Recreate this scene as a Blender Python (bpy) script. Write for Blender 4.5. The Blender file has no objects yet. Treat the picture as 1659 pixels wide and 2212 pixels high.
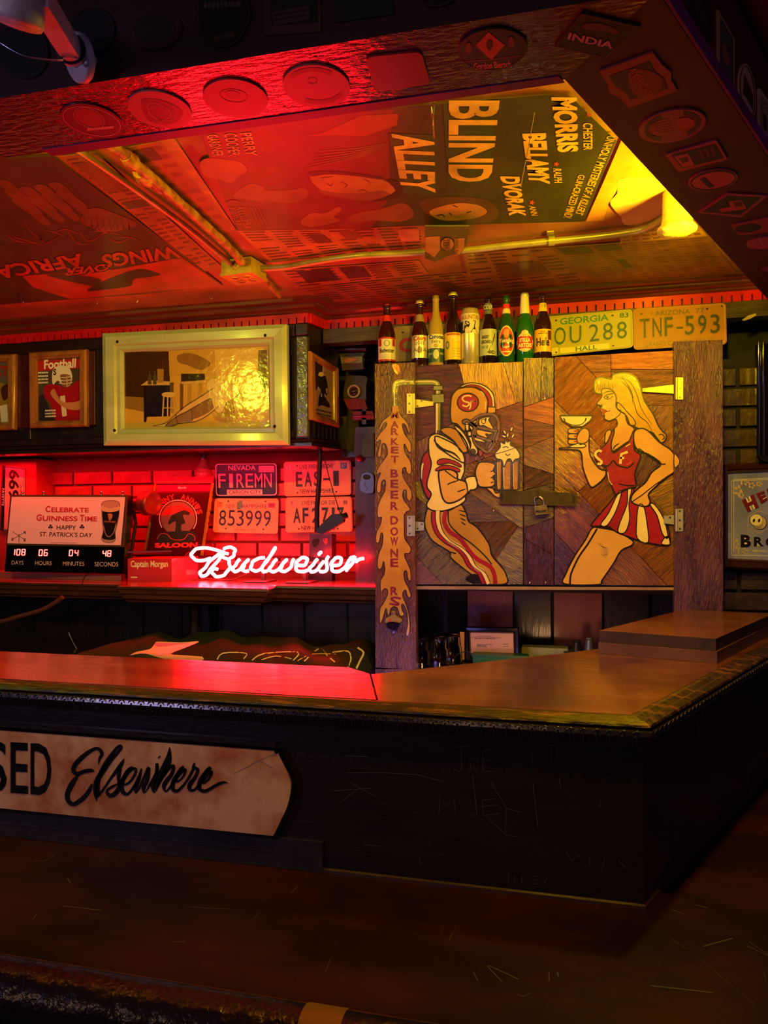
import bpy, math, random
from math import sin, cos, pi, radians, atan2, hypot
from mathutils import Vector, Matrix

SC = bpy.context.scene
COL = SC.collection
V3 = Vector
# ------------------------------------------------------------------ camera
W, H, FPX = 1659, 2212, 1640.0
PITCH, ROLL, YAW = radians(.19), radians(-.28), radians(14.08)
fw = V3((-sin(YAW)*cos(PITCH), cos(YAW)*cos(PITCH), sin(PITCH)))
r0 = V3((cos(YAW), sin(YAW), 0)); u0 = r0.cross(fw)
rt = cos(ROLL)*r0 + sin(ROLL)*u0
up = -sin(ROLL)*r0 + cos(ROLL)*u0
EYE = V3((0, 0, 1.65))
cd = bpy.data.cameras.new('camera'); cam = bpy.data.objects.new('camera', cd); COL.objects.link(cam)
cam.matrix_world = Matrix(((rt.x, up.x, -fw.x, EYE.x), (rt.y, up.y, -fw.y, EYE.y), (rt.z, up.z, -fw.z, EYE.z), (0, 0, 0, 1)))
cd.sensor_fit = 'HORIZONTAL'; cd.sensor_width = 36; cd.lens = 36*FPX/W; cd.clip_start = .02
SC.camera = cam
SC.view_settings.view_transform = 'Standard'; SC.view_settings.look = 'None'
SC.view_settings.exposure = 0.0; SC.view_settings.gamma = 1.0; SC.view_settings.use_curve_mapping = False
wd = bpy.data.worlds.new('world'); SC.world = wd; wd.use_nodes = True
wd.node_tree.nodes['Background'].inputs[0].default_value = (.55, .45, .75, 1)
wd.node_tree.nodes['Background'].inputs[1].default_value = .004

def lamp(name, kind, loc, power, colour, size=.05, target=None, sizey=None, spot=None):
    l = bpy.data.lights.new(name, kind); l.energy = power; l.color = colour
    if kind == 'AREA':
        l.size = size
        if sizey: l.shape = 'RECTANGLE'; l.size_y = sizey
    else: l.shadow_soft_size = size
    if kind == 'SPOT': l.spot_size = radians(spot or 90); l.spot_blend = .6
    o = bpy.data.objects.new(name, l); COL.objects.link(o); o.location = loc
    if target is not None:
        o.rotation_euler = (V3(target)-V3(loc)).to_track_quat('-Z', 'Y').to_euler()
    return o

YELLOW = (1, .66, .010); LIME = (.80, 1, .05); RED = (1, .001, .008); COOL = (.62, .42, 1)
lamp('ceiling_bulb_light', 'POINT', (.335, 1.94, 2.335), 40, YELLOW, .03)
lamp('corner_bulb_light', 'POINT', (-.03, 1.114, 2.435), 34, YELLOW, .006)
lamp('beam_bulb_light', 'POINT', (-1.02, 1.112, 2.435), 14, YELLOW, .005)
lamp('left_bulb_light', 'POINT', (-2.0, 1.112, 2.44), 18, LIME, .005)
lamp('neon_sign_light', 'AREA', (-1.20, 3.0, 1.45), 22, RED, .9, (-1.1, 2.0, 1.75), .12)
lamp('alcove_tube_light', 'AREA', (-1.95, 3.0, 1.895), 13, RED, 1.6, (-1.95, 3.1, 1.3), .1)
lamp('underbar_fill_light', 'AREA', (-1.35, 2.2, .95), 15, RED, 1.0, (-1.35, 2.3, 2.4), .2)  # added red uplight for ceiling and cornice, no neon under the bar
lamp('room_window_light', 'AREA', (3.4, -1.6, 2.2), 14, COOL, 1.0, (1.2, 2.6, 1.6), 1.2)
lamp('room_bulb_light', 'AREA', (-.5, -1.4, 2.2), 3.2, (1, .56, .34), .5, (-.7, 1.6, 1.1))
lamp('doorway_light', 'AREA', (-2.4, -1.0, 1.9), 14, (.62, .5, 1), .5, (-.6, 1.4, 1.1))
lamp('bar_fluorescent_light', 'AREA', (-.62, 2.25, 1.0), 1.5, (.34, .22, 1), .35, (-.55, 2.7, 1.45))

lamp('warm_fill_light', 'POINT', (-.15, 2.25, 1.02), 3.5, (1, .5, .2), .05)  # added lamp that warms the back boards; no cooler stands here
# ------------------------------------------------------------------ picture rays onto planes of the room
def ray(x, y): return fw + rt*((x-829.5)/FPX) - up*((y-1106)/FPX)
class Plane:
    def __init__(s, p, n):
        s.p = V3(p); s.n = V3(n).normalized()
        if s.n.dot(EYE-s.p) < 0: s.n = -s.n
    def __call__(s, x, y, off=0.0):
        d = ray(x, y); t = (s.p-EYE).dot(s.n)/d.dot(s.n)
        return EYE + d*t + s.n*off
def PY(y): return Plane((0, y, 0), (0, 1, 0))
def PZ(z): return Plane((0, 0, z), (0, 0, 1))
def zm(x0, y0, s): return lambda pts: [(x0+p[0]/s, y0+p[1]/s) for p in pts]

def smooth(pts, n=5, closed=True):
    out = []; N = len(pts); rng = N if closed else N-1
    for i in range(rng):
        if closed: p0, p1, p2, p3 = pts[i-1], pts[i], pts[(i+1) % N], pts[(i+2) % N]
        else: p0, p1, p2, p3 = pts[max(i-1, 0)], pts[i], pts[i+1], pts[min(i+2, N-1)]
        for k in range(n):
            t = k/n; t2 = t*t; t3 = t2*t
            out.append(tuple(.5*((2*p1[j]) + (-p0[j]+p2[j])*t + (2*p0[j]-5*p1[j]+4*p2[j]-p3[j])*t2 + (-p0[j]+3*p1[j]-3*p2[j]+p3[j])*t3) for j in range(len(p1))))
    if not closed: out.append(tuple(pts[-1]))
    return out
def ell(cx, cy, rx, ry, rot=0, n=28, a0=0, a1=360):
    c, s = cos(radians(rot)), sin(radians(rot)); o = []
    full = abs(a1-a0) >= 360
    for i in range(n if full else n+1):
        a = radians(a0+(a1-a0)*i/n); x, y = rx*cos(a), ry*sin(a)
        o.append((cx+x*c-y*s, cy+x*s+y*c))
    return o

# ------------------------------------------------------------------ materials
def lin(h):
    h = h.lstrip('#'); v = [int(h[i:i+2], 16)/255 for i in (0, 2, 4)]
    return tuple(c/12.92 if c <= .04045 else ((c+.055)/1.055)**2.4 for c in v)+(1,)
MATS = {}
def mat(key, col, rough=.5, metal=0.0, col2=None, scale=8.0, stretch=(1, 1, 1), rot=(0, 0, 0), bump=0.0, bscale=None, bdist=.002,
        coat=0.0, emit=None, estr=0.0, trans=0.0, ior=1.45, spec=.5, detail=5, lo=.35, hi=.65, rvar=0.0, wave=0.0, alpha=1.0, coords='Object'):
    if key in MATS: return MATS[key]
    m = bpy.data.materials.new(key); m.use_nodes = True; nt = m.node_tree; N = nt.nodes; L = nt.links
    b = N['Principled BSDF']
    b.inputs['Base Color'].default_value = lin(col); b.inputs['Roughness'].default_value = rough
    b.inputs['Metallic'].default_value = metal; b.inputs['Specular IOR Level'].default_value = spec
    b.inputs['IOR'].default_value = ior
    if coat: b.inputs['Coat Weight'].default_value = coat; b.inputs['Coat Roughness'].default_value = .12
    if trans: b.inputs['Transmission Weight'].default_value = trans
    if alpha < 1: b.inputs['Alpha'].default_value = alpha
    if emit: b.inputs['Emission Color'].default_value = lin(emit); b.inputs['Emission Strength'].default_value = estr
    if col2 or bump or rvar:
        tc = N.new('ShaderNodeTexCoord'); mp = N.new('ShaderNodeMapping'); L.new(tc.outputs[coords], mp.inputs[0])
        mp.inputs['Scale'].default_value = stretch; mp.inputs['Rotation'].default_value = rot
        # rotate first, then stretch
        m2 = N.new('ShaderNodeMapping'); mp.inputs['Scale'].default_value = (1, 1, 1); m2.inputs['Scale'].default_value = stretch
        L.new(mp.outputs[0], m2.inputs[0])
        nz = N.new('ShaderNodeTexNoise'); nz.inputs['Scale'].default_value = scale; nz.inputs['Detail'].default_value = detail
        nz.inputs['Roughness'].default_value = .62
        L.new(m2.outputs[0], nz.inputs['Vector'])
        if col2:
            rp = N.new('ShaderNodeValToRGB'); rp.color_ramp.elements[0].position = lo; rp.color_ramp.elements[1].position = hi
            rp.color_ramp.elements[0].color = lin(col); rp.color_ramp.elements[1].color = lin(col2)
            L.new(nz.outputs['Fac'], rp.inputs[0]); L.new(rp.outputs[0], b.inputs['Base Color'])
        if rvar:
            mr = N.new('ShaderNodeMapRange'); mr.inputs['To Min'].default_value = max(0, rough-rvar); mr.inputs['To Max'].default_value = rough+rvar
            L.new(nz.outputs['Fac'], mr.inputs['Value']); L.new(mr.outputs[0], b.inputs['Roughness'])
        if bump:
            n2 = N.new('ShaderNodeTexNoise'); n2.inputs['Scale'].default_value = bscale or scale*2; n2.inputs['Detail'].default_value = 4
            L.new(m2.outputs[0], n2.inputs['Vector'])
            bp = N.new('ShaderNodeBump'); bp.inputs['Strength'].default_value = bump; bp.inputs['Distance'].default_value = bdist
            h = n2.outputs['Fac']
            if wave:
                wv = N.new('ShaderNodeTexWave'); wv.inputs['Scale'].default_value = wave; wv.inputs['Distortion'].default_value = 3
                wv.inputs['Detail'].default_value = 2; wv.bands_direction = 'X'
                L.new(mp.outputs[0], wv.inputs['Vector'])
                ad = N.new('ShaderNodeMath'); ad.operation = 'ADD'; L.new(n2.outputs['Fac'], ad.inputs[0]); L.new(wv.outputs['Fac'], ad.inputs[1]); h = ad.outputs[0]
            L.new(h, bp.inputs['Height']); L.new(bp.outputs[0], b.inputs['Normal'])
            if coat: L.new(bp.outputs[0], b.inputs['Coat Normal'])
    MATS[key] = m; return m
def paint(h, rough=.35, **k): return mat('paint_'+h.strip('#')+('' if rough == .35 else '_%d' % int(rough*100)), h, rough, **k)
def glow(h, s): return mat('glow_%s_%g' % (h.strip('#'), s), h, .5, emit=h, estr=s)

# ------------------------------------------------------------------ mesh collector
TXT = {}
def textmesh(s, bold=0.0, res=3):
    k = (s, bold, res)
    if k in TXT: return TXT[k]
    c = bpy.data.curves.new('t', 'FONT'); c.body = s; c.size = 1; c.offset = bold; c.resolution_u = res; c.fill_mode = 'FRONT'
    o = bpy.data.objects.new('t', c); COL.objects.link(o)
    dg = bpy.context.evaluated_depsgraph_get(); dg.update()
    me = bpy.data.meshes.new_from_object(o.evaluated_get(dg))
    vs = [(v.co.x, v.co.y) for v in me.vertices]; fs = [tuple(p.vertices) for p in me.polygons]
    xs = [v[0] for v in vs]; ys = [v[1] for v in vs]
    x0, x1, y0, y1 = min(xs), max(xs), min(ys), max(ys)
    vs = [((x-x0)/((x1-x0) or 1), (y-y0)/((y1-y0) or 1)) for x, y in vs]
    bpy.data.meshes.remove(me); bpy.data.objects.remove(o); bpy.data.curves.remove(c)
    TXT[k] = (vs, fs); return TXT[k]

class MB:
    def __init__(s): s.v = []; s.f = []; s.m = []; s.sm = []; s.mats = []
    def mi(s, m):
        if m not in s.mats: s.mats.append(m)
        return s.mats.index(m)
    def add(s, vs, fs, m, sm=False):
        b = len(s.v); s.v += [V3(v) for v in vs]; k = s.mi(m)
        for f in fs: s.f.append(tuple(b+i for i in f)); s.m.append(k); s.sm.append(sm)
        return s
    def box(s, x0, x1, y0, y1, z0, z1, m, bev=0.0):
        if not bev:
            vs = [(x, y, z) for x in (x0, x1) for y in (y0, y1) for z in (z0, z1)]
            return s.add(vs, [(0, 1, 3, 2), (4, 6, 7, 5), (0, 4, 5, 1), (2, 3, 7, 6), (0, 2, 6, 4), (1, 5, 7, 3)], m)
        b = bev; vs = []
        for x, sx in ((x0, 1), (x1, -1)):
            for y, sy in ((y0, 1), (y1, -1)):
                for z, sz in ((z0, 1), (z1, -1)):
                    vs += [(x, y+sy*b, z+sz*b), (x+sx*b, y, z+sz*b), (x+sx*b, y+sy*b, z)]
        # corner index c=4*ix+2*iy+iz ; each has 3 verts: x-face,y-face,z-face
        g = lambda ix, iy, iz, k: 3*(4*ix+2*iy+iz)+k
        F = []
        for ix in (0, 1): F.append([g(ix, 0, 0, 0), g(ix, 0, 1, 0), g(ix, 1, 1, 0), g(ix, 1, 0, 0)][::(1 if ix == 0 else -1)])
        for iy in (0, 1): F.append([g(0, iy, 0, 1), g(1, iy, 0, 1), g(1, iy, 1, 1), g(0, iy, 1, 1)][::(1 if iy == 0 else -1)])
        for iz in (0, 1): F.append([g(0, 0, iz, 2), g(0, 1, iz, 2), g(1, 1, iz, 2), g(1, 0, iz, 2)][::(1 if iz == 0 else -1)])
        for iz in (0, 1):
            for ix in (0, 1): F.append([g(ix, 0, iz, 0), g(ix, 1, iz, 0), g(ix, 1, iz, 2), g(ix, 0, iz, 2)])
            for iy in (0, 1): F.append([g(0, iy, iz, 1), g(1, iy, iz, 1), g(1, iy, iz, 2), g(0, iy, iz, 2)])
        for ix in (0, 1):
            for iy in (0, 1): F.append([g(ix, iy, 0, 0), g(ix, iy, 1, 0), g(ix, iy, 1, 1), g(ix, iy, 0, 1)])
        for ix in (0, 1):
            for iy in (0, 1):
                for iz in (0, 1): F.append([g(ix, iy, iz, 0), g(ix, iy, iz, 1), g(ix, iy, iz, 2)])
        return s.add(vs, [tuple(f) for f in F], m)
    def slab(s, pts, d, m, side=None, sm=False):
        """closed polygon of 3-D points extruded by the vector d"""
        n = len(pts); d = V3(d); vs = [V3(p) for p in pts]+[V3(p)+d for p in pts]
        s.add(vs, [tuple(range(n))], m)
        s.add(vs, [tuple(range(2*n-1, n-1, -1))]+[(i, (i+1) % n, n+(i+1) % n, n+i) for i in range(n)], side or m, sm)
        return s
    def flat(s, pts, m): return s.add(pts, [tuple(range(len(pts)))], m)
    def pic(s, pl, pts, m, off=.0006): return s.flat([pl(x, y, off) for x, y in pts], m)
    def picslab(s, pl, pts, th, m, off=0.0, side=None):
        return s.slab([pl(x, y, off+th) for x, y in pts], -pl.n*th, m, side)
    def ribbon(s, P, pts, w, m, off=.001, closed=False):
        """flat stroke in picture units laid on a surface P(x, y, off); w may be a list"""
        n = len(pts)
        if not isinstance(w, (list, tuple)): w = [w]*n
        a, b = [], []
        for i in range(n):
            p, q = (pts[i-1], pts[(i+1) % n]) if closed else (pts[max(i-1, 0)], pts[min(i+1, n-1)])
            dx, dy = q[0]-p[0], q[1]-p[1]; L = hypot(dx, dy) or 1; nx, ny = -dy/L*w[i]/2, dx/L*w[i]/2
            a.append(P(pts[i][0]+nx, pts[i][1]+ny, off)); b.append(P(pts[i][0]-nx, pts[i][1]-ny, off))
        return s.add(a+b, [(i, (i+1) % n, n+(i+1) % n, n+i) for i in range(n if closed else n-1)], m)
    def text(s, t, fn, m, bold=0.0, res=3):
        vs, fs = textmesh(t, bold, res)
        return s.add([fn(u, v) for u, v in vs], fs, m)
    def textq(s, t, P, q, m, off=.0012, bold=0.0, res=3):
        """text filling the picture quad q = TL, TR, BR, BL of the words"""
        A = [V3(P(x, y, off)) for x, y in q]
        def fn(u, v): return (A[0]*(1-u)+A[1]*u)*v + (A[3]*(1-u)+A[2]*u)*(1-v)
        return s.text(t, fn, m, bold, res)
    def tube(s, pts, r, m, n=8, closed=False, caps=True, sm=True):
        pts = [V3(p) for p in pts]; N = len(pts); R = r if isinstance(r, (list, tuple)) else [r]*N; vs = []
        T0 = (pts[1]-pts[0]).normalized(); a = V3((0, 0, 1)) if abs(T0.z) < .9 else V3((1, 0, 0)); U = T0.cross(a).normalized()
        for i in range(N):
            p, q = (pts[i-1], pts[(i+1) % N]) if closed else (pts[max(i-1, 0)], pts[min(i+1, N-1)])
            T = (q-p).normalized(); U = (U-T*U.dot(T)).normalized(); B = T.cross(U)
            for k in range(n): vs.append(pts[i]+(U*cos(2*pi*k/n)+B*sin(2*pi*k/n))*R[i])
        fs = [(i*n+k, i*n+(k+1) % n, ((i+1) % N)*n+(k+1) % n, ((i+1) % N)*n+k) for i in range(N if closed else N-1) for k in range(n)]
        s.add(vs, fs, m, sm)
        if caps and not closed: s.add(vs, [tuple(range(n-1, -1, -1)), tuple(range((N-1)*n, N*n))], m)
        return s
    def lathe(s, prof, c, m, n=20, axis=(0, 0, 1), sm=True, a0=0, a1=360):
        c = V3(c); ax = V3(axis).normalized(); a = V3((1, 0, 0)) if abs(ax.x) < .9 else V3((0, 1, 0))
        U = (a-ax*a.dot(ax)).normalized(); B = ax.cross(U); full = a1-a0 >= 360; nn = n if full else n+1; vs = []
        for r, z in prof:
            for k in range(nn):
                t = radians(a0+(a1-a0)*k/n); vs.append(c+ax*z+(U*cos(t)+B*sin(t))*r)
        fs = [(i*nn+k, i*nn+(k+1) % nn, (i+1)*nn+(k+1) % nn, (i+1)*nn+k) for i in range(len(prof)-1) for k in range(n)]
        return s.add(vs, fs, m, sm)
    def sphere(s, c, r, m, n=12, sc=(1, 1, 1)):
        c = V3(c); vs = []; k = n//2
        for i in range(k+1):
            for j in range(n):
                t, p = pi*i/k, 2*pi*j/n; vs.append(c+V3((r*sc[0]*sin(t)*cos(p), r*sc[1]*sin(t)*sin(p), r*sc[2]*cos(t))))
        return s.add(vs, [(i*n+j, i*n+(j+1) % n, (i+1)*n+(j+1) % n, (i+1)*n+j) for i in range(k) for j in range(n)], m, True)
    def build(s, name, parent=None, **props):
        me = bpy.data.meshes.new(name)
        if parent is not None: o0 = wloc(parent)
        else:
            xs = [v.x for v in s.v]; ys = [v.y for v in s.v]; zs = [v.z for v in s.v]
            o0 = V3(((min(xs)+max(xs))/2, (min(ys)+max(ys))/2, min(zs)))
        me.from_pydata([v-o0 for v in s.v], [], s.f)
        for m in s.mats: me.materials.append(m)
        me.polygons.foreach_set('material_index', s.m); me.polygons.foreach_set('use_smooth', s.sm)
        me.validate(); me.update()
        o = bpy.data.objects.new(name, me); COL.objects.link(o)
        if parent is not None: o.parent = parent; WL[o.name] = o0
        else: o.location = o0; WL[o.name] = o0
        for k, v in props.items(): o[k] = v
        return o
WL = {}
def wloc(o): return WL[o.name]
def thing(name, loc, label, cat, group=None):
    o = bpy.data.objects.new(name, None); COL.objects.link(o); o.location = loc; o.empty_display_size = .05
    WL[o.name] = V3(loc); o['label'] = label; o['category'] = cat
    if group: o['group'] = group
    return o
def tag(o, label, cat, group=None):
    o['label'] = label; o['category'] = cat
    if group: o['group'] = group
    return o
def struct(mb, name): return mb.build(name, kind='structure')
rnd = random.Random(7)
# ------------------------------------------------------------------ shared surfaces
ZC, ZL, ZB, ZU, ZS = 2.48, 1.27, .923, 2.265, 1.367      # ceiling, ledge, lower bar, beam underside, back shelf
M_dark = mat('stained_dark_wood', '#1a0d0b', .32, col2='#2a1511', scale=5, stretch=(1, 6, 6), bump=.25, bscale=20, coat=.3)
M_darkv = mat('dark_panel_wood', '#120a08', .35, col2='#221410', scale=5, stretch=(6, 6, 1), bump=.3, bscale=16, coat=.25)
M_brown = mat('varnished_brown_wood', '#3a1c10', .28, col2='#5c2f18', scale=4, stretch=(1, 8, 8), bump=.15, bscale=14, coat=.5)
M_cornice = mat('cornice_wood', '#4a2212', .3, col2='#6b3a1c', scale=4, stretch=(1, 9, 9), bump=.15, bscale=10, coat=.5)
M_redpaint = mat('red_enamel_trim', '#d41420', .3, col2='#b00c18', scale=9, coat=.2, bump=.05)
M_redwall = mat('red_painted_plaster', '#b0262a', .45, col2='#8e181d', scale=5, bump=.2, bscale=30)
M_redbrick = mat('red_painted_brick', '#b02a2a', .38, col2='#8a1a1c', scale=14, bump=.5, bscale=40, bdist=.002)
M_mortar = mat('dark_mortar', '#7c1c1e', .8, bump=.4, scale=30)
M_pbrick = mat('maroon_brick', '#4b3436', .35, col2='#2c1a1c', scale=12, bump=.7, bscale=40, bdist=.003, coat=.2)
M_pmortar = mat('black_mortar', '#120b0c', .8)
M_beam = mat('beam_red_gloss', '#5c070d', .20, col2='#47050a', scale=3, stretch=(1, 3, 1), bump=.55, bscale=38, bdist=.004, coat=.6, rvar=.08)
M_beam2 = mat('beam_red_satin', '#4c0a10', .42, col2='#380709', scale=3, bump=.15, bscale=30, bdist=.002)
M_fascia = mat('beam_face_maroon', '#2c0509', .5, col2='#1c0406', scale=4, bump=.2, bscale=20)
M_purple = mat('purple_lip_paint', '#7a1c6a', .45, col2='#521040', scale=10)
M_paper = mat('varnished_ceiling_paper', '#a87a3c', .5, col2='#83501f', scale=5, bump=.25, bscale=9, bdist=.004)
M_bare = mat('bare_plaster', '#d9b877', .45, col2='#b58a4c', scale=4, bump=.3, bscale=7, bdist=.004)
M_black = mat('matt_black', '#050405', .6)
M_blackg = mat('gloss_black', '#070506', .18, coat=.3)
M_ink = mat('printed_black', '#0b0807', .35)
M_chrome = mat('worn_chrome', '#b9b6b4', .22, 1.0)
M_brass = mat('yellowed_brass', '#a07a2a', .45, .5, col2='#a87b22', scale=20, bump=.1)
M_steel = mat('dull_steel', '#9a9590', .35, 1.0, col2='#6f6a66', scale=20)
M_white = mat('printed_white', '#e8dcc4', .4)
M_glass = mat('clear_glass', '#ffffff', .03, trans=1.0, ior=1.45)

def offs_path(path, d):
    out = []; n = len(path)
    N = []
    for i in range(n-1):
        dx, dy = path[i+1][0]-path[i][0], path[i+1][1]-path[i][1]; L = hypot(dx, dy); N.append((dy/L, -dx/L))
    for i, p in enumerate(path):
        a = N[max(i-1, 0)]; b = N[min(i, n-2)]; k = 1+a[0]*b[0]+a[1]*b[1]
        m = ((a[0]+b[0])/k, (a[1]+b[1])/k); out.append((p[0]+m[0]*d, p[1]+m[1]*d))
    return out
def sweep(mb, path, prof, m, sm=False, caps=True):
    rows = [offs_path(path, d) for d, z in prof]; n = len(path); k = len(prof); vs = []
    for j, (d, z) in enumerate(prof): vs += [(x, y, z) for x, y in rows[j]]
    fs = [(j*n+i, j*n+i+1, (j+1)*n+i+1, (j+1)*n+i) for j in range(k-1) for i in range(n-1)]
    mb.add(vs, fs, m, sm)
    if caps: mb.add(vs, [tuple(j*n for j in range(k)), tuple(j*n+n-1 for j in range(k))], m)
    return mb

# ------------------------------------------------------------------ room shell
struct(MB().box(-4.2, 3.9, -3.2, 3.6, -.1, 0, mat('floor_boards', '#1d120d', .5, col2='#100a08', scale=4)), 'floor')
struct(MB().box(-3.4, 1.7, 1.02, 3.5, ZC, ZC+.1, M_paper), 'ceiling')
struct(MB().box(-4.2, 3.9, -3.2, 3.6, ZC+.11, ZC+.2, mat('outer_ceiling_black', '#0b0506', .7)), 'ceiling_outer')
struct(MB().box(-4.2, 3.9, -3.3, -3.2, 0, ZC+.2, M_darkv), 'wall_front')
struct(MB().box(-4.3, -4.2, -3.3, 3.6, 0, ZC+.2, M_darkv), 'wall_left')
struct(MB().box(3.9, 4.0, -3.3, 3.6, 0, ZC+.2, M_darkv), 'wall_right')

# back wall of the alcove, brick by brick
wb = struct(MB().box(-3.4, -.70, 3.262, 3.40, 0, ZC, M_mortar), 'wall_back')
def brick_mesh(L, h, m, d=.014):
    b = MB().box(-L/2, L/2, -d, 0, -h/2, h/2, m, .0018)
    me = bpy.data.meshes.new('brick'); me.from_pydata(b.v, [], b.f); me.materials.append(m); return me
def bricks(parent, x0, x1, z0, z1, yb, m, L=.205, h=.058, gx=.0115, gz=.0105, seed=1):
    R = random.Random(seed); o0 = wloc(parent); me = {}
    z = z0; row = 0
    while z+h <= z1+.001:
        x = x0-(.5*(L+gx) if row % 2 else 0)
        while x < x1:
            a, b = max(x, x0), min(x+L, x1)
            if b-a > .02:
                k = round(b-a, 3)
                if k not in me: me[k] = brick_mesh(k, h, m)
                o = bpy.data.objects.new('brick', me[k]); COL.objects.link(o); o.parent = parent
                o.location = V3(((a+b)/2, yb-R.uniform(0, .004), z+h/2))-o0; WL[o.name] = o0
                o.rotation_euler = (R.uniform(-.012, .012), R.uniform(-.006, .006), R.uniform(-.008, .008))
            x += L+gx
        z += h+gz; row += 1
bricks(wb, -2.60, -.87, 1.395, 1.915, 3.262, M_redbrick, seed=3)
# right-hand wall behind the cabinet post
wr = struct(MB().box(.30, 1.9, 2.935, 3.05, 0, 2.20, M_pmortar), 'wall_back_right')
bricks(wr, .47, .93, 1.16, 2.21, 2.935, M_pbrick, L=.19, h=.061, gx=.012, gz=.0115, seed=5)
# smooth red pier at the left end of the alcove
struct(MB().box(-3.4, -2.50, 3.12, 3.27, 1.33, 1.925, M_redwall), 'wall_back_pier')

# ------------------------------------------------------------------ beams of the canopy over the bar
S = V3((.4305, .9026, 0)); NS = V3((.9026, -.4305, 0))
BO = [(-3.3, .944), (.098, .944), (.098+.4241*2.4, .944+.9056*2.4)]
BI = [(-3.3, 1.104), (-.010, 1.104), (.453+.3965*.8, 2.181+.918*.8)]
fm = MB()
# two beams: underside, inner and outer faces
vs = [(x, y, ZU) for x, y in BO]+[(x, y, ZU) for x, y in BI]+[(x, y, ZC+.11) for x, y in BO]+[(x, y, ZC+.11) for x, y in BI]
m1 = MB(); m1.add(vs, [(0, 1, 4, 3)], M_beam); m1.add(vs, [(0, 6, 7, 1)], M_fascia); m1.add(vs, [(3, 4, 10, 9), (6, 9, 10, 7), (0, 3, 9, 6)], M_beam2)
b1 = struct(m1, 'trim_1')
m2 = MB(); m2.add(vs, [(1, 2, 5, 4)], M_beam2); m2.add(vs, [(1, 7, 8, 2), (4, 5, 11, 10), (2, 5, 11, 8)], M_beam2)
b2 = struct(m2, 'trim_2')
lip = MB()
lip.slab([(-.86, 1.092, ZU-.0), (-.018, 1.092, ZU), (-.01, 1.110, ZU), (-.86, 1.116, ZU)], (0, 0, -.0015), M_purple)
struct(lip, 'trim_3')
# purple edge and rounded red capping of the right beam's outer face
pe = MB(); e0 = V3((.098, .944, 0)); dd = V3((.4241, .9056, 0)); nn = V3((.9056, -.4241, 0))
pe.slab([e0+nn*.001+V3((0, 0, ZU)), e0+dd*2.4+nn*.001+V3((0, 0, ZU)), e0+dd*2.4+nn*.001+V3((0, 0, ZU+.022)), e0+nn*.001+V3((0, 0, ZU+.022))], nn*.004, M_purple)
struct(pe, 'trim_4')
cp = MB(); cp.tube([e0-dd*.1+nn*.012+V3((0, 0, ZU+.185)), e0+dd*2.4+nn*.012+V3((0, 0, ZU+.185))], .021, mat('capping_red', '#8a0a16', .35))
cp.slab([e0+nn*0+V3((0, 0, ZU+.205)), e0+dd*2.4+V3((0, 0, ZU+.205)), e0+dd*2.4+nn*.05+V3((0, 0, ZU+.222)), e0+nn*.05+V3((0, 0, ZU+.222))], (0, 0, .05), M_fascia)
struct(cp, 'trim_5')

# ------------------------------------------------------------------ cornice with its red dentil strip
CP = [(-3.3, 2.83), (-1.012, 2.83), (-.990, 2.95), (1.6, 2.95)]
co = MB(); sweep(co, CP, [(-.05, 2.443), (.012, 2.443), (.022, 2.447), (.026, 2.453), (.052, 2.455), (.062, 2.462), (.064, 2.467), (.1, 2.468), (.118, 2.474), (.122, 2.4795), (-.05, 2.4795)], M_cornice)
struct(co, 'trim_6')
ds = MB()
for i in range(3):
    (ax, ay), (bx, by) = CP[i], CP[i+1]; L = hypot(bx-ax, by-ay); ux, uy = (bx-ax)/L, (by-ay)/L; nx, ny = uy, -ux
    def bar(t0, t1, z0, z1, d0, d1, m):
        q = [(ax+ux*t+nx*d, ay+uy*t+ny*d) for t, d in ((t0, d0), (t1, d0), (t1, d1), (t0, d1))]
        ds.slab([(x, y, z0) for x, y in q], (0, 0, z1-z0), m)
    bar(0, L, 2.4285, 2.4435, -.003, .012, M_redpaint)
    t = .0 if i != 2 else .003
    while t+.0275 <= L:
        bar(t, t+.0275, 2.406, 2.4285, -.003, .012, M_redpaint); t += .0335
    if L-t > .004: bar(t, L, 2.406, 2.4285, -.003, .012, M_redpaint)
    bar(0, L, 2.40, 2.43, -.02, -.004, M_black)
struct(ds, 'trim_7')
# beam under the strip on the right section
rb = MB(); M_oldbeam = mat('old_beam_wood', '#4a3a20', .4, col2='#2c2013', scale=5, stretch=(1, 8, 8), bump=.5, bscale=16, coat=.25)
rb.box(-.985, 1.6, 2.925, 2.99, 2.345, 2.402, M_oldbeam)
rb.slab([PY(2.924)(x, y) for x, y in [(1602, 691), (1618, 681), (1632, 677), (1634, 681), (1622, 688), (1608, 693)]], (0, -.001, 0), mat('scraped_wood', '#a08a5c', .5))
struct(rb, 'trim_8')
# cavity behind the beam, its shade put into a matt black wall
struct(MB().box(-.975, 1.9, 3.20, 3.26, 1.95, 2.48, M_black), 'wall_back_upper')
# ------------------------------------------------------------------ hanging picture cabinet
hc = thing('picture_cabinet', (-2.1, 3.0, 1.92), 'long dark wall cabinet hanging above the bar back, framed pictures on its front', 'cabinet')
b = MB(); b.box(-3.3, -1.012, 2.838, 3.26, 1.935, 2.402, M_darkv)
b.slab([(-1.012, 2.838, 1.935), (-.962, 3.05, 1.935), (-.950, 3.25, 1.935), (-1.012, 3.25, 1.935)], (0, 0, .467), M_darkv)
b.build('body', hc)
b = MB(); sweep(b, [(-3.3, 2.838), (-1.012, 2.838), (-.962, 3.05)], [(0, 1.955), (.008, 1.952), (.012, 1.945), (.006, 1.938), (.014, 1.934), (.014, 1.922), (-.06, 1.920)], M_dark)
b.build('bottom_moulding', hc)
b = MB(); b.box(-3.3, -1.068, 2.826, 2.838, 2.357, 2.402, M_dark, .002); b.build('top_rail', hc)
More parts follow.
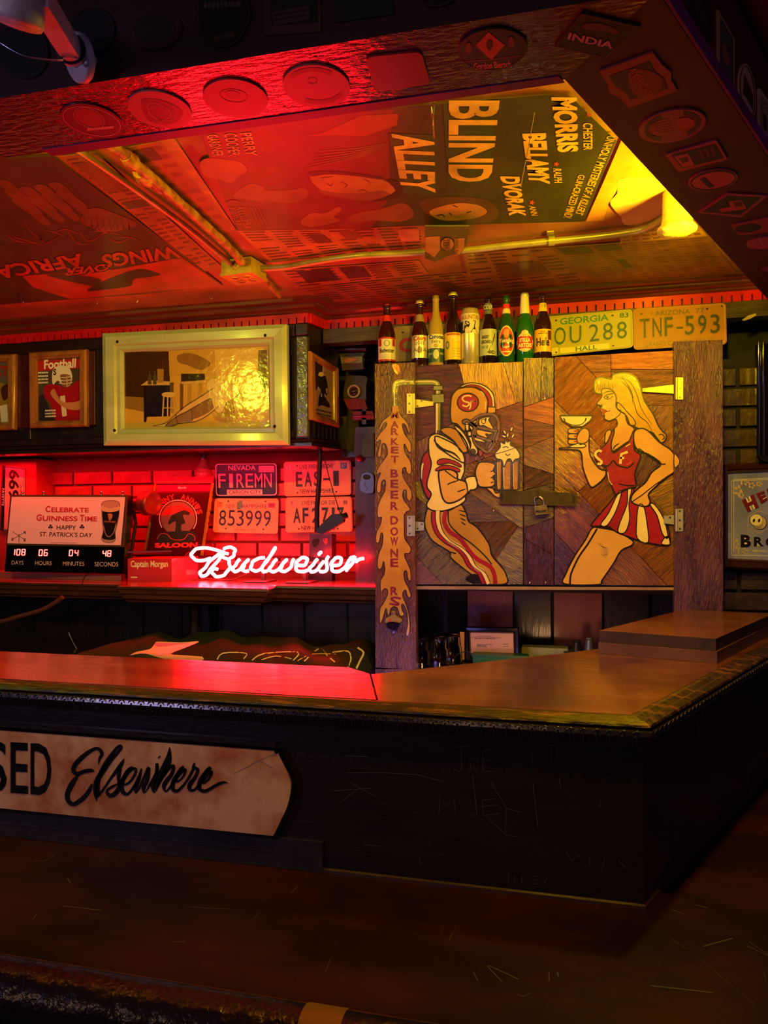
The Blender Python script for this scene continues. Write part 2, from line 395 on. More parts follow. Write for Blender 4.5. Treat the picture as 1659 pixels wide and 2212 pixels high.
b = MB(); b.box(-3.3, -1.075, 2.828, 2.838, 1.957, 1.985, M_dark, .002); b.build('bottom_rail', hc)
M_crackle = mat('crackled_green_varnish', '#5c5c38', .28, col2='#2e2e1e', scale=18, bump=.9, bscale=45, bdist=.004, coat=.6)
b = MB(); b.box(-1.058, -1.014, 2.812, 2.838, 1.957, 2.352, M_crackle, .003); b.build('corner_post', hc, label='crackle-varnished corner post')
b = MB(); b.box(-1.060, -1.012, 2.808, 2.838, 2.356, 2.402, M_dark, .003); b.build('post_cap', hc)
for x0, x1 in ((-2.60, -2.29), (-1.965, -1.925)):
    b = MB(); b.box(x0, x1, 2.824, 2.838, 1.985, 2.357, M_darkv, .002); b.build('stile', hc)
M_mahog = mat('mahogany_backing', '#4a120c', .35, col2='#360c09', scale=5, stretch=(6, 6, 1), coat=.3)
b = MB(); b.box(-2.37, -1.965, 2.816, 2.838, 2.035, 2.350, M_mahog, .002); b.build('backing_board', hc)
b = MB()
for k in range(30):
    x = -3.25+k*.0735
    if x < -1.08: b.box(x, x+.004, 2.822, 2.829, 1.957, 1.985, M_black)
for k in range(7):
    t = .03+k*.03; b.box(-1.012+t*.236-.001, -1.012+t*.236+.004, 2.838+t-.001, 2.838+t+.003, 1.96, 2.06, M_black)
b.build('bead_grooves', hc)

# framed pictures --------------------------------------------------
def frame4(parent, pl, outer, inner, m, th=.02, m2=None, th2=None):
    """four mitred frame rails between the picture quads outer and inner (TL TR BR BL)"""
    for i in range(4):
        j = (i+1) % 4; o0, o1, i1, i0 = outer[i], outer[j], inner[j], inner[i]
        mid = lambda a, c, t: (a[0]+(c[0]-a[0])*t, a[1]+(c[1]-a[1])*t)
        q = [(o0, th*.7), (mid(o0, i0, .22), th), (mid(o0, i0, .62), th*.92), (mid(o0, i0, .7), th*.62), (mid(o0, i0, .88), th*.66), (i0, th*.3)]
        r = [(o1, th*.7), (mid(o1, i1, .22), th), (mid(o1, i1, .62), th*.92), (mid(o1, i1, .7), th*.62), (mid(o1, i1, .88), th*.66), (i1, th*.3)]
        vs = [pl(*p, 0) for p in (o0, o1)]+[]
        A = [pl(*o0, 0)]+[pl(*p, t) for p, t in q]+[pl(*i0, 0)]; B = [pl(*o1, 0)]+[pl(*p, t) for p, t in r]+[pl(*i1, 0)]
        n = len(A); mb = MB(); mb.add(A+B, [(k, k+1, n+k+1, n+k) for k in range(n-1)]+[tuple(range(n)), tuple(range(2*n-1, n-1, -1)), (0, n, 2*n-1, n-1)], m)
        mb.build('frame_rail', parent)
def squig(mb, P, q, m, off, seed=1):
    '''print too small to read: a row of word-length bars'''
    R = random.Random(seed); u = 0
    L = lambda a, c, t: (a[0]+(c[0]-a[0])*t, a[1]+(c[1]-a[1])*t)
    while u < .97:
        w = min(R.uniform(.05, .16), 1-u); a, b_ = L(q[0], q[1], u), L(q[0], q[1], u+w); d, c_ = L(q[3], q[2], u), L(q[3], q[2], u+w)
        mb.flat([P(x, y, off) for x, y in (a, b_, L(b_, c_, .8), L(a, d, .8))], m); u += w+.035
def dots(mb, pl, pts, r, m, off):
    for x, y in pts: mb.flat([pl(a, c, off) for a, c in ell(x, y, r, r, 0, 8)], m)

P = Plane((0, 2.812, 0), (0, 1, 0))
lf = thing('framed_picture', P(427, 962), 'wide pale lime picture frame holding a studio painting, largest picture above the bar', 'picture')
M_lime = mat('pale_green_frame_paint', '#b9c48c', .3, col2='#a4b078', scale=3, stretch=(1, 5, 5), bump=.06, coat=.35)
OUT = [(228, 723), (624, 703), (627, 962), (231, 963)]; INN = [(270, 762), (581, 748), (584, 922), (272, 925)]
frame4(lf, P, OUT, INN, M_lime, .032)
Zp = zm(0, 620, 2.37)
b = MB(); MP = lambda h, r=.16: mat('painting_'+h.strip('#'), h, r, coat=.8, bump=.5, bscale=26, bdist=.0035, scale=8)
b.pic(P, [(268, 760), (583, 746), (586, 924), (270, 927)], MP('#c9a13c'), .003)
b.pic(P, Zp([(640, 335), (868, 330), (872, 480), (868, 560), (700, 570), (640, 560)]), MP('#3a2410'), .0036)
b.pic(P, Zp([(640, 560), (760, 568), (740, 640), (640, 620)]), MP('#8a6a28'), .0037)
b.pic(P, Zp([(1100, 322), (1368, 318), (1370, 560), (1240, 540), (1110, 480)]), MP('#d8b455'), .0036)
b.pic(P, Zp([(1325, 325), (1368, 322), (1372, 520), (1345, 536), (1322, 430)]), MP('#6e4a1a'), .0039)
b.pic(P, Zp([(866, 332), (1098, 325), (1100, 450), (870, 453)]), MP('#c49a3a'), .0042)
b.pic(P, Zp(smooth([(915, 350), (975, 340), (1040, 362), (1080, 395), (1030, 425), (960, 400), (915, 385)])), MP('#8a6426'), .0046)
b.pic(P, Zp([(738, 505), (878, 502), (872, 662), (755, 665), (752, 692), (740, 692)]), MP('#1a1424'), .0042)
b.pic(P, Zp([(722, 505), (762, 478), (888, 486), (880, 503)]), MP('#c8a858'), .0048)
b.pic(P, Zp([(808, 420), (842, 420), (840, 490), (810, 490)]), MP('#a07c30'), .0052)
for dx in (0, 8, 15, 22, 29): b.ribbon(P, Zp([(812+dx, 422), (808+dx*1.25, 362+abs(dx-14))]), 1.2, MP('#5a3c18'), .0052)
for x in (770, 796): b.pic(P, Zp([(x-9, 500), (x-9, 455), (x-3, 448), (x-3, 430), (x+3, 430), (x+3, 448), (x+9, 455), (x+9, 500)]), MP('#4a4a20'), .0053)
b.pic(P, Zp([(872, 490), (892, 490), (890, 545), (872, 545)]), MP('#5a4420'), .0052)
b.pic(P, Zp([(868, 512), (892, 512), (890, 645), (868, 645)]), MP('#ab8a3c'), .0040)
b.pic(P, Zp(ell(868, 552, 37, 14)), MP('#d0b060'), .0056)
for x0, x1 in ((842, 836), (862, 862), (890, 905)): b.ribbon(P, Zp([(x0, 560), (x1, 665)]), 3, MP('#c8a858'), .0055)
b.ribbon(P, Zp([(838, 620), (900, 620)]), 2, MP('#c8a858'), .0056)
b.pic(P, Zp([(930, 445), (1050, 445), (1052, 475), (930, 490)]), MP('#2a1c10'), .0045)
b.pic(P, Zp([(930, 486), (1075, 478), (1072, 492), (935, 498)]), MP('#c8a858'), .0050)
for x in (925, 965, 1018): b.pic(P, Zp([(x, 495), (x+16, 495), (x+14, 640), (x, 640)]), MP('#6a4c1c' if x < 950 else '#b08c3c'), .0047)
skin = MP('#d8b070'); shade = MP('#8a6236')
b.pic(P, Zp(smooth([(788, 712), (850, 700), (905, 655), (960, 610), (1040, 560), (1100, 520), (1160, 560), (1125, 610), (1060, 660), (1000, 690), (920, 700), (880, 714)])), skin, .0058)
b.pic(P, Zp(smooth([(850, 712), (880, 680), (950, 640), (1040, 590), (1085, 570), (1110, 600), (1075, 640), (1010, 672), (940, 690), (890, 714)])), shade, .0061)
b.pic(P, Zp(smooth([(900, 665), (950, 640), (985, 630), (990, 685), (930, 695), (880, 712), (850, 712)])), MP('#8a6c46'), .0064)
for pts_ in ([(788, 712), (850, 698), (905, 652), (960, 606), (1040, 556), (1100, 518)], [(880, 714), (920, 700), (1000, 690), (1060, 662), (1125, 610)], [(850, 712), (900, 672), (960, 640), (1040, 592), (1085, 572)], [(985, 632), (990, 684)], [(905, 655), (912, 700)]):
    b.ribbon(P, Zp(smooth(pts_, 4, False)), 1.1, MP('#4a3014'), .0070)
b.pic(P, Zp(smooth([(1060, 520), (1075, 480), (1110, 470), (1180, 500), (1230, 540), (1150, 600), (1130, 570), (1090, 545)])), MP('#dcc070'), .0066)
b.pic(P, Zp(smooth([(1090, 550), (1160, 570), (1140, 640), (1105, 630)])), MP('#e0c878'), .0068)
b.pic(P, Zp(ell(1160, 668, 55, 22)), MP('#a88436'), .0060)
b.pic(P, Zp(smooth([(1158, 655), (1162, 600), (1178, 585), (1195, 600), (1200, 655), (1180, 668)])), MP('#a07a20'), .0066)
b.build('painting', lf, label='varnished painting of a figure lying in an artist studio')
b = MB(); M_screw = mat('black_screw', '#0a0808', .3)
for x, y in Zp([(622, 288), (1373, 256), (607, 738), (1421, 718)]): b.lathe([(0, .003), (.006, .002), (.007, 0)], P(x, y, .029), M_screw, 10, (0, -1, 0))
b.build('screws', lf)

M_oak = mat('honey_oak_frame', '#a86a30', .3, col2='#7d4a1e', scale=4, stretch=(6, 6, 2), bump=.1, coat=.4)
PF = Plane((0, 2.814, 0), (0, 1, 0))
def smallframe(label, O, I, art, pl=PF, th=.022, gl=True):
    t = thing('framed_picture', pl((O[2][0]+O[3][0])/2, O[3][1]), label, 'picture'); frame4(t, pl, O, I, M_oak, th)
    mb = MB(); art(mb, pl); mb.build('magazine_cover', t); return t
def football(mb, pl):
    c = lambda h: mat('cover_'+h, h, .22, coat=.6)
    mb.pic(pl, [(80, 770), (180, 768), (181, 914), (81, 916)], c('#4a4038'), .002)
    mb.pic(pl, Zp([(195, 378), (412, 368), (413, 415), (197, 432)]), c('#b02820'), .0026)
    mb.textq('Football', pl, Zp([(228, 375), (392, 366), (390, 414), (228, 422)]), c('#efe6d0'), .0032, .03)
    mb.pic(pl, Zp(smooth([(235, 505), (290, 500), (345, 515), (400, 480), (413, 500), (413, 680), (285, 682), (262, 600), (228, 560)])), c('#9e1420'), .003)
    mb.pic(pl, Zp([(310, 560), (335, 555), (345, 660), (322, 665)]), c('#d8c8a8'), .0036)
    mb.pic(pl, Zp(smooth([(262, 548), (280, 522), (300, 560), (330, 590), (385, 590), (414, 585), (414, 625), (360, 628), (305, 600)])), c('#c08050'), .0038)
    mb.pic(pl, Zp(smooth([(270, 455), (278, 420), (310, 402), (350, 410), (368, 435), (372, 470), (360, 505), (330, 510), (300, 480), (275, 500)])), c('#e2dcc8'), .004)
    mb.pic(pl, Zp(smooth([(312, 452), (345, 448), (365, 460), (362, 500), (325, 512), (318, 485)])), c('#8a5a3a'), .0045)
    for y in (462, 478, 494): mb.ribbon(pl, Zp([(305, y), (340, y+3), (374, y-4)]), 1.8, c('#dcd6c4'), .005)
    mb.ribbon(pl, Zp([(345, 455), (348, 510)]), 1.5, c('#dcd6c4'), .005)
    mb.textq('S', pl, Zp([(277, 420), (292, 420), (292, 452), (277, 452)]), c('#201818'), .005, .03)
    mb.pic(pl, Zp([(200, 560), (225, 548), (262, 640), (285, 682), (200, 684)]), c('#2c2430'), .0034)
    for i in range(4): squig(mb, pl, Zp([(199, 436+i*17), (250, 434+i*17), (250, 445+i*17), (199, 447+i*17)]), c('#e8e0c8'), .0045, 20+i)
    for i in range(3): squig(mb, pl, Zp([(236, 630+i*15), (290, 628+i*15), (290, 638+i*15), (236, 640+i*15)]), c('#e8e0c8'), .006, 30+i)
smallframe('small oak frame with a football magazine cover, red jersey and white helmet', Zp([(160, 340), (456, 322), (457, 716), (165, 724)]), Zp([(195, 375), (415, 362), (415, 682), (200, 688)]), football)
def cover2(mb, pl):
    c = lambda h: mat('cover_'+h, h, .22, coat=.6)
    mb.pic(pl, [(-70, 784), (20, 782), (20, 914), (-70, 917)], c('#5c564c'), .002)
    mb.textq('ST', pl, Zp([(-20, 404), (46, 402), (46, 462), (-20, 466)]), c('#a02418'), .003, .03)
    mb.pic(pl, Zp(smooth([(-60, 520), (-10, 490), (25, 500), (46, 540), (46, 690), (-70, 690)])), c('#8c7420'), .003)
    mb.pic(pl, Zp(smooth([(8, 520), (46, 500), (46, 560), (20, 580)])), c('#4a2014'), .0035)
    mb.pic(pl, Zp([(2, 610), (40, 600), (46, 690), (10, 692)]), c('#cfc8b4'), .0038)
smallframe('oak frame cut by the left edge of the photo, holding a magazine cover', Zp([(-190, 360), (92, 346), (88, 732), (-190, 742)]), Zp([(-150, 396), (47, 385), (50, 694), (-150, 702)]), cover2)
# frame on the cabinet's angled end
PS = Plane((-1.008, 2.838, 0), (.973, -.2295, 0))
Zs = zm(640, 690, 7.137)
def western(mb, pl):
    c = lambda h: mat('sepia_'+h, h, .3, coat=.3)
    mb.pic(pl, Zs([(255, 640), (560, 800), (562, 1560), (270, 1450)]), c('#a8905a'), .002)
    mb.pic(pl, Zs([(255, 640), (400, 720), (390, 900), (300, 1100), (262, 1050)]), c('#2a1c12'), .0025)
    mb.pic(pl, Zs(smooth([(330, 860), (350, 815), (400, 820), (440, 880), (425, 890), (350, 875)])), c('#c0a878'), .003)
    mb.pic(pl, Zs(smooth([(350, 920), (430, 870), (470, 1000), (480, 1140), (440, 1200), (500, 1300), (500, 1360), (380, 1320), (330, 1340), (340, 1200), (370, 1100), (330, 1020)])), c('#1c1410'), .0033)
    for q in (((365, 1140), (385, 1140), (385, 1200), (368, 1200)), ((420, 1150), (440, 1155), (440, 1200), (425, 1200)), ((445, 1060), (470, 1070), (470, 1140), (450, 1140))): mb.pic(pl, Zs(q), c('#c0a878'), .004)
    squig(mb, pl, Zs([(300, 1375), (530, 1432), (530, 1460), (300, 1408)]), c('#3a2416'), .003, 3)
    squig(mb, pl, Zs([(300, 1430), (530, 1490), (530, 1516), (300, 1458)]), c('#3a2416'), .003, 4)
smallframe('narrow oak frame with a sepia western photograph on the angled cabinet end', Zs([(178, 490), (615, 755), (625, 1670), (190, 1545)]), Zs([(262, 640), (552, 805), (555, 1545), (285, 1445)]), western, PS, .016)
# ------------------------------------------------------------------ beer cabinet with painted doors
YC = 2.68
bc = thing('beer_cabinet', (-.11, 2.8, 0), 'tall beer cabinet with rough posts and two painted plank doors behind the bar', 'cabinet')
PD = Plane((0, YC-.002, 0), (0, 1, 0))            # front of the planks
PP = Plane((0, YC-.022, 0), (0, 1, 0))            # front of the posts
Zd = zm(800, 760, 4.0975); Ze = zm(1120, 740, 3.6065); Zh = zm(940, 800, 8.295); Zg = zm(1200, 800, 6.144)
M_post = mat('rough_sawn_post', '#743c28', .24, col2='#4a2018', scale=8, stretch=(4, 4, .9), bump=1.0, bscale=56, bdist=.008, coat=.9, rvar=.1)
M_postR = mat('rough_sawn_maroon_post', '#5e3030', .22, col2='#3a1a1e', scale=8, stretch=(4, 4, .9), bump=1.0, bscale=56, bdist=.010, coat=1.0, rvar=.1)
tones = [('#9a5420', '#5e2c12'), ('#7c3c1a', '#46200f'), ('#5a2a1e', '#301412'), ('#b8661e', '#7c3e12'), ('#50262a', '#28101a')]
def plankmat(k, ang):
    a = round(ang/15)*15 % 180
    return mat('plank_%d_%d' % (k, a), tones[k][0], .24, col2=tones[k][1], scale=4, stretch=(2, 2, 18), rot=(0, radians(a), 0), bump=.8, bscale=16, bdist=.006, coat=.8, rvar=.08)
def split(poly, a, b):
    """cut a convex polygon by the line a-b: (left side, right side)"""
    A, B = [], []; sd = lambda p: (b[0]-a[0])*(p[1]-a[1])-(b[1]-a[1])*(p[0]-a[0])
    for i, p in enumerate(poly):
        q = poly[(i+1) % len(poly)]; sp, sq = sd(p), sd(q)
        if sp >= 0: A.append(p)
        if sp <= 0: B.append(p)
        if sp*sq < 0:
            t = sp/(sp-sq); r = (p[0]+(q[0]-p[0])*t, p[1]+(q[1]-p[1])*t); A.append(r); B.append(r)
    return A, B
def inset(poly, d):
    cx, cy = sum(p[0] for p in poly)/len(poly), sum(p[1] for p in poly)/len(poly); n = len(poly); L = []
    ar = sum(poly[i][0]*poly[(i+1) % n][1]-poly[(i+1) % n][0]*poly[i][1] for i in range(n)); s = 1 if ar > 0 else -1
    for i in range(n):
        p, q, r = poly[i-1], poly[i], poly[(i+1) % n]
        def nrm(a, c): dx, dy = c[0]-a[0], c[1]-a[1]; l = hypot(dx, dy) or 1; return (-dy/l*s, dx/l*s)
        n1, n2 = nrm(p, q), nrm(q, r); k = max(1+n1[0]*n2[0]+n1[1]*n2[1], .35); L.append((q[0]+(n1[0]+n2[0])/k*d, q[1]+(n1[1]+n2[1])/k*d))
    return L
def cuts(poly, tree, out):
    if tree is None or isinstance(tree, tuple) and isinstance(tree[0], int): out.append((poly, tree)); return
    (a, b), l, r = tree; A, B = split(poly, a, b)
    if len(A) > 2: cuts(A, l, out)
    if len(B) > 2: cuts(B, r, out)
def planks(door, rect, tree, conv, seed):
    R = random.Random(seed); out = []; cuts(rect, tree, out)
    for poly, t in out:
        k, ang = t or (R.randrange(5), R.choice((0, 30, 60, 120, 150)))
        q = conv(inset(poly, 2.2)); mb = MB(); mb.picslab(PD, q, .018, plankmat(k, ang), -.018-R.uniform(0, .0018))
        mb.build('plank', door)
# door backings: parts that carry the planks
dl = MB(); dl.picslab(PD, [(898, 789), (1131, 781), (1132, 1266), (899, 1266)], .012, M_black, -.028); dl = dl.build('door', bc)
dm = MB(); dm.picslab(PD, [(1131, 779), (1197, 772), (1197, 1267), (1132, 1266)], .014, M_black, -.028); dm = dm.build('centre_stile', bc)
dr = MB(); dr.picslab(PD, [(1198, 771), (1455, 757), (1455, 1269), (1198, 1267)], .012, M_black, -.028); dr = dr.build('door', bc)
T = lambda *a: a
# trees are in zoomed picture units; each leaf is (tone, grain angle)
treeL = T(((398, 1150), (1350, 828)),
    T(((640, 990), (805, 1545)),                                   # below the rising joint
        T(((398, 1285), (900, 1640)), T(((398, 1590), (885, 1965)), T(((398, 1800), (640, 2060)), (1, 30), (2, 45)), (4, 45)), (2, 120)),
        T(((870, 1240), (1240, 1495)), T(((700, 1515), (1350, 1500)), T(((1335, 1500), (960, 2060)), T(((870, 1640), (1040, 2060)), (4, 45), (2, 45)), T(((1350, 1900), (1150, 2000)), (2, 150), (4, 150))), (4, 0)), (2, 150))),
    T(((778, 95), (1010, 960)),
        T(((398, 800), (760, 620)), (1, 90), (2, 0)),
        T(((960, 562), (1350, 438)), (1, 165), T(((1172, 85), (1292, 470)), (3, 90), (0, 90)))))
planks(dl, [(398, 118), (1350, 86), (1352, 2060), (402, 2060)], treeL, Zd, 3)
treeM = T(((1356, 490), (1620, 400)),
    T(((1356, 590), (1620, 650)), T(((1356, 860), (1620, 745)), T(((1356, 1000), (1620, 1080)), T(((1356, 1230), (1620, 1160)), T(((1356, 1560), (1620, 1470)), T(((1356, 1650), (1620, 1800)), (4, 90), (2, 90)), (4, 0)), (4, 30)), (1, 150)), (1, 0)), (3, 165)),
    T(((1520, 40), (1500, 480)), (1, 90), (2, 90)))
planks(dm, [(1356, 52), (1622, 50), (1622, 2068), (1358, 2064)], treeM, Zd, 4)
treeR = T(((278, 445), (945, 1670)),
    T(((278, 965), (640, 1330)), T(((278, 1470), (660, 1885)), (2, 45), (1, 45)), (0, 45)), None)
rectR = [(279, 112), (1208, 60), (1212, 1895), (279, 1890)]
treeR = T(((278, 965), (1000, 1725)),                               # lower long diagonal
    T(((278, 1470), (680, 1905)), T(((278, 1700), (500, 1905)), (1, 135), (1, 135)), (2, 135)),
    T(((945, 1670), (1212, 1475)), T(((945, 1670), (680, 1905)), None, (1, 60)),
      T(((278, 445), (740, 920)),
        T(((472, 1155), (740, 920)), (0, 135), T(((740, 920), (1212, 545)), T(((700, 1420), (1212, 1000)), (2, 30), (1, 60)), None)),
        T(((440, 95), (810, 490)), None, T(((810, 490), (1210, 488)), (1, 150), T(((724, 206), (1208, 210)), (1, 0), (0, 0)))))))
treeR = T(((278, 965), (1000, 1725)),
    T(((278, 1470), (680, 1905)), (4, 135), (1, 135)),
    T(((278, 445), (940, 1118)),
        T(((472, 1155), (740, 915)), T(((760, 1350), (1000, 1160)), (1, 45), (1, 45)), (0, 135)),
        T(((440, 95), (810, 490)), T(((740, 915), (1215, 540)), T(((860, 1270), (1215, 1000)), T(((960, 1660), (1215, 1470)), (2, 45), (1, 30)), (2, 60)), (0, 45)),
          T(((560, 486), (1212, 490)), (1, 60), T(((720, 60), (724, 490)), (0, 0), T(((700, 206), (1212, 210)), (1, 0), (3, 0)))))))
planks(dr, rectR, treeR, Ze, 5)

# posts, shelf edge, top, sides, counter
b = MB(); b.picslab(PP, [(810, 786), (895, 783), (899, 1445), (811, 1445)], .04, M_post, -.04)
q = PP(855, 1445); b.box(PP(811, 1445).x, PP(899, 1445).x, YC-.022, YC+.02, 0, q.z+.002, M_post); b.build('post', bc)
b = MB(); b.picslab(PP, [(1455, 738), (1561, 734), (1562, 1430), (1457, 1430)], .04, M_postR, -.04)
b.box(PP(1457, 1430).x, PP(1562, 1430).x, YC-.022, YC+.02, 0, PP(1500, 1430).z+.002, M_postR); b.build('post', bc, label='dark maroon rough-sawn post')
b = MB(); b.slab([PY(YC)(897, 1266), PY(YC)(1456, 1269), PY(YC)(1456, 1275), PY(YC)(897, 1273)], (0, .03, 0), mat('pale_shelf_edge', '#9a7a66', .4, col2='#7c5a4a', scale=6, stretch=(2, 9, 9))); b.build('shelf_edge', bc)
b = MB(); b.box(-.705, .475, YC+.02, 2.92, 2.172, 2.184, M_dark); b.build('top_board', bc)
b = MB(); b.box(-.553, .32, YC+.035, 2.96, 1.375, 1.390, M_dark); b.build('shelf', bc)
for x0, x1 in ((-.71, -.68), (.46, .475)):
    b = MB(); b.box(x0, x1, YC+.02, 3.2, 0, 2.172, M_darkv); b.build('side_panel', bc)
b = MB(); b.box(-.685, .46, 2.70, 3.26, 1.055, 1.08, M_dark); b.build('counter', bc)
b = MB(); b.box(-.685, .46, 3.18, 3.22, 1.0, 2.17, M_black); b.build('back_panel', bc)
M_board = mat('orange_back_board', '#b85c34', .45, col2='#9a4828', scale=3, stretch=(3, 3, 1), coat=.2)
Pb = PY(3.16)
for x0, x1, y0, m in ((897, 968, 1275, M_darkv), (1011, 1108, 1275, M_board), (1112, 1190, 1280, M_darkv), (1197, 1300, 1275, M_board), (1305, 1400, 1275, M_darkv)):
    b = MB(); b.picslab(Pb, [(x0, y0-30), (x1, y0-30), (x1, 1430), (x0, 1430)], .015, m); b.build('back_board', bc)

# hinges, hasp
def hinge(pts_leaf, pts_strap, m, P, scr, parent=bc):
    h = MB(); h.picslab(P, pts_leaf, .004, m, .0005)
    h.picslab(PD, pts_strap, .005, m, .004); e = 1.8
    x = (pts_leaf[1][0]+pts_strap[0][0])/2 if pts_strap[0][0] > pts_leaf[0][0] else (pts_leaf[0][0]+pts_strap[0][0])/2
    y0 = pts_leaf[0][1]; y1 = pts_leaf[2][1]
    h.tube([P(x, y0, .004), P(x, y1, .004)], .0042, m, 8)
    dots(h, P, scr[0], 2.6, M_steel, .0055); dots(h, P, scr[0], .9, M_black, .006)
    dots(h, PD, scr[1], 2.4, M_steel, .0105)
    for x, y in scr[1]: h.ribbon(PD, [(x-2, y-.6), (x+2, y+.6)], .8, M_black, .011)
    return h.build('hinge', parent)
M_hy = mat('yellow_zinc_hinge', '#d8c25a', .32, .5); M_hs = mat('galvanised_hinge', '#b8b2ac', .35, .6)
hinge(Zd([(325, 372), (386, 372), (386, 550), (325, 550)]), Zd([(388, 420), (560, 445), (560, 478), (388, 500)]), M_hy, PP, (Zd([(350, 390), (348, 460), (348, 532)]), Zd([(458, 438), (424, 484)])))
hinge(Zd([(327, 1452), (388, 1452), (386, 1630), (327, 1630)]), Zd([(388, 1500), (478, 1508), (478, 1578), (388, 1586)]), M_hs, PP, (Zd([(350, 1470), (350, 1540), (350, 1608)]), Zd([(460, 1525), (424, 1562)])))
hinge(Ze([(1232, 274), (1281, 274), (1281, 445), (1230, 445)]), Ze([(1228, 328), (965, 362), (965, 384), (1228, 402)]), M_hy, PP, (Ze([(1256, 292), (1255, 360), (1256, 428)]), Ze([(978, 374), (1142, 382), (1175, 342)])))
hinge(Ze([(1232, 1296), (1281, 1296), (1281, 1470), (1230, 1470)]), Ze([(1228, 1342), (1130, 1350), (1130, 1408), (1228, 1420)]), M_hs, PP, (Ze([(1256, 1312), (1255, 1384), (1256, 1450)]), Ze([(1178, 1362)])))
M_hasp = mat('aged_bronze_hasp', '#5a4a34', .38, .7, col2='#40342a', scale=14)
b = MB(); b.picslab(PD, Zd([(1148, 1230), (1410, 1235), (1430, 1352), (1148, 1350)]), .005, M_hasp, .003)
b.picslab(PD, Ze([(92, 1158), (458, 1172), (452, 1278), (82, 1262)]), .005, M_hasp, .007)
b.picslab(PD, Zd([(1155, 1255), (1175, 1256), (1175, 1312), (1155, 1310)]), .002, M_black, .007)
b.picslab(PD, Ze([(420, 1192), (440, 1194), (438, 1252), (420, 1250)]), .002, M_black, .011)
b.tube([PD(1162.5, 1064, .008), PD(1162.5, 1064, .03), PD(1162.5, 1074, .03), PD(1162.5, 1074, .008)], .0028, M_hasp, 8); b.build('hasp', bc)
pk = thing('padlock', PD(1168, 1112, .02), 'brass-bodied padlock with steel shackle hanging from the cabinet hasp', 'padlock')
b = MB(); M_pad = mat('laminated_padlock', '#b8a070', .3, .9, col2='#8a7450', scale=30)
for k in range(5):
    y = 1094+k*4.0
    b.picslab(PD, [(1154.5+k*.7, y-.6), (1181+k*.7, y-3.6), (1182+k*.7, y-.2), (1155+k*.7, y+3.0)], .022, M_pad, .004)
b.textq('Master', PD, [(1158, 1102), (1182, 1099), (1183, 1105), (1159, 1108)], M_ink, .0285, .02)
b.build('body', pk)
b = MB(); arc = [(1158, 1094), (1155, 1082), (1156, 1076), (1162, 1073.5), (1168, 1074.5), (1174, 1081), (1176, 1092)]
b.tube([PD(x, y, .015) for x, y in smooth(arc, 4, False)], .0033, M_chrome, 8); b.build('shackle', pk)
sc = MB()
for P_, pts in ((PD, Zd([(1412, 2044), (1552, 2042), (1552, 140), (1090, 1405)])),):
    for x, y in pts: sc.lathe([(0, .002), (.004, .0015), (.0045, 0)], P_(x, y, .001), M_chrome, 8, (0, -1, 0))
sc.build('screws', bc)
# bottle opener on the left post
Zo = zm(805, 1110, 8.193)
bo = thing('bottle_opener', PP(848, 1340, .01), 'cast metal bottle opener screwed to the flame-painted post', 'bottle opener')
b = MB(); b.picslab(PP, Zo(smooth([(350, 1720), (405, 1715), (420, 1790), (530, 1860), (490, 1920), (400, 1900), (300, 1905), (240, 1925), (250, 1840), (340, 1790)], 3)), .012, M_brass, .001)
b.picslab(PP, Zo(smooth([(270, 1925), (400, 1905), (490, 1925), (470, 2000), (430, 2030), (330, 2030), (280, 1990)], 3)), .018, M_blackg, .0005)
b.picslab(PP, Zo(smooth([(330, 2020), (440, 2010), (430, 2090), (395, 2105), (350, 2085)], 3)), .004, M_dark, .001)
dots(b, PP, Zo([(377, 1752), (397, 2078)]), 2.4, M_chrome, .0215); dots(b, PP, Zo([(397, 2078)]), .9, M_black, .022)
b.build('opener_body', bo); b = MB(); b.textq('1', PP, Zo([(300, 1850), (330, 1850), (330, 1900), (300, 1900)]), paint('#c8281c'), .0145, .02); b.build('number', bo)

# ------------------------------------------------------------------ paintings on the doors
def shape(mb, P, pts, fill, off, w=3.0, sm=True, ink=None, n=5):
    q = smooth(pts, n) if sm else pts
    mb.flat([P(x, y, off) for x, y in q], fill)
    if w: mb.ribbon(P, q, w, ink or M_line, off+.0003, True)
def line(mb, P, pts, w, off, m=None, sm=True, taper=False):
    q = smooth(pts, 4, False) if sm else pts; n = len(q)
    ww = [w*(.25+.75*sin(pi*min(.98, max(.02, i/(n-1))))) for i in range(n)] if taper else w
    mb.ribbon(P, q, ww, m or M_line, off)
AP = lambda h, h2=None: mat('art_'+h.strip('#'), h, .3, col2=h2 or h, scale=6, bump=.6, bscale=40, bdist=.002, coat=.6)
M_line = mat('art_black_line', '#120a0c', .3, coat=.5)
gold = AP('#c08a28', '#a8741e'); cream = AP('#e6cf92', '#d4b878'); skn = AP('#d09a54', '#be8846'); wine = AP('#a0182c', '#84122a'); tan = AP('#b98838', '#a0722c'); brown = AP('#5a3a30')
o = .0010
b = MB()
# jersey back stripe, body
shape(b, PD, Zd([(500, 885), (555, 870), (600, 1000), (545, 1250), (520, 1300), (478, 1240), (448, 1100), (458, 950)]), wine, o)
shape(b, PD, Zd([(460, 985), (475, 990), (462, 1070), (458, 1130), (448, 1110), (450, 1020)]), cream, o+.0004, 1)
shape(b, PD, Zd([(520, 770), (570, 728), (640, 740), (740, 800), (800, 880), (830, 980), (832, 1060), (810, 1120), (790, 1200), (845, 1295), (800, 1350), (700, 1395), (620, 1410), (540, 1400), (498, 1355), (540, 1260), (500, 1180), (540, 1000), (520, 900)]), cream, o+.0004)
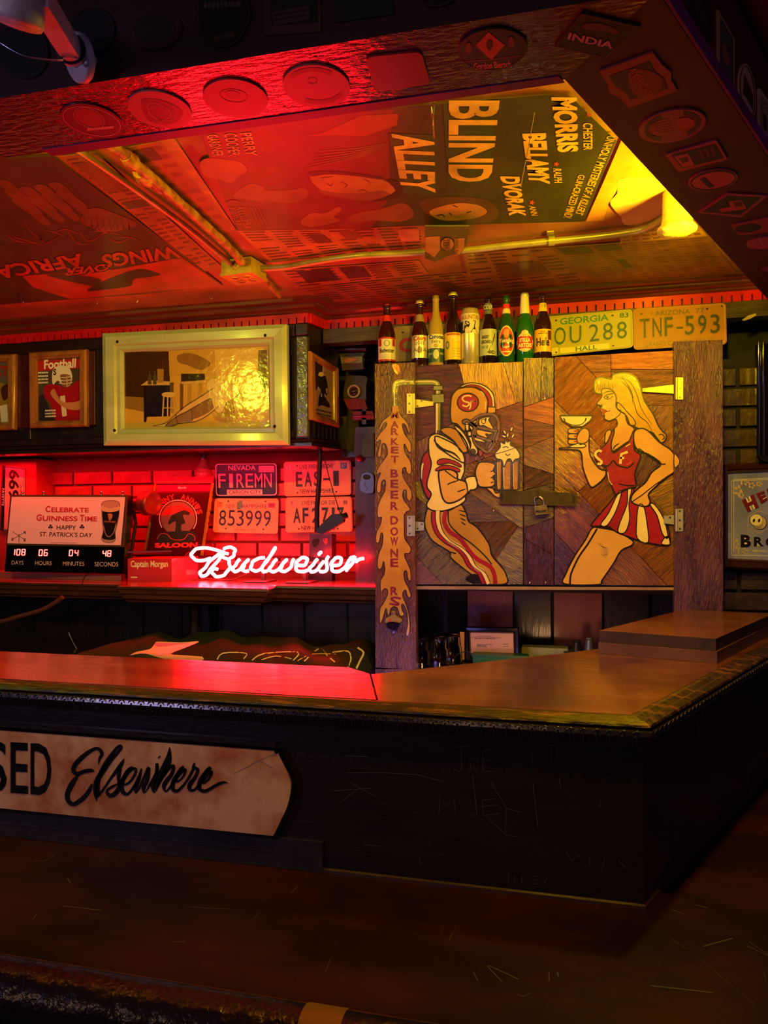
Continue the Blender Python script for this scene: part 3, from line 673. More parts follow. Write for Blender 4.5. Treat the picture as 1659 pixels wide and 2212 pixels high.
# pants
shape(b, PD, Zd([(510, 1385), (560, 1410), (640, 1412), (720, 1395), (800, 1350), (850, 1430), (870, 1500), (950, 1560), (1050, 1700), (1075, 1800), (1150, 1890), (1198, 1960), (1200, 2052), (990, 2052), (960, 2000), (880, 1960), (720, 1830), (700, 1770), (560, 1680), (500, 1590), (480, 1500)], ), tan, o, 3, True)
st = [(560, 1415), (560, 1500), (590, 1600), (660, 1680), (760, 1740), (830, 1810), (880, 1900), (960, 1960), (1005, 2052)]
line(b, PD, Zd(st), 8, o+.0008, wine); line(b, PD, Zd([(x+38, y-8) for x, y in st[:-1]]+[(1050, 2052)]), 9, o+.0009, cream)
line(b, PD, Zd([(670, 1410), (655, 1500), (700, 1590), (790, 1650), (860, 1740), (940, 1830), (1060, 1900), (1100, 1980), (1105, 2052)]), 9, o+.0009, wine)
for dx, w in ((-18, 1.6), (19, 1.6), (58, 1.6)): line(b, PD, Zd([(x+dx, y-(0 if dx < 0 else 6)) for x, y in st]), w, o+.0011)
line(b, PD, Zd([(690, 1400), (700, 1520), (790, 1620), (900, 1700), (1010, 1800), (1075, 1880)]), 2.5, o+.0011)
for k in range(4): line(b, PD, Zd([(780+k*8, 1400+k*35), (850-k*2, 1420+k*38)]), 2.4, o+.0012, taper=True)
line(b, PD, Zd([(700, 1770), (760, 1785)]), 2.5, o+.0012)
shape(b, PD, Zd([(880, 1980), (930, 1965), (970, 2000), (950, 2050), (890, 2045), (840, 2010)]), M_line, o+.0012, 0)
# shoulders, collar, sleeve stripes
shape(b, PD, Zd([(625, 700), (680, 668), (760, 690), (830, 770), (865, 850), (850, 890), (800, 880), (740, 790)]), AP('#c48e2c', '#a87420'), o+.0010)
shape(b, PD, Zd([(742, 655), (790, 680), (845, 745), (885, 840), (870, 885), (845, 830), (800, 745)]), cream, o+.0013, 2.4)
shape(b, PD, Zd([(575, 750), (650, 770), (760, 830), (820, 900), (832, 980), (760, 950), (650, 880), (590, 830)]), cream, o+.0012, 3)
line(b, PD, Zd([(560, 780), (640, 860), (740, 900), (800, 960)]), 4.5, o+.0016, taper=True)
shape(b, PD, Zd([(600, 960), (660, 945), (740, 965), (800, 1000), (795, 1020), (700, 985), (605, 1000)]), wine, o+.0016, 2)
shape(b, PD, Zd([(580, 1040), (640, 1005), (720, 1010), (790, 1040), (780, 1065), (700, 1040), (600, 1055)]), wine, o+.0016, 2)
# arms, wristband, hand
shape(b, PD, Zd([(605, 1070), (640, 1045), (720, 1045), (770, 1080), (775, 1125), (840, 1150), (862, 1200), (860, 1250), (790, 1310), (700, 1340), (650, 1310), (622, 1220)]), skn, o+.0014, 3.4)
line(b, PD, Zd([(660, 1050), (740, 1110), (780, 1135), (700, 1165), (690, 1180)]), 2.6, o+.0018)
line(b, PD, Zd([(770, 1240), (845, 1215)]), 3, o+.0018, taper=True)
shape(b, PD, Zd([(845, 1120), (930, 1105), (948, 1190), (920, 1220), (885, 1225), (868, 1255), (856, 1180)]), cream, o+.0018, 3)
shape(b, PD, Zd([(930, 1060), (960, 985), (1020, 975), (1085, 985), (1105, 1010), (1090, 1050), (1110, 1080), (1085, 1110), (1105, 1150), (1085, 1190), (1010, 1200), (960, 1185), (940, 1130)]), skn, o+.0016, 3.4)
for y in (1052, 1108, 1152): line(b, PD, Zd([(1092, y), (1065, y+8)]), 2.4, o+.002)
# mug and foam
mug = AP('#a8702c', '#8c5a22')
shape(b, PD, Zd([(1100, 960), (1200, 930), (1320, 950), (1322, 1210), (1280, 1225), (1150, 1228), (1108, 1220)]), AP('#3a2850'), o+.0012, 2, False)
for x0, x1 in ((1118, 1160), (1172, 1245), (1258, 1310)): shape(b, PD, Zd([(x0, 975), (x1, 970), (x1-2, 1215), (x0+5, 1218)]), mug, o+.0018, 2, False)
for x in (1124, 1180, 1264): line(b, PD, Zd([(x, 985), (x+2, 1200)]), 1.8, o+.0021, cream, False)
shape(b, PD, Zd([(1030, 1205), (1085, 1210), (1110, 1250), (1150, 1245), (1145, 1290), (1105, 1280), (1070, 1245)]), skn, o+.001, 2.4)
shape(b, PD, Zd([(1105, 900), (1150, 845), (1150, 800), (1190, 815), (1190, 780), (1215, 800), (1245, 785), (1240, 825), (1285, 850), (1320, 900), (1320, 940), (1280, 955), (1262, 985), (1240, 950), (1215, 955), (1195, 1000), (1180, 1018), (1165, 960), (1120, 945)]), cream, o+.0022, 2.6, n=4)
line(b, PD, Zd([(1110, 905), (1200, 880), (1285, 850)]), 1.6, o+.0026); line(b, PD, Zd([(1195, 900), (1215, 918), (1240, 905)]), 2, o+.0026); line(b, PD, Zd([(1170, 850), (1200, 840), (1225, 850)]), 2, o+.0026)
for x, y, a in ((1190, 712, 60), (1215, 738, 100), (1250, 685, 115), (1262, 745, 120), (1183, 748, 20)): shape(b, PD, Zd(ell(x, y, 20, 9, a, 8)), cream, o+.0012, 1.2, False)
# helmet
shape(b, PD, Zh([(440, 300), (600, 232), (800, 245), (960, 330), (1045, 440), (1065, 560), (1060, 690), (960, 690), (940, 560), (860, 400), (700, 310), (560, 300)]), cream, o+.0018, 2.4)
shape(b, PD, Zh([(450, 330), (600, 262), (780, 275), (930, 365), (1010, 500), (1022, 650), (960, 660), (945, 560), (870, 410), (720, 320), (580, 305)]), wine, o+.0021, 1.6)
shape(b, PD, Zh([(285, 560), (310, 450), (390, 350), (500, 310), (640, 302), (760, 320), (880, 410), (945, 540), (940, 660), (925, 760), (840, 800), (740, 830), (660, 900), (600, 900), (560, 950), (540, 1080), (500, 1080), (400, 970), (300, 930), (275, 780)]), gold, o+.0024, 3.2)
shape(b, PD, Zh(ell(590, 577, 190, 165, 0, 20)), wine, o+.0028, 2.6, False)
line(b, PD, Zh([(655, 470), (600, 455), (520, 470), (490, 515), (530, 560), (600, 580), (615, 610), (560, 650), (490, 625)]), 3.2, o+.0032, cream)
line(b, PD, Zh([(740, 560), (645, 570), (640, 650), (615, 700)]), 2.8, o+.0033, cream, False); line(b, PD, Zh([(640, 560), (740, 560)]), 2.6, o+.0033, cream, False)
shape(b, PD, Zh([(950, 655), (1085, 660), (1080, 765), (945, 770)]), AP('#c88e28'), o+.0028, 3, False)
line(b, PD, Zh([(895, 560), (905, 640), (895, 700)]), 1.6, o+.0028, AP('#e8c850')); line(b, PD, Zh([(830, 380), (880, 440)]), 1.6, o+.0028, AP('#e8c850'))
# face and cage
shape(b, PD, Zh([(640, 930), (760, 830), (900, 790), (1040, 800), (1110, 860), (1140, 1000), (1120, 1150), (1060, 1330), (950, 1470), (820, 1400), (720, 1320), (680, 1200), (690, 1050)]), AP('#4a2420'), o+.0026, 0)
shape(b, PD, Zh([(790, 900), (860, 850), (990, 840), (960, 890), (1000, 960), (1045, 1055), (950, 1030), (880, 990), (800, 990)]), cream, o+.0028, 2)
b.flat([PD(x, y, o+.0031) for x, y in Zh(ell(870, 915, 38, 42, 0, 12))], cream); line(b, PD, Zh(ell(870, 915, 38, 42, 0, 12)+[(908, 915)]), 1.6, o+.0033); b.flat([PD(x, y, o+.0034) for x, y in Zh(ell(905, 885, 16, 34, 15, 10))], M_line)
shape(b, PD, Zh([(905, 955), (950, 920), (1000, 970), (1040, 1055), (960, 1030)]), AP('#d8a838'), o+.003, 0)
shape(b, PD, Zh([(750, 1065), (900, 1090), (1040, 1120), (980, 1150), (905, 1140), (940, 1215), (800, 1170), (755, 1140)]), AP('#d0a040'), o+.0028, 2)
shape(b, PD, Zh([(710, 1205), (800, 1225), (920, 1290), (860, 1290), (720, 1255)]), cream, o+.0028, 2)
shape(b, PD, Zh([(665, 950), (745, 885), (735, 930), (690, 965)]), cream, o+.0028, 2)
cage = AP('#6e4c40')
for pts, w in (([(640, 930), (760, 830), (900, 790), (1050, 800), (1115, 870), (1140, 1000), (1125, 1150), (1060, 1330), (940, 1465), (820, 1395), (720, 1310), (680, 1200), (690, 1080), (710, 990), (640, 930)], 4.6), ([(640, 940), (780, 1020), (950, 1060), (1130, 1100)], 4.4), ([(680, 1170), (850, 1220), (1000, 1270), (1080, 1290)], 4.4), ([(770, 880), (740, 1000), (720, 1150), (730, 1200)], 4), ([(1090, 1100), (1040, 1250), (960, 1400)], 3.6)):
    line(b, PD, Zh(pts), w+2.2, o+.0036); line(b, PD, Zh(pts), w, o+.0038, cage)
for pts in ([(495, 900), (560, 875), (620, 900), (620, 960), (550, 970), (500, 955)],): shape(b, PD, Zh(pts), cage, o+.0038, 2.4)
for pts in ([(545, 950), (600, 950), (605, 1070), (560, 1075)], [(590, 1105), (645, 1105), (645, 1175), (595, 1175)], [(610, 1205), (660, 1200), (690, 1300), (760, 1420), (755, 1490), (700, 1520), (630, 1505), (610, 1450), (640, 1380), (640, 1300)], [(625, 990), (680, 1030), (665, 1075), (625, 1035)]):
    shape(b, PD, Zh(pts), cream, o+.004, 2.4)
shape(b, PD, Zh(ell(680, 1460, 52, 48, 0, 12)), AP('#3a2828'), o+.0045, 1.6, False)
shape(b, PD, Zh([(785, 1430), (845, 1450), (850, 1500), (815, 1545), (785, 1500)]), wine, o+.0012, 1.6)
pm = b.build('painting', dl, label='painted football player drinking from a beer mug')
# painted tap pipe running from the post onto the door
M_pipeart = AP('#8a9060', '#4a5038')
for P_, parent, segs in ((PP, bc, [Zd([(222, 480), (222, 330), (250, 275), (385, 270)])]), (PD, dl, [Zd([(392, 272), (560, 270), (600, 300), (600, 360), (600, 700)])])):
    b = MB()
    for s_ in segs: line(b, P_, s_, 13, .0012); line(b, P_, s_, 9.5, .0015, M_pipeart); line(b, P_, [(x-1.5, y-1.5) for x, y in s_], 2.4, .0018, cream)
    if parent is dl:
        for q_ in ([(545, 380), (650, 372), (655, 450), (548, 455)], [(560, 300), (640, 300), (640, 340), (560, 340)]): shape(b, PD, Zd(q_), M_pipeart, .002, 2, False)
        line(b, PD, Zd([(585, 460), (585, 720)]), 2.4, .0018, cream); line(b, PD, Zd([(630, 460), (640, 700)]), 2, .0016)
    b.build('painted_pipe', parent)

# flames and lettering down the left post
Zf = zm(805, 860, 8.508)
flL = Zf([(365, 130), (355, 250), (280, 350), (190, 420), (120, 560), (150, 575), (195, 480), (245, 440), (250, 520), (130, 660), (60, 780), (90, 800), (130, 770), (150, 800), (110, 950), (90, 1060), (130, 1085), (160, 1040), (165, 900), (185, 835), (240, 850), (270, 950), (270, 1040), (200, 1150), (110, 1270), (70, 1400), (150, 1370), (100, 1500), (75, 1680), (110, 1740), (150, 1700), (165, 1550), (215, 1500), (240, 1560), (220, 1720), (150, 1850), (95, 2000), (90, 2150)])
flL2 = Zo([(110, 70), (160, 60), (140, 190), (70, 330), (60, 480), (90, 520), (125, 470), (150, 335), (185, 380), (170, 560), (110, 700), (85, 850), (95, 960), (130, 980), (170, 930), (190, 840), (215, 920), (210, 1060), (140, 1190), (150, 1390), (210, 1320), (265, 1350), (262, 1430), (200, 1570), (130, 1690), (132, 1945), (190, 1830), (235, 1665), (270, 1800), (300, 1780), (320, 1680), (375, 1640)])
flR2 = Zo([(440, 1670), (480, 1790), (530, 1810), (560, 1770), (520, 1690), (515, 1600), (560, 1620), (610, 1760), (620, 1950), (590, 2120), (615, 2165), (645, 2130), (662, 1990), (640, 1780), (590, 1600), (540, 1480), (540, 1380), (590, 1350), (610, 1440), (650, 1485), (680, 1440), (630, 1300), (570, 1180), (555, 1050), (580, 1000), (610, 1030), (620, 1120), (650, 1190), (680, 1150), (670, 1000), (610, 850), (570, 760), (570, 700), (640, 700), (680, 640), (660, 570), (580, 460), (560, 340), (560, 30)])
flR = Zf([(590, 2140), (620, 2090), (685, 2060), (670, 2000), (580, 1880), (550, 1780), (575, 1690), (620, 1700), (625, 1820), (670, 1890), (715, 1840), (710, 1700), (600, 1520), (550, 1400), (560, 1290), (610, 1280), (620, 1350), (670, 1400), (710, 1360), (700, 1180), (610, 1030), (575, 900), (590, 840), (640, 950), (680, 1000), (712, 950), (690, 800), (590, 660), (545, 500), (575, 470), (620, 520), (660, 630), (685, 600), (620, 430), (520, 320), (490, 230), (475, 130)])
b = MB(); fl = smooth(flL+flL2+flR2+flR, 3)
b.flat([PP(x, y, .001) for x, y in fl], AP('#c8902a', '#a8701c')); b.ribbon(PP, fl, 1.5, M_line, .0013, True)
b.pic(PP, Zd(smooth([(195, 118), (240, 110), (262, 150), (245, 200), (225, 190), (205, 160)], 3)), AP('#b03018'), .0012)
b.build('painted_flames', bc)
b = MB(); M_let = AP('#8a2030', '#701828')
ys = [250, 425, 555, 738, 892, 1060]
for ch, y in zip('MARKET', ys): b.textq(ch, PP, Zf([(340, y), (475, y), (480, y+125), (335, y+125)]), M_let, .0018, .03)
for ch, y in zip('BEER', (1310, 1500, 1700, 1905)): b.textq(ch, PP, Zf([(330, y), (470, y), (470, y+150), (330, y+150)]), M_let, .0018, .03)
for ch, y in zip('DOWNER', (40, 235, 410, 620, 790, 1290)): b.textq(ch, PP, Zo([(315, y), (452, y), (452, y+150), (315, y+150)]), M_let, .0018, .03)
line(b, PP, Zo([(500, 1500), (400, 1480), (330, 1500), (400, 1555), (460, 1590), (430, 1610), (300, 1590)]), 4.5, .0018, M_let)
b.build('painted_lettering', bc)
dk = MB(); dots(dk, PP, Zd([(108, 210), (150, 198)]), 2.2, M_black, .0012); dots(dk, PP, [(1548, 1085)], 3, M_black, .0012); dk.build('nail_holes', bc)

# cheerleader on the right door
b = MB(); hair = AP('#c8962c', '#a87820')
shape(b, PD, Ze([(588, 345), (600, 290), (650, 270), (720, 285), (740, 250), (830, 236), (905, 265), (945, 330), (975, 440), (1010, 500), (1050, 560), (1085, 640), (1120, 690), (1150, 720), (1140, 765), (1110, 780), (1075, 740), (1040, 700), (980, 690), (900, 660), (860, 620), (850, 560), (800, 500), (750, 450), (700, 400), (640, 400), (600, 390)]), hair, o, 3)
for pts in ([(760, 270), (860, 300), (920, 400), (960, 520), (1040, 640)], [(850, 330), (900, 470), (930, 560), (1000, 620), (1040, 690)], [(800, 260), (880, 380), (890, 470)], [(800, 300), (860, 360), (900, 440)], [(880, 640), (1000, 700)]): line(b, PD, Ze(pts), 1.8, o+.0005, taper=True)
for k in range(9): line(b, PD, Ze([(600+k*16, 300+(k % 3)*12), (612+k*15, 345+(k % 2)*18), (600+k*17, 380)]), 1.2, o+.0005, taper=True)
line(b, PD, Ze(ell(1112, 735, 24, 20, 20, 12, 200, 420)), 2.4, o+.0006)
# left arm (raised hand with glass)
shape(b, PD, Ze([(490, 690), (540, 675), (552, 740), (548, 800), (560, 880), (600, 950), (640, 990), (680, 1000), (670, 1050), (600, 1115), (560, 1120), (520, 1030), (500, 960), (492, 870), (460, 838), (330, 832), (330, 822), (440, 815), (470, 780)]), skn, o+.0004, 3)
for y in (690, 730, 772): shape(b, PD, Ze(smooth([(385, y), (400, y-18), (450, y-16), (470, y), (450, y+18), (400, y+18)], 3)), skn, o+.0006, 2.2, False); shape(b, PD, Ze(ell(448, y, 17, 8)), wine, o+.0009, 0, False)
shape(b, PD, Ze([(455, 745), (480, 690), (515, 668), (548, 690), (545, 760), (500, 790), (470, 790)]), skn, o+.0011, 2.2)
shape(b, PD, Ze([(392, 815), (450, 790), (480, 785), (525, 800), (500, 818)]), cream, o+.0014, 2.2)
shape(b, PD, Ze([(325, 568), (578, 568), (560, 610), (500, 655), (420, 655), (345, 610)]), cream, o+.0014, 3, False)
line(b, PD, Ze([(350, 590), (375, 625), (440, 645), (500, 632), (530, 590)]), 1.8, o+.0018); line(b, PD, Ze([(327, 570), (578, 570)]), 3.5, o+.0019, sm=False)
for a_ in ([(350, 585), (366, 615)], [(520, 615), (528, 585)]): line(b, PD, Ze(a_), 3.4, o+.0019, taper=True)
# face, neck, chest
shape(b, PD, Ze([(660, 360), (720, 365), (760, 420), (760, 500), (800, 540), (830, 560), (850, 630), (900, 670), (905, 740), (840, 780), (730, 850), (715, 800), (735, 690), (770, 640), (755, 595), (710, 610), (672, 595), (668, 560), (645, 545), (638, 510), (650, 495), (610, 480), (625, 455), (650, 420), (645, 380)]), skn, o+.0010, 2.6, n=4)
shape(b, PD, Ze([(780, 470), (850, 545), (900, 600), (910, 640), (870, 640), (840, 570), (770, 520)]), hair, o+.0013, 2)
shape(b, PD, Ze([(640, 512), (660, 520), (690, 535), (670, 548), (662, 572), (645, 560), (650, 545), (636, 530)]), wine, o+.0014, 1.2)
line(b, PD, Ze([(664, 430), (690, 408), (725, 400), (745, 392)]), 2, o+.0015); line(b, PD, Ze([(668, 432), (700, 442), (735, 418)]), 1.6, o+.0015); dots(b, PD, Ze([(694, 426)]), 2.6, M_line, o+.0015)
line(b, PD, Ze([(655, 400), (700, 380), (750, 385)]), 2, o+.0015, taper=True); line(b, PD, Ze([(690, 540), (715, 530)]), 1.4, o+.0015); line(b, PD, Ze([(620, 482), (640, 490), (655, 480)]), 1.4, o+.0015)
line(b, PD, Ze([(740, 600), (790, 560), (795, 520)]), 1.8, o+.0015); line(b, PD, Ze([(735, 840), (750, 810), (785, 785)]), 3, o+.0015, taper=True)
# left shoulder strap bit and top
shape(b, PD, Ze([(672, 770), (680, 700), (712, 680), (722, 700), (700, 760), (680, 785)]), skn, o+.0008, 2.4)
shape(b, PD, Ze([(735, 680), (745, 700), (722, 790), (738, 860), (800, 820), (860, 770), (895, 690), (915, 690), (895, 760), (905, 840), (950, 880), (925, 960), (905, 1030), (915, 1120), (880, 1130), (800, 1165), (755, 1180), (720, 1100), (690, 1030), (680, 970), (625, 940), (600, 900), (640, 830), (690, 780)]), wine, o+.0014, 3, n=4)
line(b, PD, Ze([(655, 955), (700, 960), (740, 920), (770, 955), (850, 975), (900, 935)]), 3.2, o+.0019); line(b, PD, Ze([(780, 1100), (830, 1112), (905, 1115)]), 2.6, o+.0019)
line(b, PD, Ze([(695, 1010), (705, 1070), (730, 1110)]), 1.6, o+.0019, cream); line(b, PD, Ze([(835, 810), (870, 790)]), 2, o+.0019, cream); line(b, PD, Ze([(840, 955), (880, 930)]), 1.6, o+.0019, AP('#c85058'))
line(b, PD, Ze([(648, 850), (625, 842), (602, 860), (605, 890), (645, 925), (640, 945), (615, 945)]), 5, o+.0021, cream)
line(b, PD, Ze([(850, 852), (800, 870), (792, 945)]), 5.4, o+.0021, cream, False); line(b, PD, Ze([(790, 900), (822, 900)]), 4.6, o+.0021, cream, False)
# right arm on the hip
shape(b, PD, Ze([(900, 700), (950, 670), (1010, 690), (1100, 780), (1205, 860), (1212, 1000), (1150, 1050), (1060, 1130), (1010, 1185), (1025, 1240), (1000, 1275), (940, 1270), (880, 1240), (885, 1190), (930, 1140), (990, 1090), (1040, 1010), (1110, 945), (1010, 870), (950, 850), (905, 800)]), skn, o+.0018, 3, n=4)
line(b, PD, Ze([(935, 825), (1020, 885), (1110, 945), (1145, 945)]), 2.6, o+.0023); line(b, PD, Ze([(885, 1240), (960, 1190), (1060, 1110), (1210, 1010)]), 2.2, o+.0023, sm=False)
# skirt
shape(b, PD, Ze([(780, 1170), (860, 1140), (900, 1150), (880, 1230), (1000, 1275), (1040, 1260), (1100, 1330), (1160, 1430), (1180, 1560), (1130, 1580), (1060, 1570), (960, 1550), (850, 1510), (770, 1480), (690, 1430), (575, 1430), (580, 1400), (640, 1330)]), wine, o+.0012, 3, n=4)
for q_ in ([(800, 1180), (780, 1165), (700, 1330), (640, 1415), (690, 1425), (760, 1310)], [(880, 1150), (850, 1140), (845, 1260), (790, 1400), (775, 1475), (830, 1478), (865, 1380), (860, 1250)], [(935, 1270), (975, 1275), (1000, 1400), (1010, 1555), (925, 1525), (920, 1400)], [(1025, 1265), (1060, 1262), (1130, 1370), (1165, 1520), (1120, 1490), (1080, 1350)], [(1165, 1510), (1178, 1572), (1115, 1570), (1130, 1530)]):
    shape(b, PD, Ze(q_), cream, o+.0016, 2.4, n=3)
# legs
shape(b, PD, Ze([(575, 1445), (640, 1445), (760, 1470), (885, 1540), (880, 1580), (800, 1620), (740, 1720), (650, 1850), (620, 1885), (360, 1880), (370, 1800), (440, 1660), (520, 1540)]), skn, o+.0008, 3, n=4)
line(b, PD, Ze([(612, 1450), (540, 1570), (470, 1670), (410, 1800), (402, 1880)]), 4, o+.0012); 
sf = mat('sketched_mark', '#8a6a6a', .4)
for k in range(7): line(b, PD, Ze([(615+k*8, 1560+k*6), (660+k*6, 1580+(k*37 % 40)), (640+k*9, 1640+k*4), (680, 1680-k*9)]), .7, o+.0012, sf)
b.build('painting', dr, label='painted cheerleader holding a cocktail glass')
b = MB(); shape(b, PP, Ze([(1214, 872), (1235, 885), (1255, 925), (1240, 960), (1214, 968)]), skn, .001, 1.6); b.build('painted_elbow', bc)
# ------------------------------------------------------------------ bottles on the cabinet
YB = 2.735; PB = PY(YB)
def bottle(cx, top, bot, w, glassc, label, neckc, art, shoulder=.60, cap=None, liquid=None, name='beer_bottle'):
    p = PB(cx, bot); q = PB(cx, top); z0 = 2.1845; hh = q.z-z0; r = (PB(cx+w/2, bot)-PB(cx-w/2, bot)).length/2
    t = thing(name, (p.x, YB, z0), label, 'bottle')
    c = (p.x, YB, z0); gm = mat('glass_'+glassc, glassc, .06, trans=.0 if liquid is None else .0, coat=.8, spec=.8)
    prof = [(0, 0), (r*.9, 0), (r, .006), (r, hh*.50), (r*.97, hh*.54), (r*.80, hh*.62), (r*.55, hh*.70), (r*.43, hh*.78), (r*.38, hh*.90), (r*.39, hh*.915), (r*.45, hh*.925), (r*.45, hh*.945), (r*.39, hh*.95), (r*.39, hh*.985), (0, hh*.985)]
    b = MB(); b.lathe(prof, c, gm, 24); b.build('glass', t)
    if cap:
        b = MB(); b.lathe([(r*.50, hh*.95), (r*.54, hh*.955), (r*.47, hh*.985), (r*.42, hh), (0, hh*1.003)], c, mat('cap_'+cap, cap, .3, .5), 20); b.build('cap', t)
    b = MB(); nb = MB()
    A0 = -90+degYaw(p.x)
    def cyl(u, v, off=.0006, rr=r, span=150, z0=0.0, z1=1.0): a = radians(A0+(u-.5)*span); return V3((c[0]+(rr+off)*cos(a), c[1]+(rr+off)*sin(a), c[2]+hh*(z0+(z1-z0)*v)))
    def band(z0_, z1_, m, rr0, rr1, off=.0004, span=360):
        n = 24; vs = []; 
        for k in range(n+1):
            a = radians(A0-span/2+span*k/n)
            for rr, z in ((rr0, z0_), (rr1, z1_)): vs.append((c[0]+(rr+off)*cos(a), c[1]+(rr+off)*sin(a), c[2]+hh*z))
        (nb if z0_ > .6 else b).add(vs, [(2*k, 2*k+2, 2*k+3, 2*k+1) for k in range(n)], m, True)
    def blob(u0, u1, v0, v1, m, off=.0009, kind='rect', span=180):
        """shape on the body; u in -1..1 across the visible half (sine), v as share of height"""
        pts = ell((u0+u1)/2, (v0+v1)/2, (u1-u0)/2, (v1-v0)/2, 0, 24) if kind == 'ell' else [(u0+(u1-u0)*k/8, v0) for k in range(9)]+[(u1-(u1-u0)*k/8, v1) for k in range(9)]
        def pt(u, v): a = radians(A0)+math.asin(max(-.98, min(.98, u))); return V3((c[0]+(r+off)*cos(a), c[1]+(r+off)*sin(a), c[2]+hh*v))
        if kind == 'ell':
            ctr = len(b.v); b.add([pt((u0+u1)/2, (v0+v1)/2)]+[pt(*q_) for q_ in pts], [(0, k+1, (k+1) % len(pts)+1) for k in range(len(pts))], m)
        else: b.add([pt(*q_) for q_ in pts], [(k, k+1, 16-k, 17-k) for k in range(8)], m)
    def word(s_, u0, u1, v0, v1, m, off=.0012, bold=.0):
        def fn(u, v): a = radians(A0)+math.asin(max(-.97, min(.97, u0+(u1-u0)*u))); return V3((c[0]+(r+off)*cos(a), c[1]+(r+off)*sin(a), c[2]+hh*(v0+(v1-v0)*v)))
        b.text(s_, fn, m, bold, 2)
    art(band, blob, word, r, hh); b.build('label', t)
    if nb.v: nb.build('neck_label', t)
    return t
def degYaw(x): return -math.degrees(math.atan2(x, YB))
LP = lambda h: mat('label_'+h.strip('#'), h, .35)
FO = lambda h: mat('foil_'+h.strip('#'), h, .25, .6)
def a1(band, blob, word, r, h):
    band(.12, .47, LP('#d8d2b8'), r, r); band(.12, .145, LP('#b01c28'), r, r, .0006); band(.445, .47, LP('#b01c28'), r, r, .0006); band(.72, .81, LP('#c82c28'), r*.52, r*.42)
    blob(-.9, -.62, .34, .44, LP('#b01c28')); blob(.62, .9, .34, .44, LP('#b01c28')); blob(-.35, .35, .33, .43, LP('#8a9a90'), kind='ell'); blob(-.22, .22, .345, .415, LP('#d8d2b8'), .0011, 'ell')
    word('Budweiser', -.8, .8, .24, .31, LP('#281418'), bold=.02)
    for v in (.16, .18, .20): word('...........', -.6, .6, v, v+.006, LP('#8a3030'))
bottle(836, 655, 783, 36, '#2a0f06', 'brown longneck bottle with white and red label, leftmost on the post', None, a1, cap='#7a1a18')
def a2(band, blob, word, r, h):
    band(.14, .47, FO('#d8d0c8'), r, r); band(.68, .79, FO('#c8b890'), r*.60, r*.43); word('Coors', -.7, .7, .39, .46, LP('#c02028'), bold=.03); word('LIGHT', -.55, .55, .33, .38, LP('#6a3a30'))
    blob(-.3, .3, .2, .31, FO('#9a8878'), kind='ell'); word('O', -.15, .15, .21, .30, LP('#4a3a30')); word('A   X', -.8, .8, .23, .29, LP('#6a5a50'))
bottle(907, 650, 781, 35, '#2a0f06', 'brown bottle with silver label and red script, right of the plate with the red C', None, a2, cap='#c8b890')
def a3(band, blob, word, r, h):
    band(.25, .44, LP('#e0d8a8'), r, r); band(.06, .25, LP('#2c4a50'), r, r); word('Corona', -.85, .85, .375, .435, LP('#1c2c48'), bold=.03); word('Extra', -.5, .5, .32, .365, LP('#1c2c48'))
    blob(-.3, .3, .26, .31, LP('#b89a50'), kind='ell'); blob(-.35, .35, .10, .23, LP('#c8c8a0'), kind='ell'); word('CERVEZA', -.9, -.45, .16, .19, LP('#d8d8b0')); word('MEXICO', .45, .9, .16, .19, LP('#d8d8b0'))
bottle(942, 637, 780, 34, '#a89040', 'clear bottle of pale beer with white and blue label and no cap', None, a3)
def a4(band, blob, word, r, h):
    band(.08, .44, LP('#d8b828'), r, r); word('Alaskan', -.8, .8, .40, .435, LP('#b04018'), bold=.02) if False else blob(-.7, .7, .405, .43, LP('#b04018')); word('PILS', -.3, .85, .33, .385, LP('#e8d878'), bold=.03); blob(-.85, -.4, .22, .33, LP('#4a6a50'), kind='ell'); blob(-.75, -.5, .24, .31, LP('#a8a860'), .0011, 'ell')
    for k in range(4): blob(-.1, .85, .12+k*.035, .125+k*.035, LP('#8a6a18'))
bottle(979, 632, 779, 37, '#1c0c06', 'dark bottle with plain yellow label and bright yellow cap', None, a4, cap='#d8c840')
t = thing('beer_can', (PB(1016, 779).x, YB, 2.1845), 'tall cream and gold beer can standing among the bottles', 'can')
cr = .0335; ch = PB(1016, 667).z-2.1845; c_ = (PB(1016, 779).x, YB, 2.1845)
b = MB(); b.lathe([(0, 0), (cr*.8, 0), (cr, .008), (cr, ch*.90), (cr*.86, ch*.965), (cr*.86, ch*.985), (cr*.80, ch*.985), (cr*.78, ch*.97), (0, ch*.97)], c_, FO('#d8c890'), 28); b.build('can_body', t)
b = MB()
def cw(s_, a0, a1_, v0, v1, m, off=.0012, bold=.03):
    b.text(s_, lambda u, v: V3((c_[0]+(cr+off)*cos(radians(a0+(a1_-a0)*u)), c_[1]+(cr+off)*sin(radians(a0+(a1_-a0)*u)), c_[2]+ch*(v0+(v1-v0)*v))), m, bold, 2)
n = 20; vs = []
for k in range(n+1):
    a = radians(180+180*k/n); vs += [(c_[0]+(cr+.0006)*cos(a), c_[1]+(cr+.0006)*sin(a), c_[2]+ch*.54), (c_[0]+(cr+.0006)*cos(a), c_[1]+(cr+.0006)*sin(a), c_[2]+ch*.885)]
b.add(vs, [(2*k, 2*k+2, 2*k+3, 2*k+1) for k in range(n)], LP('#d0c49c'), True)
cw('LAGUNITAS', 205, 338, .78, .86, LP('#a8781c')); cw('IPA', 200, 345, .55, .76, LP('#141010'), bold=.06); b.build('label', t)
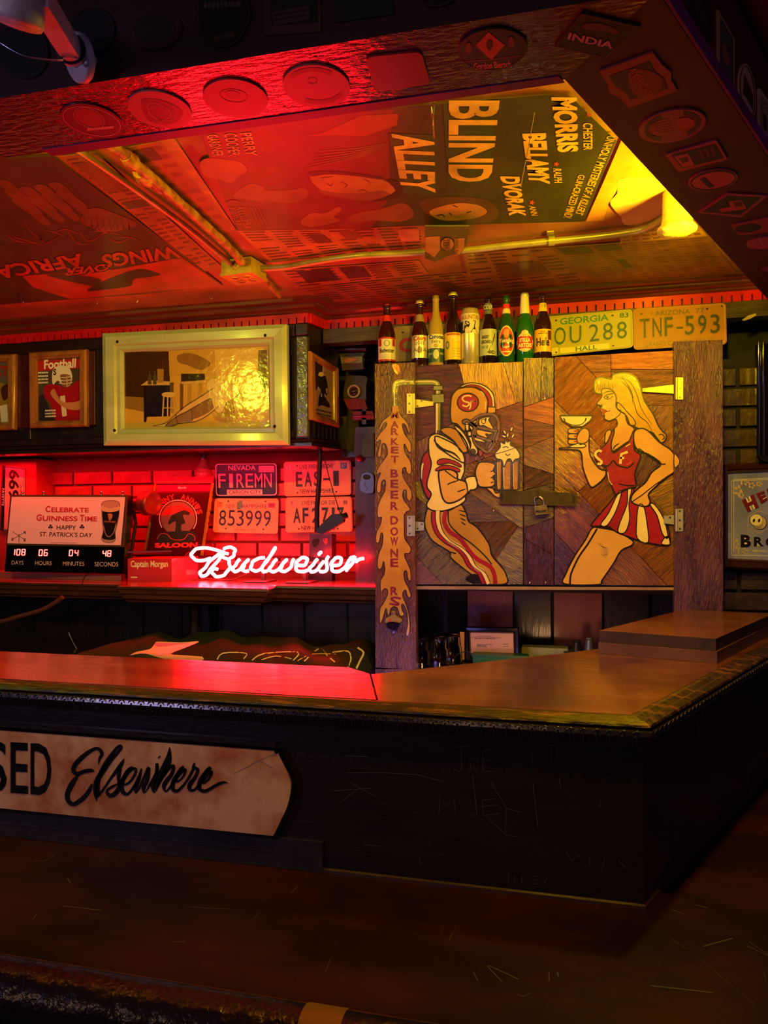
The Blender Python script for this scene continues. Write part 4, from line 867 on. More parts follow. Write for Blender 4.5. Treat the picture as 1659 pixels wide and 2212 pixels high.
def a6(band, blob, word, r, h):
    band(.12, .50, LP('#aab08a'), r, r); band(.73, .89, LP('#5a6a5a'), r*.5, r*.40); word('ANGRY', -.75, .1, .36, .41, LP('#28301c'), bold=.03); word('ORCHARD', -.8, .35, .29, .34, LP('#28301c'), bold=.03)
    for k in range(5): blob(.1+k*.14, .2+k*.14, .16+k*.05, .22+k*.055, LP('#3a2a18'), kind='ell')
    blob(-.1, .8, .14, .19, LP('#3a2a18'), kind='ell'); word('HARD CIDER', -.75, .0, .22, .26, LP('#5a7a40')); word('CIDER', -.5, .5, .78, .84, LP('#c8c8a8'))
bottle(1055, 640, 776, 37, '#180a08', 'dark cider bottle with grey-green label and knotty tree, right of the can', None, a6)
def a7(band, blob, word, r, h):
    blob(-.9, .9, .09, .53, LP('#d8c070'), .0008, 'ell'); blob(-.82, .82, .11, .51, LP('#c82c24'), .0011, 'ell'); blob(-.3, .3, .36, .48, LP('#d88050'), .0014, 'ell'); word('Yuengling', -.8, .8, .27, .35, LP('#f0dcb0'), .0016, .02); word('Lager', -.4, .4, .20, .25, LP('#f0dcb0'), .0016, .02); blob(-.5, .5, .15, .165, LP('#f0dcb0'), .0016)
    band(.72, .79, LP('#d8c890'), r*.52, r*.43); band(.79, .86, LP('#c83020'), r*.43, r*.41)
bottle(1094, 637, 774, 36, '#1c4a18', 'green bottle with a tall red oval label and red neck band', None, a7)
def a8(band, blob, word, r, h):
    blob(-.92, .92, .14, .42, LP('#d8c890'), .0008, 'ell'); blob(-.85, .85, .19, .36, LP('#b82420'), .0011); word('STELLA', -.6, .6, .28, .335, LP('#f0e4c0'), .0016, .03); word('ARTOIS', -.75, .75, .205, .265, LP('#f0e4c0'), .0016, .03)
    blob(-.4, .4, .36, .45, LP('#c8b070'), .0012, 'ell'); band(.70, .985, LP('#d8d0a0'), r*.56, r*.43, .001); blob(-.4, .4, .145, .185, LP('#c8b070'), .0012, 'ell')
bottle(1134, 634, 773, 37, '#145a18', 'green bottle with white foil neck and red and white label', None, a8, cap='#d8d0a8')
def a9(band, blob, word, r, h):
    band(.13, .45, LP('#d8a820'), r, r); band(.72, .84, LP('#d8b828'), r*.52, r*.42); word('Hefe', -.7, .7, .21, .33, LP('#281c10'), bold=.03); word('WIDMER', -.3, .3, .405, .425, LP('#5a4018')); blob(.55, .9, .30, .43, LP('#5a3418')); blob(-.5, .5, .385, .395, LP('#5a4018')); word('YV', .1, .6, .76, .81, LP('#5a4018'))
bottle(1173, 632, 771, 38, '#2a1208', 'brown bottle with golden label, rightmost, beside the green-lettered plate', None, a9)

# ------------------------------------------------------------------ licence plates
def plate(label, O, basec, build_art, P, th=.003, bulge=True, tag_=None, rim=None, group=None, r=5):
    ctr = ((O[2][0]+O[3][0])/2, max(O[2][1], O[3][1]))
    t = thing('license_plate', P(*ctr), label, 'licence plate', group)
    # rounded outline from the quad
    A = [V3(P(x, y, 0)) for x, y in O]
    def uv(u, v, off=0): return (A[0]*(1-u)+A[1]*u)*v+(A[3]*(1-u)+A[2]*u)*(1-v)+P.n*off
    def rr(m, cu=.045, n=5):
        cv = cu*2; pts = []
        for (x, y, a) in ((1-m-cu, 1-m*2-cv, 0), (m+cu, 1-m*2-cv, 90), (m+cu, m*2+cv, 180), (1-m-cu, m*2+cv, 270)):
            for k in range(n+1): t_ = radians(a+90*k/n); pts.append((x+cu*cos(t_), y+cv*sin(t_)))
        return pts
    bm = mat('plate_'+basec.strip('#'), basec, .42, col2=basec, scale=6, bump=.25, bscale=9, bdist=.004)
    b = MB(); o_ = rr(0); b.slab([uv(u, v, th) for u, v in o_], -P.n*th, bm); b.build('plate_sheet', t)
    b = MB(); ri, ro = rr(.022), rr(.008); n = len(ri); rm = rim and mat('platerim_'+rim.strip('#'), rim, .4) or bm
    rings = [(ro, th+.0002), ([((a[0]+c[0])/2, (a[1]+c[1])/2) for a, c in zip(ri, ro)], th+.0022), (ri, th+.0002)]
    vs = [uv(u, v, z) for rg, z in rings for u, v in rg]
    b.add(vs, [(j*n+i, j*n+(i+1) % n, (j+1)*n+(i+1) % n, (j+1)*n+i) for j in range(2) for i in range(n)], rm, True); b.build('rim', t)
    b = MB()
    def w(s_, u0, u1, v0, v1, col, bold=0.0, raise_=.0008, rg=.25):
        m = mat('plateink_'+col.strip('#'), col, .45)
        b.text(s_, lambda u, v: uv(u0+(u1-u0)*u, v0+(v1-v0)*v, th+raise_), m, bold)
        if raise_ > .001:   # embossed: a wider plate-coloured shoulder under the ink
            b.text(s_, lambda u, v: uv(u0-.006+(u1-u0+.012)*u, v0-.012+(v1-v0+.024)*v, th+raise_*.5), bm, bold+.03)
    def rect(u0, u1, v0, v1, col, z=.0005): b.flat([uv(u, v, th+z) for u, v in ((u0, v0), (u1, v0), (u1, v1), (u0, v1))], mat('plateink_'+col.strip('#'), col, .3))
    def hole(u, v, rad=.013): b.flat([uv(u+rad*cos(2*pi*k/10), v+2*rad*sin(2*pi*k/10), th+.0007) for k in range(10)], M_ink)
    build_art(w, rect, hole); b.build('lettering', t); return t
PW = PY(3.235)
def pnev(w, rect, hole):
    w('NEVADA', .22, .66, .78, .93, '#d8a8b0', .01); rect(.71, .95, .72, .91, '#d8708c'); rect(.19, .76, .05, .20, '#d8b8b8'); w('CARSON CITY', .22, .74, .07, .18, '#1a1c40', .01, .001)
    for i, ch in enumerate('FIREMN'): w(ch, .055+i*.148+(.03 if ch == 'I' else 0), .175+i*.148-(.03 if ch == 'I' else 0), .26, .68, '#d890a0', .0, .002)
    hole(.22, .9); hole(.8, .06)
Zq = zm(260, 960, 2.86)
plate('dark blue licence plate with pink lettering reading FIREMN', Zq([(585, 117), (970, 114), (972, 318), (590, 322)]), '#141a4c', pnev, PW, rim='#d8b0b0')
def pnh1(w, rect, hole):
    w('NEW', .19, .33, .72, .84, '#2c3c6a'); w('HAMPSHIRE', .44, .82, .72, .84, '#2c3c6a'); rect(.05, .13, .74, .90, '#c8783a'); w('T', .07, .11, .76, .88, '#3a2a2a'); rect(.84, .95, .74, .88, '#b82c38'); w('89', .86, .93, .76, .86, '#4a2030', .01)
    for i, ch in enumerate('853999'): w(ch, .09+i*.138, .20+i*.138, .20, .66, '#20283c', .0, .002)
    w('Live Free or Die', .33, .67, .07, .13, '#4a2c34'); rect(.36, .42, .68, .90, '#4a7a60'); rect(.38, .44, .72, .94, '#5a8a6c', .0007)
    for u, v in ((.22, .92), (.80, .92), (.20, .12), (.78, .12)): hole(u, v)
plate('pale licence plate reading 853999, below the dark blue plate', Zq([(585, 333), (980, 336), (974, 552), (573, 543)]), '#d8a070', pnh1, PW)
def pnh2(w, rect, hole):
    w('LIVE FREE OR DIE', .24, .74, .78, .90, '#2a3a3c'); rect(.85, .94, .76, .92, '#202438'); w('87', .865, .925, .79, .89, '#d87080'); rect(.04, .10, .74, .86, '#d89878'); w('3', .055, .085, .76, .84, '#3a2a2a')
    for ch, u0, u1 in (('E', .18, .28), ('A', .31, .42), ('S', .45, .55), ('1', .74, .82)): w(ch, u0, u1, .27, .70, '#1c2430', .02, .002)
    rect(.59, .69, .44, .50, '#1c2430', .002); w('NEW HAMPSHIRE', .24, .74, .07, .20, '#2a2a34', .01); hole(.20, .10); hole(.78, .10); hole(.2, .88)
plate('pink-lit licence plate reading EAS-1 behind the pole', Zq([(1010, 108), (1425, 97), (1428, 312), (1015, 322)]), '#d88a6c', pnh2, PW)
def pnh3(w, rect, hole):
    w('LIVE FREE OR DIE', .25, .75, .78, .90, '#2a3a3c'); w('88', .87, .93, .78, .90, '#2a2a34'); rect(.06, .18, .76, .92, '#c8803c'); w('9', .08, .11, .79, .89, '#2a2a2a')
    for ch, u0, u1 in (('A', .12, .23), ('F', .26, .35), ('2', .40, .50), ('7', .55, .65), ('1', .70, .74), ('7', .78, .88)): w(ch, u0, u1, .27, .70, '#1c2430', .02, .002)
    w('NEW HAMPSHIRE', .24, .74, .07, .19, '#2a2a34', .01); hole(.20, .10); hole(.78, .10)
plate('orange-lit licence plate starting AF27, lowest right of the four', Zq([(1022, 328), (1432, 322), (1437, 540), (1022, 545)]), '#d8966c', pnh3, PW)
PR = PY(2.918)
def pga(w, rect, hole):
    w('GEORGIA', .26, .76, .76, .93, '#1c7a4c', .02); w('9', .10, .14, .78, .92, '#1c7a4c', .02); w('83', .87, .96, .80, .93, '#1c5a3c', .02)
    for ch, u0, u1 in (('C', .04, .16), ('O', .20, .32), ('U', .36, .48), ('2', .56, .66), ('8', .70, .80), ('8', .84, .94)): w(ch, u0, u1, .26, .70, '#20504c', .0, .0022)
    rect(.04, .24, .03, .20, '#d0c458'); rect(.26, .76, .03, .18, '#d0c458'); w('HALL', .42, .64, .05, .17, '#1c6a4c', .02); hole(.22, .88); hole(.80, .88); hole(.22, .08); hole(.80, .10)
Zr = zm(1150, 560, 3.259)
plate('yellow-green licence plate reading COU 288 with green letters', Zr([(20, 412), (704, 353), (710, 622), (20, 695)]), '#aea23c', pga, PR)
def paz(w, rect, hole):
    w('ARIZONA', .24, .62, .79, .91, '#5a4a20', .01, .0016); w('77', .68, .77, .80, .91, '#5a4a20', .01, .0016); w('2', .19, .22, .84, .90, '#5a4a20')
    for ch, u0, u1 in (('T', .07, .18), ('N', .21, .31), ('F', .34, .43), ('5', .56, .66), ('9', .70, .79), ('3', .83, .93)): w(ch, u0, u1, .28, .74, '#20280f', .01, .0026)
    rect(.47, .54, .44, .49, '#20280f', .0026); w('GRAND CANYON STATE', .12, .86, .06, .17, '#6a5420', .0); hole(.09, .86); hole(.80, .88); hole(.96, .93)
plate('orange-brown licence plate reading TNF-593 above the right post', Zr([(708, 350), (1362, 308), (1368, 600), (712, 640)]), '#a0641c', paz, PY(2.912), rim='#b07a2c')
def pcc(w, rect, hole):
    w('C', .06, .21, .24, .66, '#b0301c', .04, .0022); hole(.10, .82)
plate('dull yellow licence plate behind the bottles showing a red letter C', [(850, 706), (1058, 694), (1058, 770), (850, 782)], '#9a8c3c', pcc, PR)
def pky(w, rect, hole):
    w('FAYETTE', .02, .30, .02, .14, '#d8c8d0', .02) if False else None
    rect(.0, 1, .0, .16, '#141428'); w('FAYETTE', .35, .62, .03, .13, '#d8b8c0', .01); w('669', .05, .50, .32, .78, '#141018', .03, .002); w('Kentucky', .28, .62, .76, .92, '#201828', .0)
PPr = PY(3.112)
Zl = zm(0, 960, 3.607)
plate('vertical licence plate with 699 on the red pier at the left edge', Zl([(197, 182), (187, 692), (5, 668), (20, 165)]), '#c88890', pky, PPr, rim='#3a3048')

# ------------------------------------------------------------------ shelf of the bar back
sh = thing('back_shelf', (-1.7, 3.0, 0), 'red-lit wooden back shelf with moulded edge, carrying the neon sign', 'shelf')
zS = PZ(ZS)
a_, b_, c2, d2, e2, f2 = [zS(x, y) for x, y in ((-420, 1229), (272, 1262), (277, 1272), (560, 1272), (580, 1264), (806, 1262))]
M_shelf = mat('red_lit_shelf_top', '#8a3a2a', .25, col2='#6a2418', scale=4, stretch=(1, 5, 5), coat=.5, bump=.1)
d2 = V3((zS(556, 1274).x, c2.y, ZS))
pts = [(-3.3, 2.80), (-1.805, 2.785), (-1.785, 2.716), (d2.x+.02, 2.716), (-1.18, 2.80), (-1.17, 2.862), (-.712, 2.862)]
b = MB(); b.slab([(x, y, ZS) for x, y in pts]+[(-.712, 3.26, ZS), (-3.3, 3.26, ZS)], (0, 0, -.018), M_shelf); b.build('shelf_top', sh)
b = MB(); sweep(b, pts, [(0, ZS+.0005), (.006, ZS-.002), (.008, ZS-.010), (.002, ZS-.014), (.0, ZS-.030), (-.008, ZS-.036), (-.010, ZS-.052), (-.022, ZS-.060), (-.024, ZS-.066), (-.06, ZS-.066)], M_brown); b.build('edge_moulding', sh)
b = MB(); b.box(-3.3, -.712, 3.02, 3.26, 0, ZS-.06, M_darkv)
for k in range(14): b.box(-3.2+k*.19, -3.2+k*.19+.006, 3.012, 3.022, 1.1, ZS-.066, M_black)
b.build('back_board', sh)
b = MB(); b.box(-3.3, -.712, 2.32, 3.02, 1.06, 1.09, M_dark); b.box(-3.3, -.712, 2.34, 3.02, 0, 1.06, M_darkv); b.build('lower_counter', sh)
b = MB(); b.lathe([(.03, 1.09), (.026, 1.15), (.022, 1.2), (.028, 1.25), (.024, 1.30), (.03, ZS-.066)], (zS(165, 1300).x*.97, 2.9, 0), M_dark, 14); b.build('turned_post', sh)
rs = tag(MB().slab([PZ(ZS+.022)(x, y) for x, y in ((-300, 1216), (0, 1236), (262, 1243), (274, 1222), (-300, 1200))], (0, 0, -.022), mat('painted_riser_board', '#a05a50', .4)).build('riser_board'), 'low painted board on the shelf under the countdown sign', 'board')

# neon sign -------------------------------------------------------
YN = 3.02; PN = PY(YN); Zn = zm(400, 1160, 4.1475)
ns = thing('neon_sign', (PN(600, 1250).x, YN+.02, ZS), 'glowing red neon script sign reading Budweiser on the back shelf', 'neon sign')
M_neon = mat('neon_tube', '#ff2a34', .4, emit='#ff4854', estr=19)
strokes = [
 [(385, 150), (330, 135), (240, 105), (150, 98), (85, 115), (58, 155), (75, 195), (130, 212), (185, 205), (225, 190)],
 [(350, 105), (385, 92), (425, 95), (445, 125), (435, 165), (405, 190)],
 [(345, 150), (300, 200), (230, 290), (180, 345), (140, 345), (135, 320), (180, 270), (240, 200), (310, 145)],
 [(340, 180), (380, 200), (400, 240), (390, 290), (350, 340), (290, 355), (250, 335), (240, 300), (265, 280), (285, 290)],
 [(490, 200), (450, 250), (425, 285), (440, 310), (475, 300), (520, 255), (560, 205), (530, 250), (515, 285), (535, 308), (575, 300)],
 [(710, 185), (660, 190), (610, 220), (590, 260), (600, 295), (640, 305), (680, 280), (740, 200), (810, 95), (740, 200), (690, 280), (700, 310), (730, 305)],
 [(820, 200), (780, 245), (755, 290), (780, 312), (820, 300), (870, 250), (905, 205), (870, 250), (855, 290), (880, 310), (920, 295), (955, 250), (968, 200)],
 [(1010, 250), (1060, 255), (1090, 225), (1085, 190), (1045, 185), (1005, 220), (990, 265), (1010, 305), (1060, 310), (1090, 300)],
 [(1185, 200), (1150, 240), (1115, 285), (1125, 310), (1165, 305), (1210, 260), (1240, 215)],
 [(1200, 155), (1215, 137)],
 [(1283, 175), (1262, 230), (1275, 275), (1250, 308), (1210, 308)],
 [(1330, 255), (1375, 250), (1400, 215), (1385, 185), (1345, 190), (1315, 230), (1310, 275), (1335, 308), (1385, 305), (1430, 270), (1480, 200), (1520, 185)],
 [(1445, 300), (1480, 255), (1520, 200), (1510, 180), (1480, 190)],
 [(1535, 220), (1560, 200), (1600, 192)]]
for s_ in strokes:
    b = MB(); b.tube([PN(x, y, (.006*sin(i*.8))) for i, (x, y) in enumerate(Zn(smooth(s_, 5, False)))], .0074, M_neon, 10); b.build('neon_tube', ns)
b = MB(); M_nf = mat('neon_frame_metal', '#6a2a30', .4, .3)
for x in (565, 655):
    b.box(PN(x, 1235).x-.008, PN(x, 1235).x+.008, YN+.012, YN+.03, ZS+.001, PN(x, 1200).z, M_nf); b.box(PN(x, 1235).x-.05, PN(x, 1235).x+.05, YN-.08, YN+.05, ZS+.001, ZS+.006, M_nf)
b.box(PN(430, 1215).x, PN(770, 1215).x, YN+.02, YN+.028, PN(600, 1217).z, PN(600, 1213).z, M_nf); b.build('stand', ns)
b = MB(); b.tube([PN(x, y) for x, y in Zn(smooth([(60, 385), (200, 375), (400, 385), (480, 360), (580, 320)], 5, False))], .0022, mat('red_cable', '#8a2a2a', .4), 6); b.build('cable', ns)

# countdown sign --------------------------------------------------
PG = Plane((0, 2.93, ZS+.02), (0, 1, -.16))
cs = thing('countdown_sign', PG(140, 1237), 'countdown sign with a beer advert tinted as if pink-lit over red LED digits', 'sign')
b = MB(); b.picslab(PG, Zl([(84, 394), (998, 394), (958, 1008), (36, 990)]), .04, M_blackg, -.04); b.build('case', cs)
b = MB(); b.picslab(PG, Zl([(84, 394), (998, 394), (970, 800), (52, 786)]), .004, mat('sign_bezel', '#4a3018', .4), 0); b.build('bezel', cs)
b = MB(); M_pink = mat('sign_pink_lit_panel', '#e8a898', .35, emit='#f08080', estr=.18); b.pic(PG, Zl([(97, 410), (980, 412), (946, 786), (62, 772)]), M_pink, .0048); b.build('advert_panel', cs)  # pink light on the panel put into its colour and a faint glow
b = MB(); M_sr = mat('sign_red_ink', '#c81c24', .4, emit='#d82028', estr=.05); M_sb = mat('sign_dark_ink', '#2c1c18', .4)
def caps(mb, word, q, m, f=.78):
    """small capitals: first letter tall"""
    L = lambda a, c, t: (a[0]+(c[0]-a[0])*t, a[1]+(c[1]-a[1])*t); n = len(word); s = 1.25/(n+.25)
    mb.textq(word[0], PG, [q[0], L(q[0], q[1], s*.85), L(q[3], q[2], s*.85), q[3]], m, .0056, .03)
    t0 = s; a, d = L(q[0], q[1], t0), L(q[3], q[2], t0); mb.textq(word[1:], PG, [L(d, a, f), L(q[2], q[1], f), q[2], d], m, .0056, .03)
caps(b, 'CELEBRATE', Zl([(362, 480), (700, 486), (698, 532), (360, 530)]), M_sr)
caps(b, 'GUINNESS', Zl([(292, 545), (612, 550), (610, 600), (288, 598)]), M_sr); caps(b, 'TIME', Zl([(630, 550), (765, 552), (762, 602), (628, 600)]), M_sr)
b.textq('HAPPY', PG, Zl([(448, 630), (600, 633), (598, 668), (447, 665)]), M_sb, .0056, .01)
b.textq("ST. PATRICK'S DAY", PG, Zl([(318, 682), (728, 690), (722, 725), (315, 718)]), M_sb, .0056, .01)
for cx in (400, 645):
    for dx, dy in ((-10, 2), (10, 2), (0, -12)): b.pic(PG, Zl(ell(cx+dx, 645+dy, 9, 8, 0, 10)), M_sb, .0056)
    b.ribbon(PG, Zl([(cx, 645), (cx+6, 668)]), 1, M_sb, .0056)
line(b, PG, Zl([(155, 700), (155, 765)]), 1.2, .0056, M_sb); line(b, PG, Zl([(105, 680), (205, 750)]), 1, .0056, M_sb); line(b, PG, Zl([(205, 680), (100, 745)]), 1, .0056, M_sb)
for ch, x, y in (('S', 103, 740), ('E', 200, 745), ('N', 200, 688)): b.textq(ch, PG, Zl([(x-8, y-12), (x+8, y-12), (x+8, y+12), (x-8, y+12)]), M_sb, .0056, .02)
b.pic(PG, Zl([(400, 766), (600, 769), (600, 772), (400, 769)]), M_sb, .0056)
b.build('lettering', cs)
b = MB(); M_st = mat('stout_dark', '#1a0c0a', .3)
shape(b, PG, Zl([(798, 500), (800, 460), (830, 442), (905, 440), (938, 462), (936, 510), (925, 600), (905, 680), (905, 740), (880, 765), (820, 762), (798, 735), (810, 680), (802, 600)]), mat('pint_outline_glass', '#c08880', .3), .0054, .8, n=3)
shape(b, PG, Zl([(806, 520), (865, 530), (932, 515), (920, 600), (900, 680), (902, 735), (855, 745), (802, 730), (815, 670), (808, 590)]), M_st, .0058, 0, n=3)
shape(b, PG, Zl([(802, 480), (865, 500), (936, 485), (933, 515), (865, 530), (804, 518)]), mat('stout_head', '#e0a890', .3), .006, 0, n=3)
shape(b, PG, Zl([(845, 545), (868, 540), (885, 550), (872, 590), (858, 595)]), mat('harp_gold', '#c87850', .3), .0063, .5); line(b, PG, Zl([(852, 550), (868, 590)]), .6, .0066, M_st)
b.textq('GUINNESS', PG, Zl([(818, 596), (908, 600), (906, 612), (816, 608)]), mat('harp_gold', '#c87850', .3), .0063, .02)
line(b, PG, Zl([(815, 640), (830, 700), (855, 722), (890, 690), (910, 620)]), 1, .0063, mat('stout_head', '#e0a890', .3)); b.build('pint_print', cs)
b = MB(); M_led = mat('led_digit', '#ff3030', .4, emit='#ff5048', estr=7)
SEG = {'0': 'abcdef', '1': 'bc', '6': 'acdefg', '4': 'bcfg', '8': 'abcdefg'}
def digit(mb, ch, x, y, w, h):
    pos = {'a': ((0, 0), (w, 0)), 'g': ((0, h/2), (w, h/2)), 'd': ((0, h), (w, h)), 'f': ((0, 0), (0, h/2)), 'b': ((w, 0), (w, h/2)), 'e': ((0, h/2), (0, h)), 'c': ((w, h/2), (w, h))}
    for s_ in SEG[ch]:
        (x0, y0), (x1, y1) = pos[s_]; q = [(x+x0+(h-y0)*.1, y+y0), (x+x1+(h-y1)*.1, y+y1)]; mb.ribbon(PG, Zl(q), 2.0, M_led, .0015)
for s_, x0, y0 in (('108', 90, 818), ('06', 304, 822), ('04', 540, 824), ('48', 798, 828)):
    for i, ch in enumerate(s_): digit(b, ch, x0+i*40+(3 if ch == '4' else 0), y0, 24, 44)
b.build('led_digits', cs)
b = MB()
for w_, q_ in (('DAYS', (92, 905, 185, 936)), ('HOURS', (275, 908, 404, 940)), ('MINUTES', (491, 912, 657, 945)), ('SECONDS', (738, 916, 922, 950))): b.textq(w_, PG, Zl([(q_[0], q_[1]), (q_[2], q_[1]+2), (q_[2], q_[3]+2), (q_[0], q_[3])]), mat('sign_white_ink', '#d8c0b0', .4), .0012)
b.build('unit_words', cs)
for x in (155, 318, 768, 935):
    b = MB(); p = PG(*Zl([(x, 394)])[0], -.02); b.lathe([(0, -.004), (.006, -.004), (.005, .004), (.004, .010), (.007, .014), (.006, .022), (0, .024)], p, M_chrome, 12); b.build('screw_cap', cs)

# spirits box ------------------------------------------------------
g0, g1, g2 = zS(276, 1256), zS(371, 1256), zS(428, 1248)
bx = thing('drinks_box', ((g0+g1)/2), 'red cardboard drinks box lettered Captain Morgan beside the countdown sign', 'box')
hb = .098; M_cb = mat('red_box_card', '#c4040c', .6); M_cb2 = mat('pink_box_card', '#d8405c', .35, coat=.3)
back = g2+(g0-g1); b = MB(); b.slab([g0, g1, g2, back], (0, 0, hb), M_cb); b.build('carton', bx)
nF = (g1-g0).cross(V3((0, 0, 1))).normalized(); Pf = Plane(g0, nF); nS2 = (g2-g1).cross(V3((0, 0, 1))).normalized(); Pg = Plane(g1, nS2)
b = MB(); M_bc = mat('box_cream_ink', '#f0d8a8', .4)
b.textq('Captain Morgan', Pf, Zl([(1018, 905), (1310, 905), (1308, 970), (1018, 972)]), M_bc, .001, .03); b.pic(Pf, Zl([(1020, 1030), (1070, 1030), (1070, 1040), (1020, 1040)]), M_bc, .001)
b.pic(Pf, Zl([(994, 834), (1338, 826), (1338, 838), (994, 846)]), mat('box_edge_dark', '#7a1018', .4), .0009)
b.build('front_print', bx)
b = MB(); q_ = [g1, g2, g2+V3((0, 0, hb)), g1+V3((0, 0, hb))]; b.flat([p+Pg.n*.0006 for p in q_], M_cb2)
for rr_ in (22, 15, 8): b.ribbon(Pg, Zl(ell(1478, 905, rr_*2, rr_*3, 0, 20)), .8, M_cb, .0012, True)
b.pic(Pg, Zl([(1450, 980), (1530, 975), (1530, 1010), (1450, 1018)]), mat('box_pale_pink', '#e87a90', .4), .0012); b.build('side_print', bx)

# saloon mirror sign ---------------------------------------------
PM = Plane((0, 3.12, ZS), (0, 1, -.22)); Zm = Zq
sm_ = thing('saloon_sign', PM(380, 1192), 'tall framed bar mirror with arched lettering leaning behind the drinks box', 'sign')
O_ = Zm([(232, 212), (588, 208), (520, 690), (160, 660)]); I_ = Zm([(226, 248), (572, 246), (512, 680), (178, 652)])
b = MB(); b.picslab(PM, O_, .012, mat('mirror_black_red', '#3a0a10', .12, coat=.5)); b.build('panel', sm_)
b = MB(); b.picslab(PM, Zm([(232, 212), (588, 208), (582, 248), (226, 250)]), .012, mat('sign_red_header', '#a02028', .3, coat=.4), .012); b.build('header', sm_)
b = MB(); b.picslab(PM, Zm([(574, 248), (588, 246), (520, 690), (506, 688)]), .008, mat('gilt_strip', '#d8a030', .2, .8), .012); b.build('gilt_edge', sm_); b = MB(); b.picslab(PM, Zm([(226, 250), (232, 250), (166, 658), (160, 658)]), .008, mat('gilt_strip', '#d8a030', .2, .8), .012); b.build('gilt_edge', sm_)
b = MB(); M_sl = mat('saloon_red_ink', '#c8282c', .35); M_cr = mat('saloon_cream_ink', '#e0c0b0', .35); M_gy = mat('saloon_grey_ink', '#6a5450', .35)
b.textq('Back', PM, Zm([(366, 264), (420, 264), (418, 278), (364, 278)]), M_cr, .0135, .04)
def arc_text(mb, P, s_, cx, cy, rx, ry, a0, a1, h, m, off, conv, bold=.03):
    n = len(s_)
    for i, ch in enumerate(s_):
        if ch == ' ': continue
        a = radians(a0+(a1-a0)*(i+.5)/n); w = radians(abs(a1-a0)/n)*.42
        def pt(da, rr): return (cx+(rx+rr)*cos(a+da), cy-(ry+rr)*sin(a+da))
        mb.textq(ch, P, conv([pt(w, h), pt(-w, h), pt(-w, 0), pt(w, 0)]), m, off, bold)
arc_text(b, PM, "DANNY ANN'S", 365, 460, 122, 118, 172, 10, 34, M_sl, .0135, Zm)
b.ribbon(PM, Zm(ell(365, 460, 115, 112, 0, 30, 150, 395)), 2, M_cr, .0133)
b.pic(PM, Zm(ell(365, 460, 106, 104, 0, 30)), M_gy, .0128)
b.pic(PM, Zm(smooth([(262, 440), (300, 400), (380, 375), (440, 400), (460, 435), (360, 432), (300, 438)])), M_sl, .013)
b.pic(PM, Zm(smooth([(345, 560), (350, 480), (305, 500), (320, 450), (350, 430), (400, 410), (438, 425), (430, 440), (395, 440), (410, 490), (385, 500), (388, 560), (395, 620), (338, 620)], 3)), mat('saloon_dark_ink', '#181012', .4), .0134)
b.pic(PM, Zm(smooth([(240, 560), (280, 545), (460, 540), (470, 590), (430, 610), (260, 612), (235, 590)], 3)), mat('saloon_dark_ink', '#181012', .4), .0131)
b.textq('SALOON', PM, Zm([(222, 612), (488, 608), (484, 640), (220, 642)]), M_sl, .0137, .06)
line(b, PM, Zm([(235, 590), (260, 555), (300, 560), (330, 590), (400, 590), (430, 555), (465, 570), (468, 600)]), 1, .0139, M_sl); b.build('lettering', sm_)

# track spotlight (barrel lamp) between sign and mirror
sp = thing('spotlight', PY(2.98)(310, 1085), 'dark red barrel spotlight pointing right behind the countdown sign', 'spotlight')
Pq = PY(3.07); a0_, a1_ = Pq(258, 1086), Pq(318, 1087); ax = V3((1, -.28, 0)).normalized()
b = MB(); b.tube([a1_-ax*.13, a1_], .034, mat('spot_barrel', '#4a1418', .25, .4), 20); b.build('barrel', sp)
b = MB(); b.lathe([(.034, -.02), (.05, -.018), (.056, -.01), (.056, .006), (.052, .014), (.056, .02), (.056, .034), (.050, .040), (.044, .040), (.04, .036), (0, .036)], a1_, mat('spot_rim', '#7a2a24', .28, .4), 28, ax); b.build('end_cap', sp)
b = MB(); b.tube([a1_-ax*.09+V3((0, 0, -.03)), a1_-ax*.09+V3((0, .02, -.09)), V3((a1_.x-.09, 3.05, ZS))], .008, M_black, 8); b.build('bracket', sp)
# clear glass globe hanging under the cabinet
gb = thing('glass_bulb', PY(3.14)(436, 1034), 'clear glass bulb resting on top of the saloon mirror', 'light bulb')
c3 = PM(436, 1033); b = MB(); b.lathe([(0, .004), (.035, .004), (.040, .012), (.038, .03), (.028, .055), (.016, .075), (.012, .09), (.012, .095)], c3+V3((0, .012, -.002)), mat('tinted_glass', '#ffd0d0', .05, trans=.9), 20); b.build('globe', gb)
b = MB(); b.lathe([(.013, .09), (.013, .115), (.006, .12), (0, .12)], c3+V3((0, .012, -.002)), M_steel, 12); b.build('bulb_base', gb)

# hanging pole with angled bracket, wire and little box ------------
hp = thing('hanging_pole', PY(2.98)(691, 1152), 'dark pole hanging from the picture cabinet with an angled block on a wire', 'pole')
Zt = zm(640, 950, 6.705); PH = PY(2.98)
b = MB(); b.tube([PH(*p) for p in Zt([(345, 60), (330, 600), (300, 1000), (298, 1340)])], .0105, mat('pole_metal', '#3a2020', .3, .5), 12); b.build('pole', hp)
b = MB(); q_ = Zt([(520, 1085), (640, 1070), (700, 1130), (690, 1190), (400, 1370), (310, 1340), (310, 1290)]); b.picslab(PH, q_, .03, mat('block_wood', '#2c1410', .4), -.015); b.build('angled_block', hp)
b = MB(); b.lathe([(0, -.02), (.012, -.02), (.012, .02), (0, .02)], PH(*Zt([(672, 1115)])[0]), M_black, 12, (1, 0, .4)); b.build('clamp', hp)
b = MB(); b.tube([PH(*p) for p in Zt([(400, 250), (470, 520), (560, 830), (640, 1080)])], .0018, M_black, 6); b.build('wire', hp)
lb = thing('metal_box', PY(3.10)(690, 1202), 'small scuffed metal box with stickers below the hanging pole', 'box')
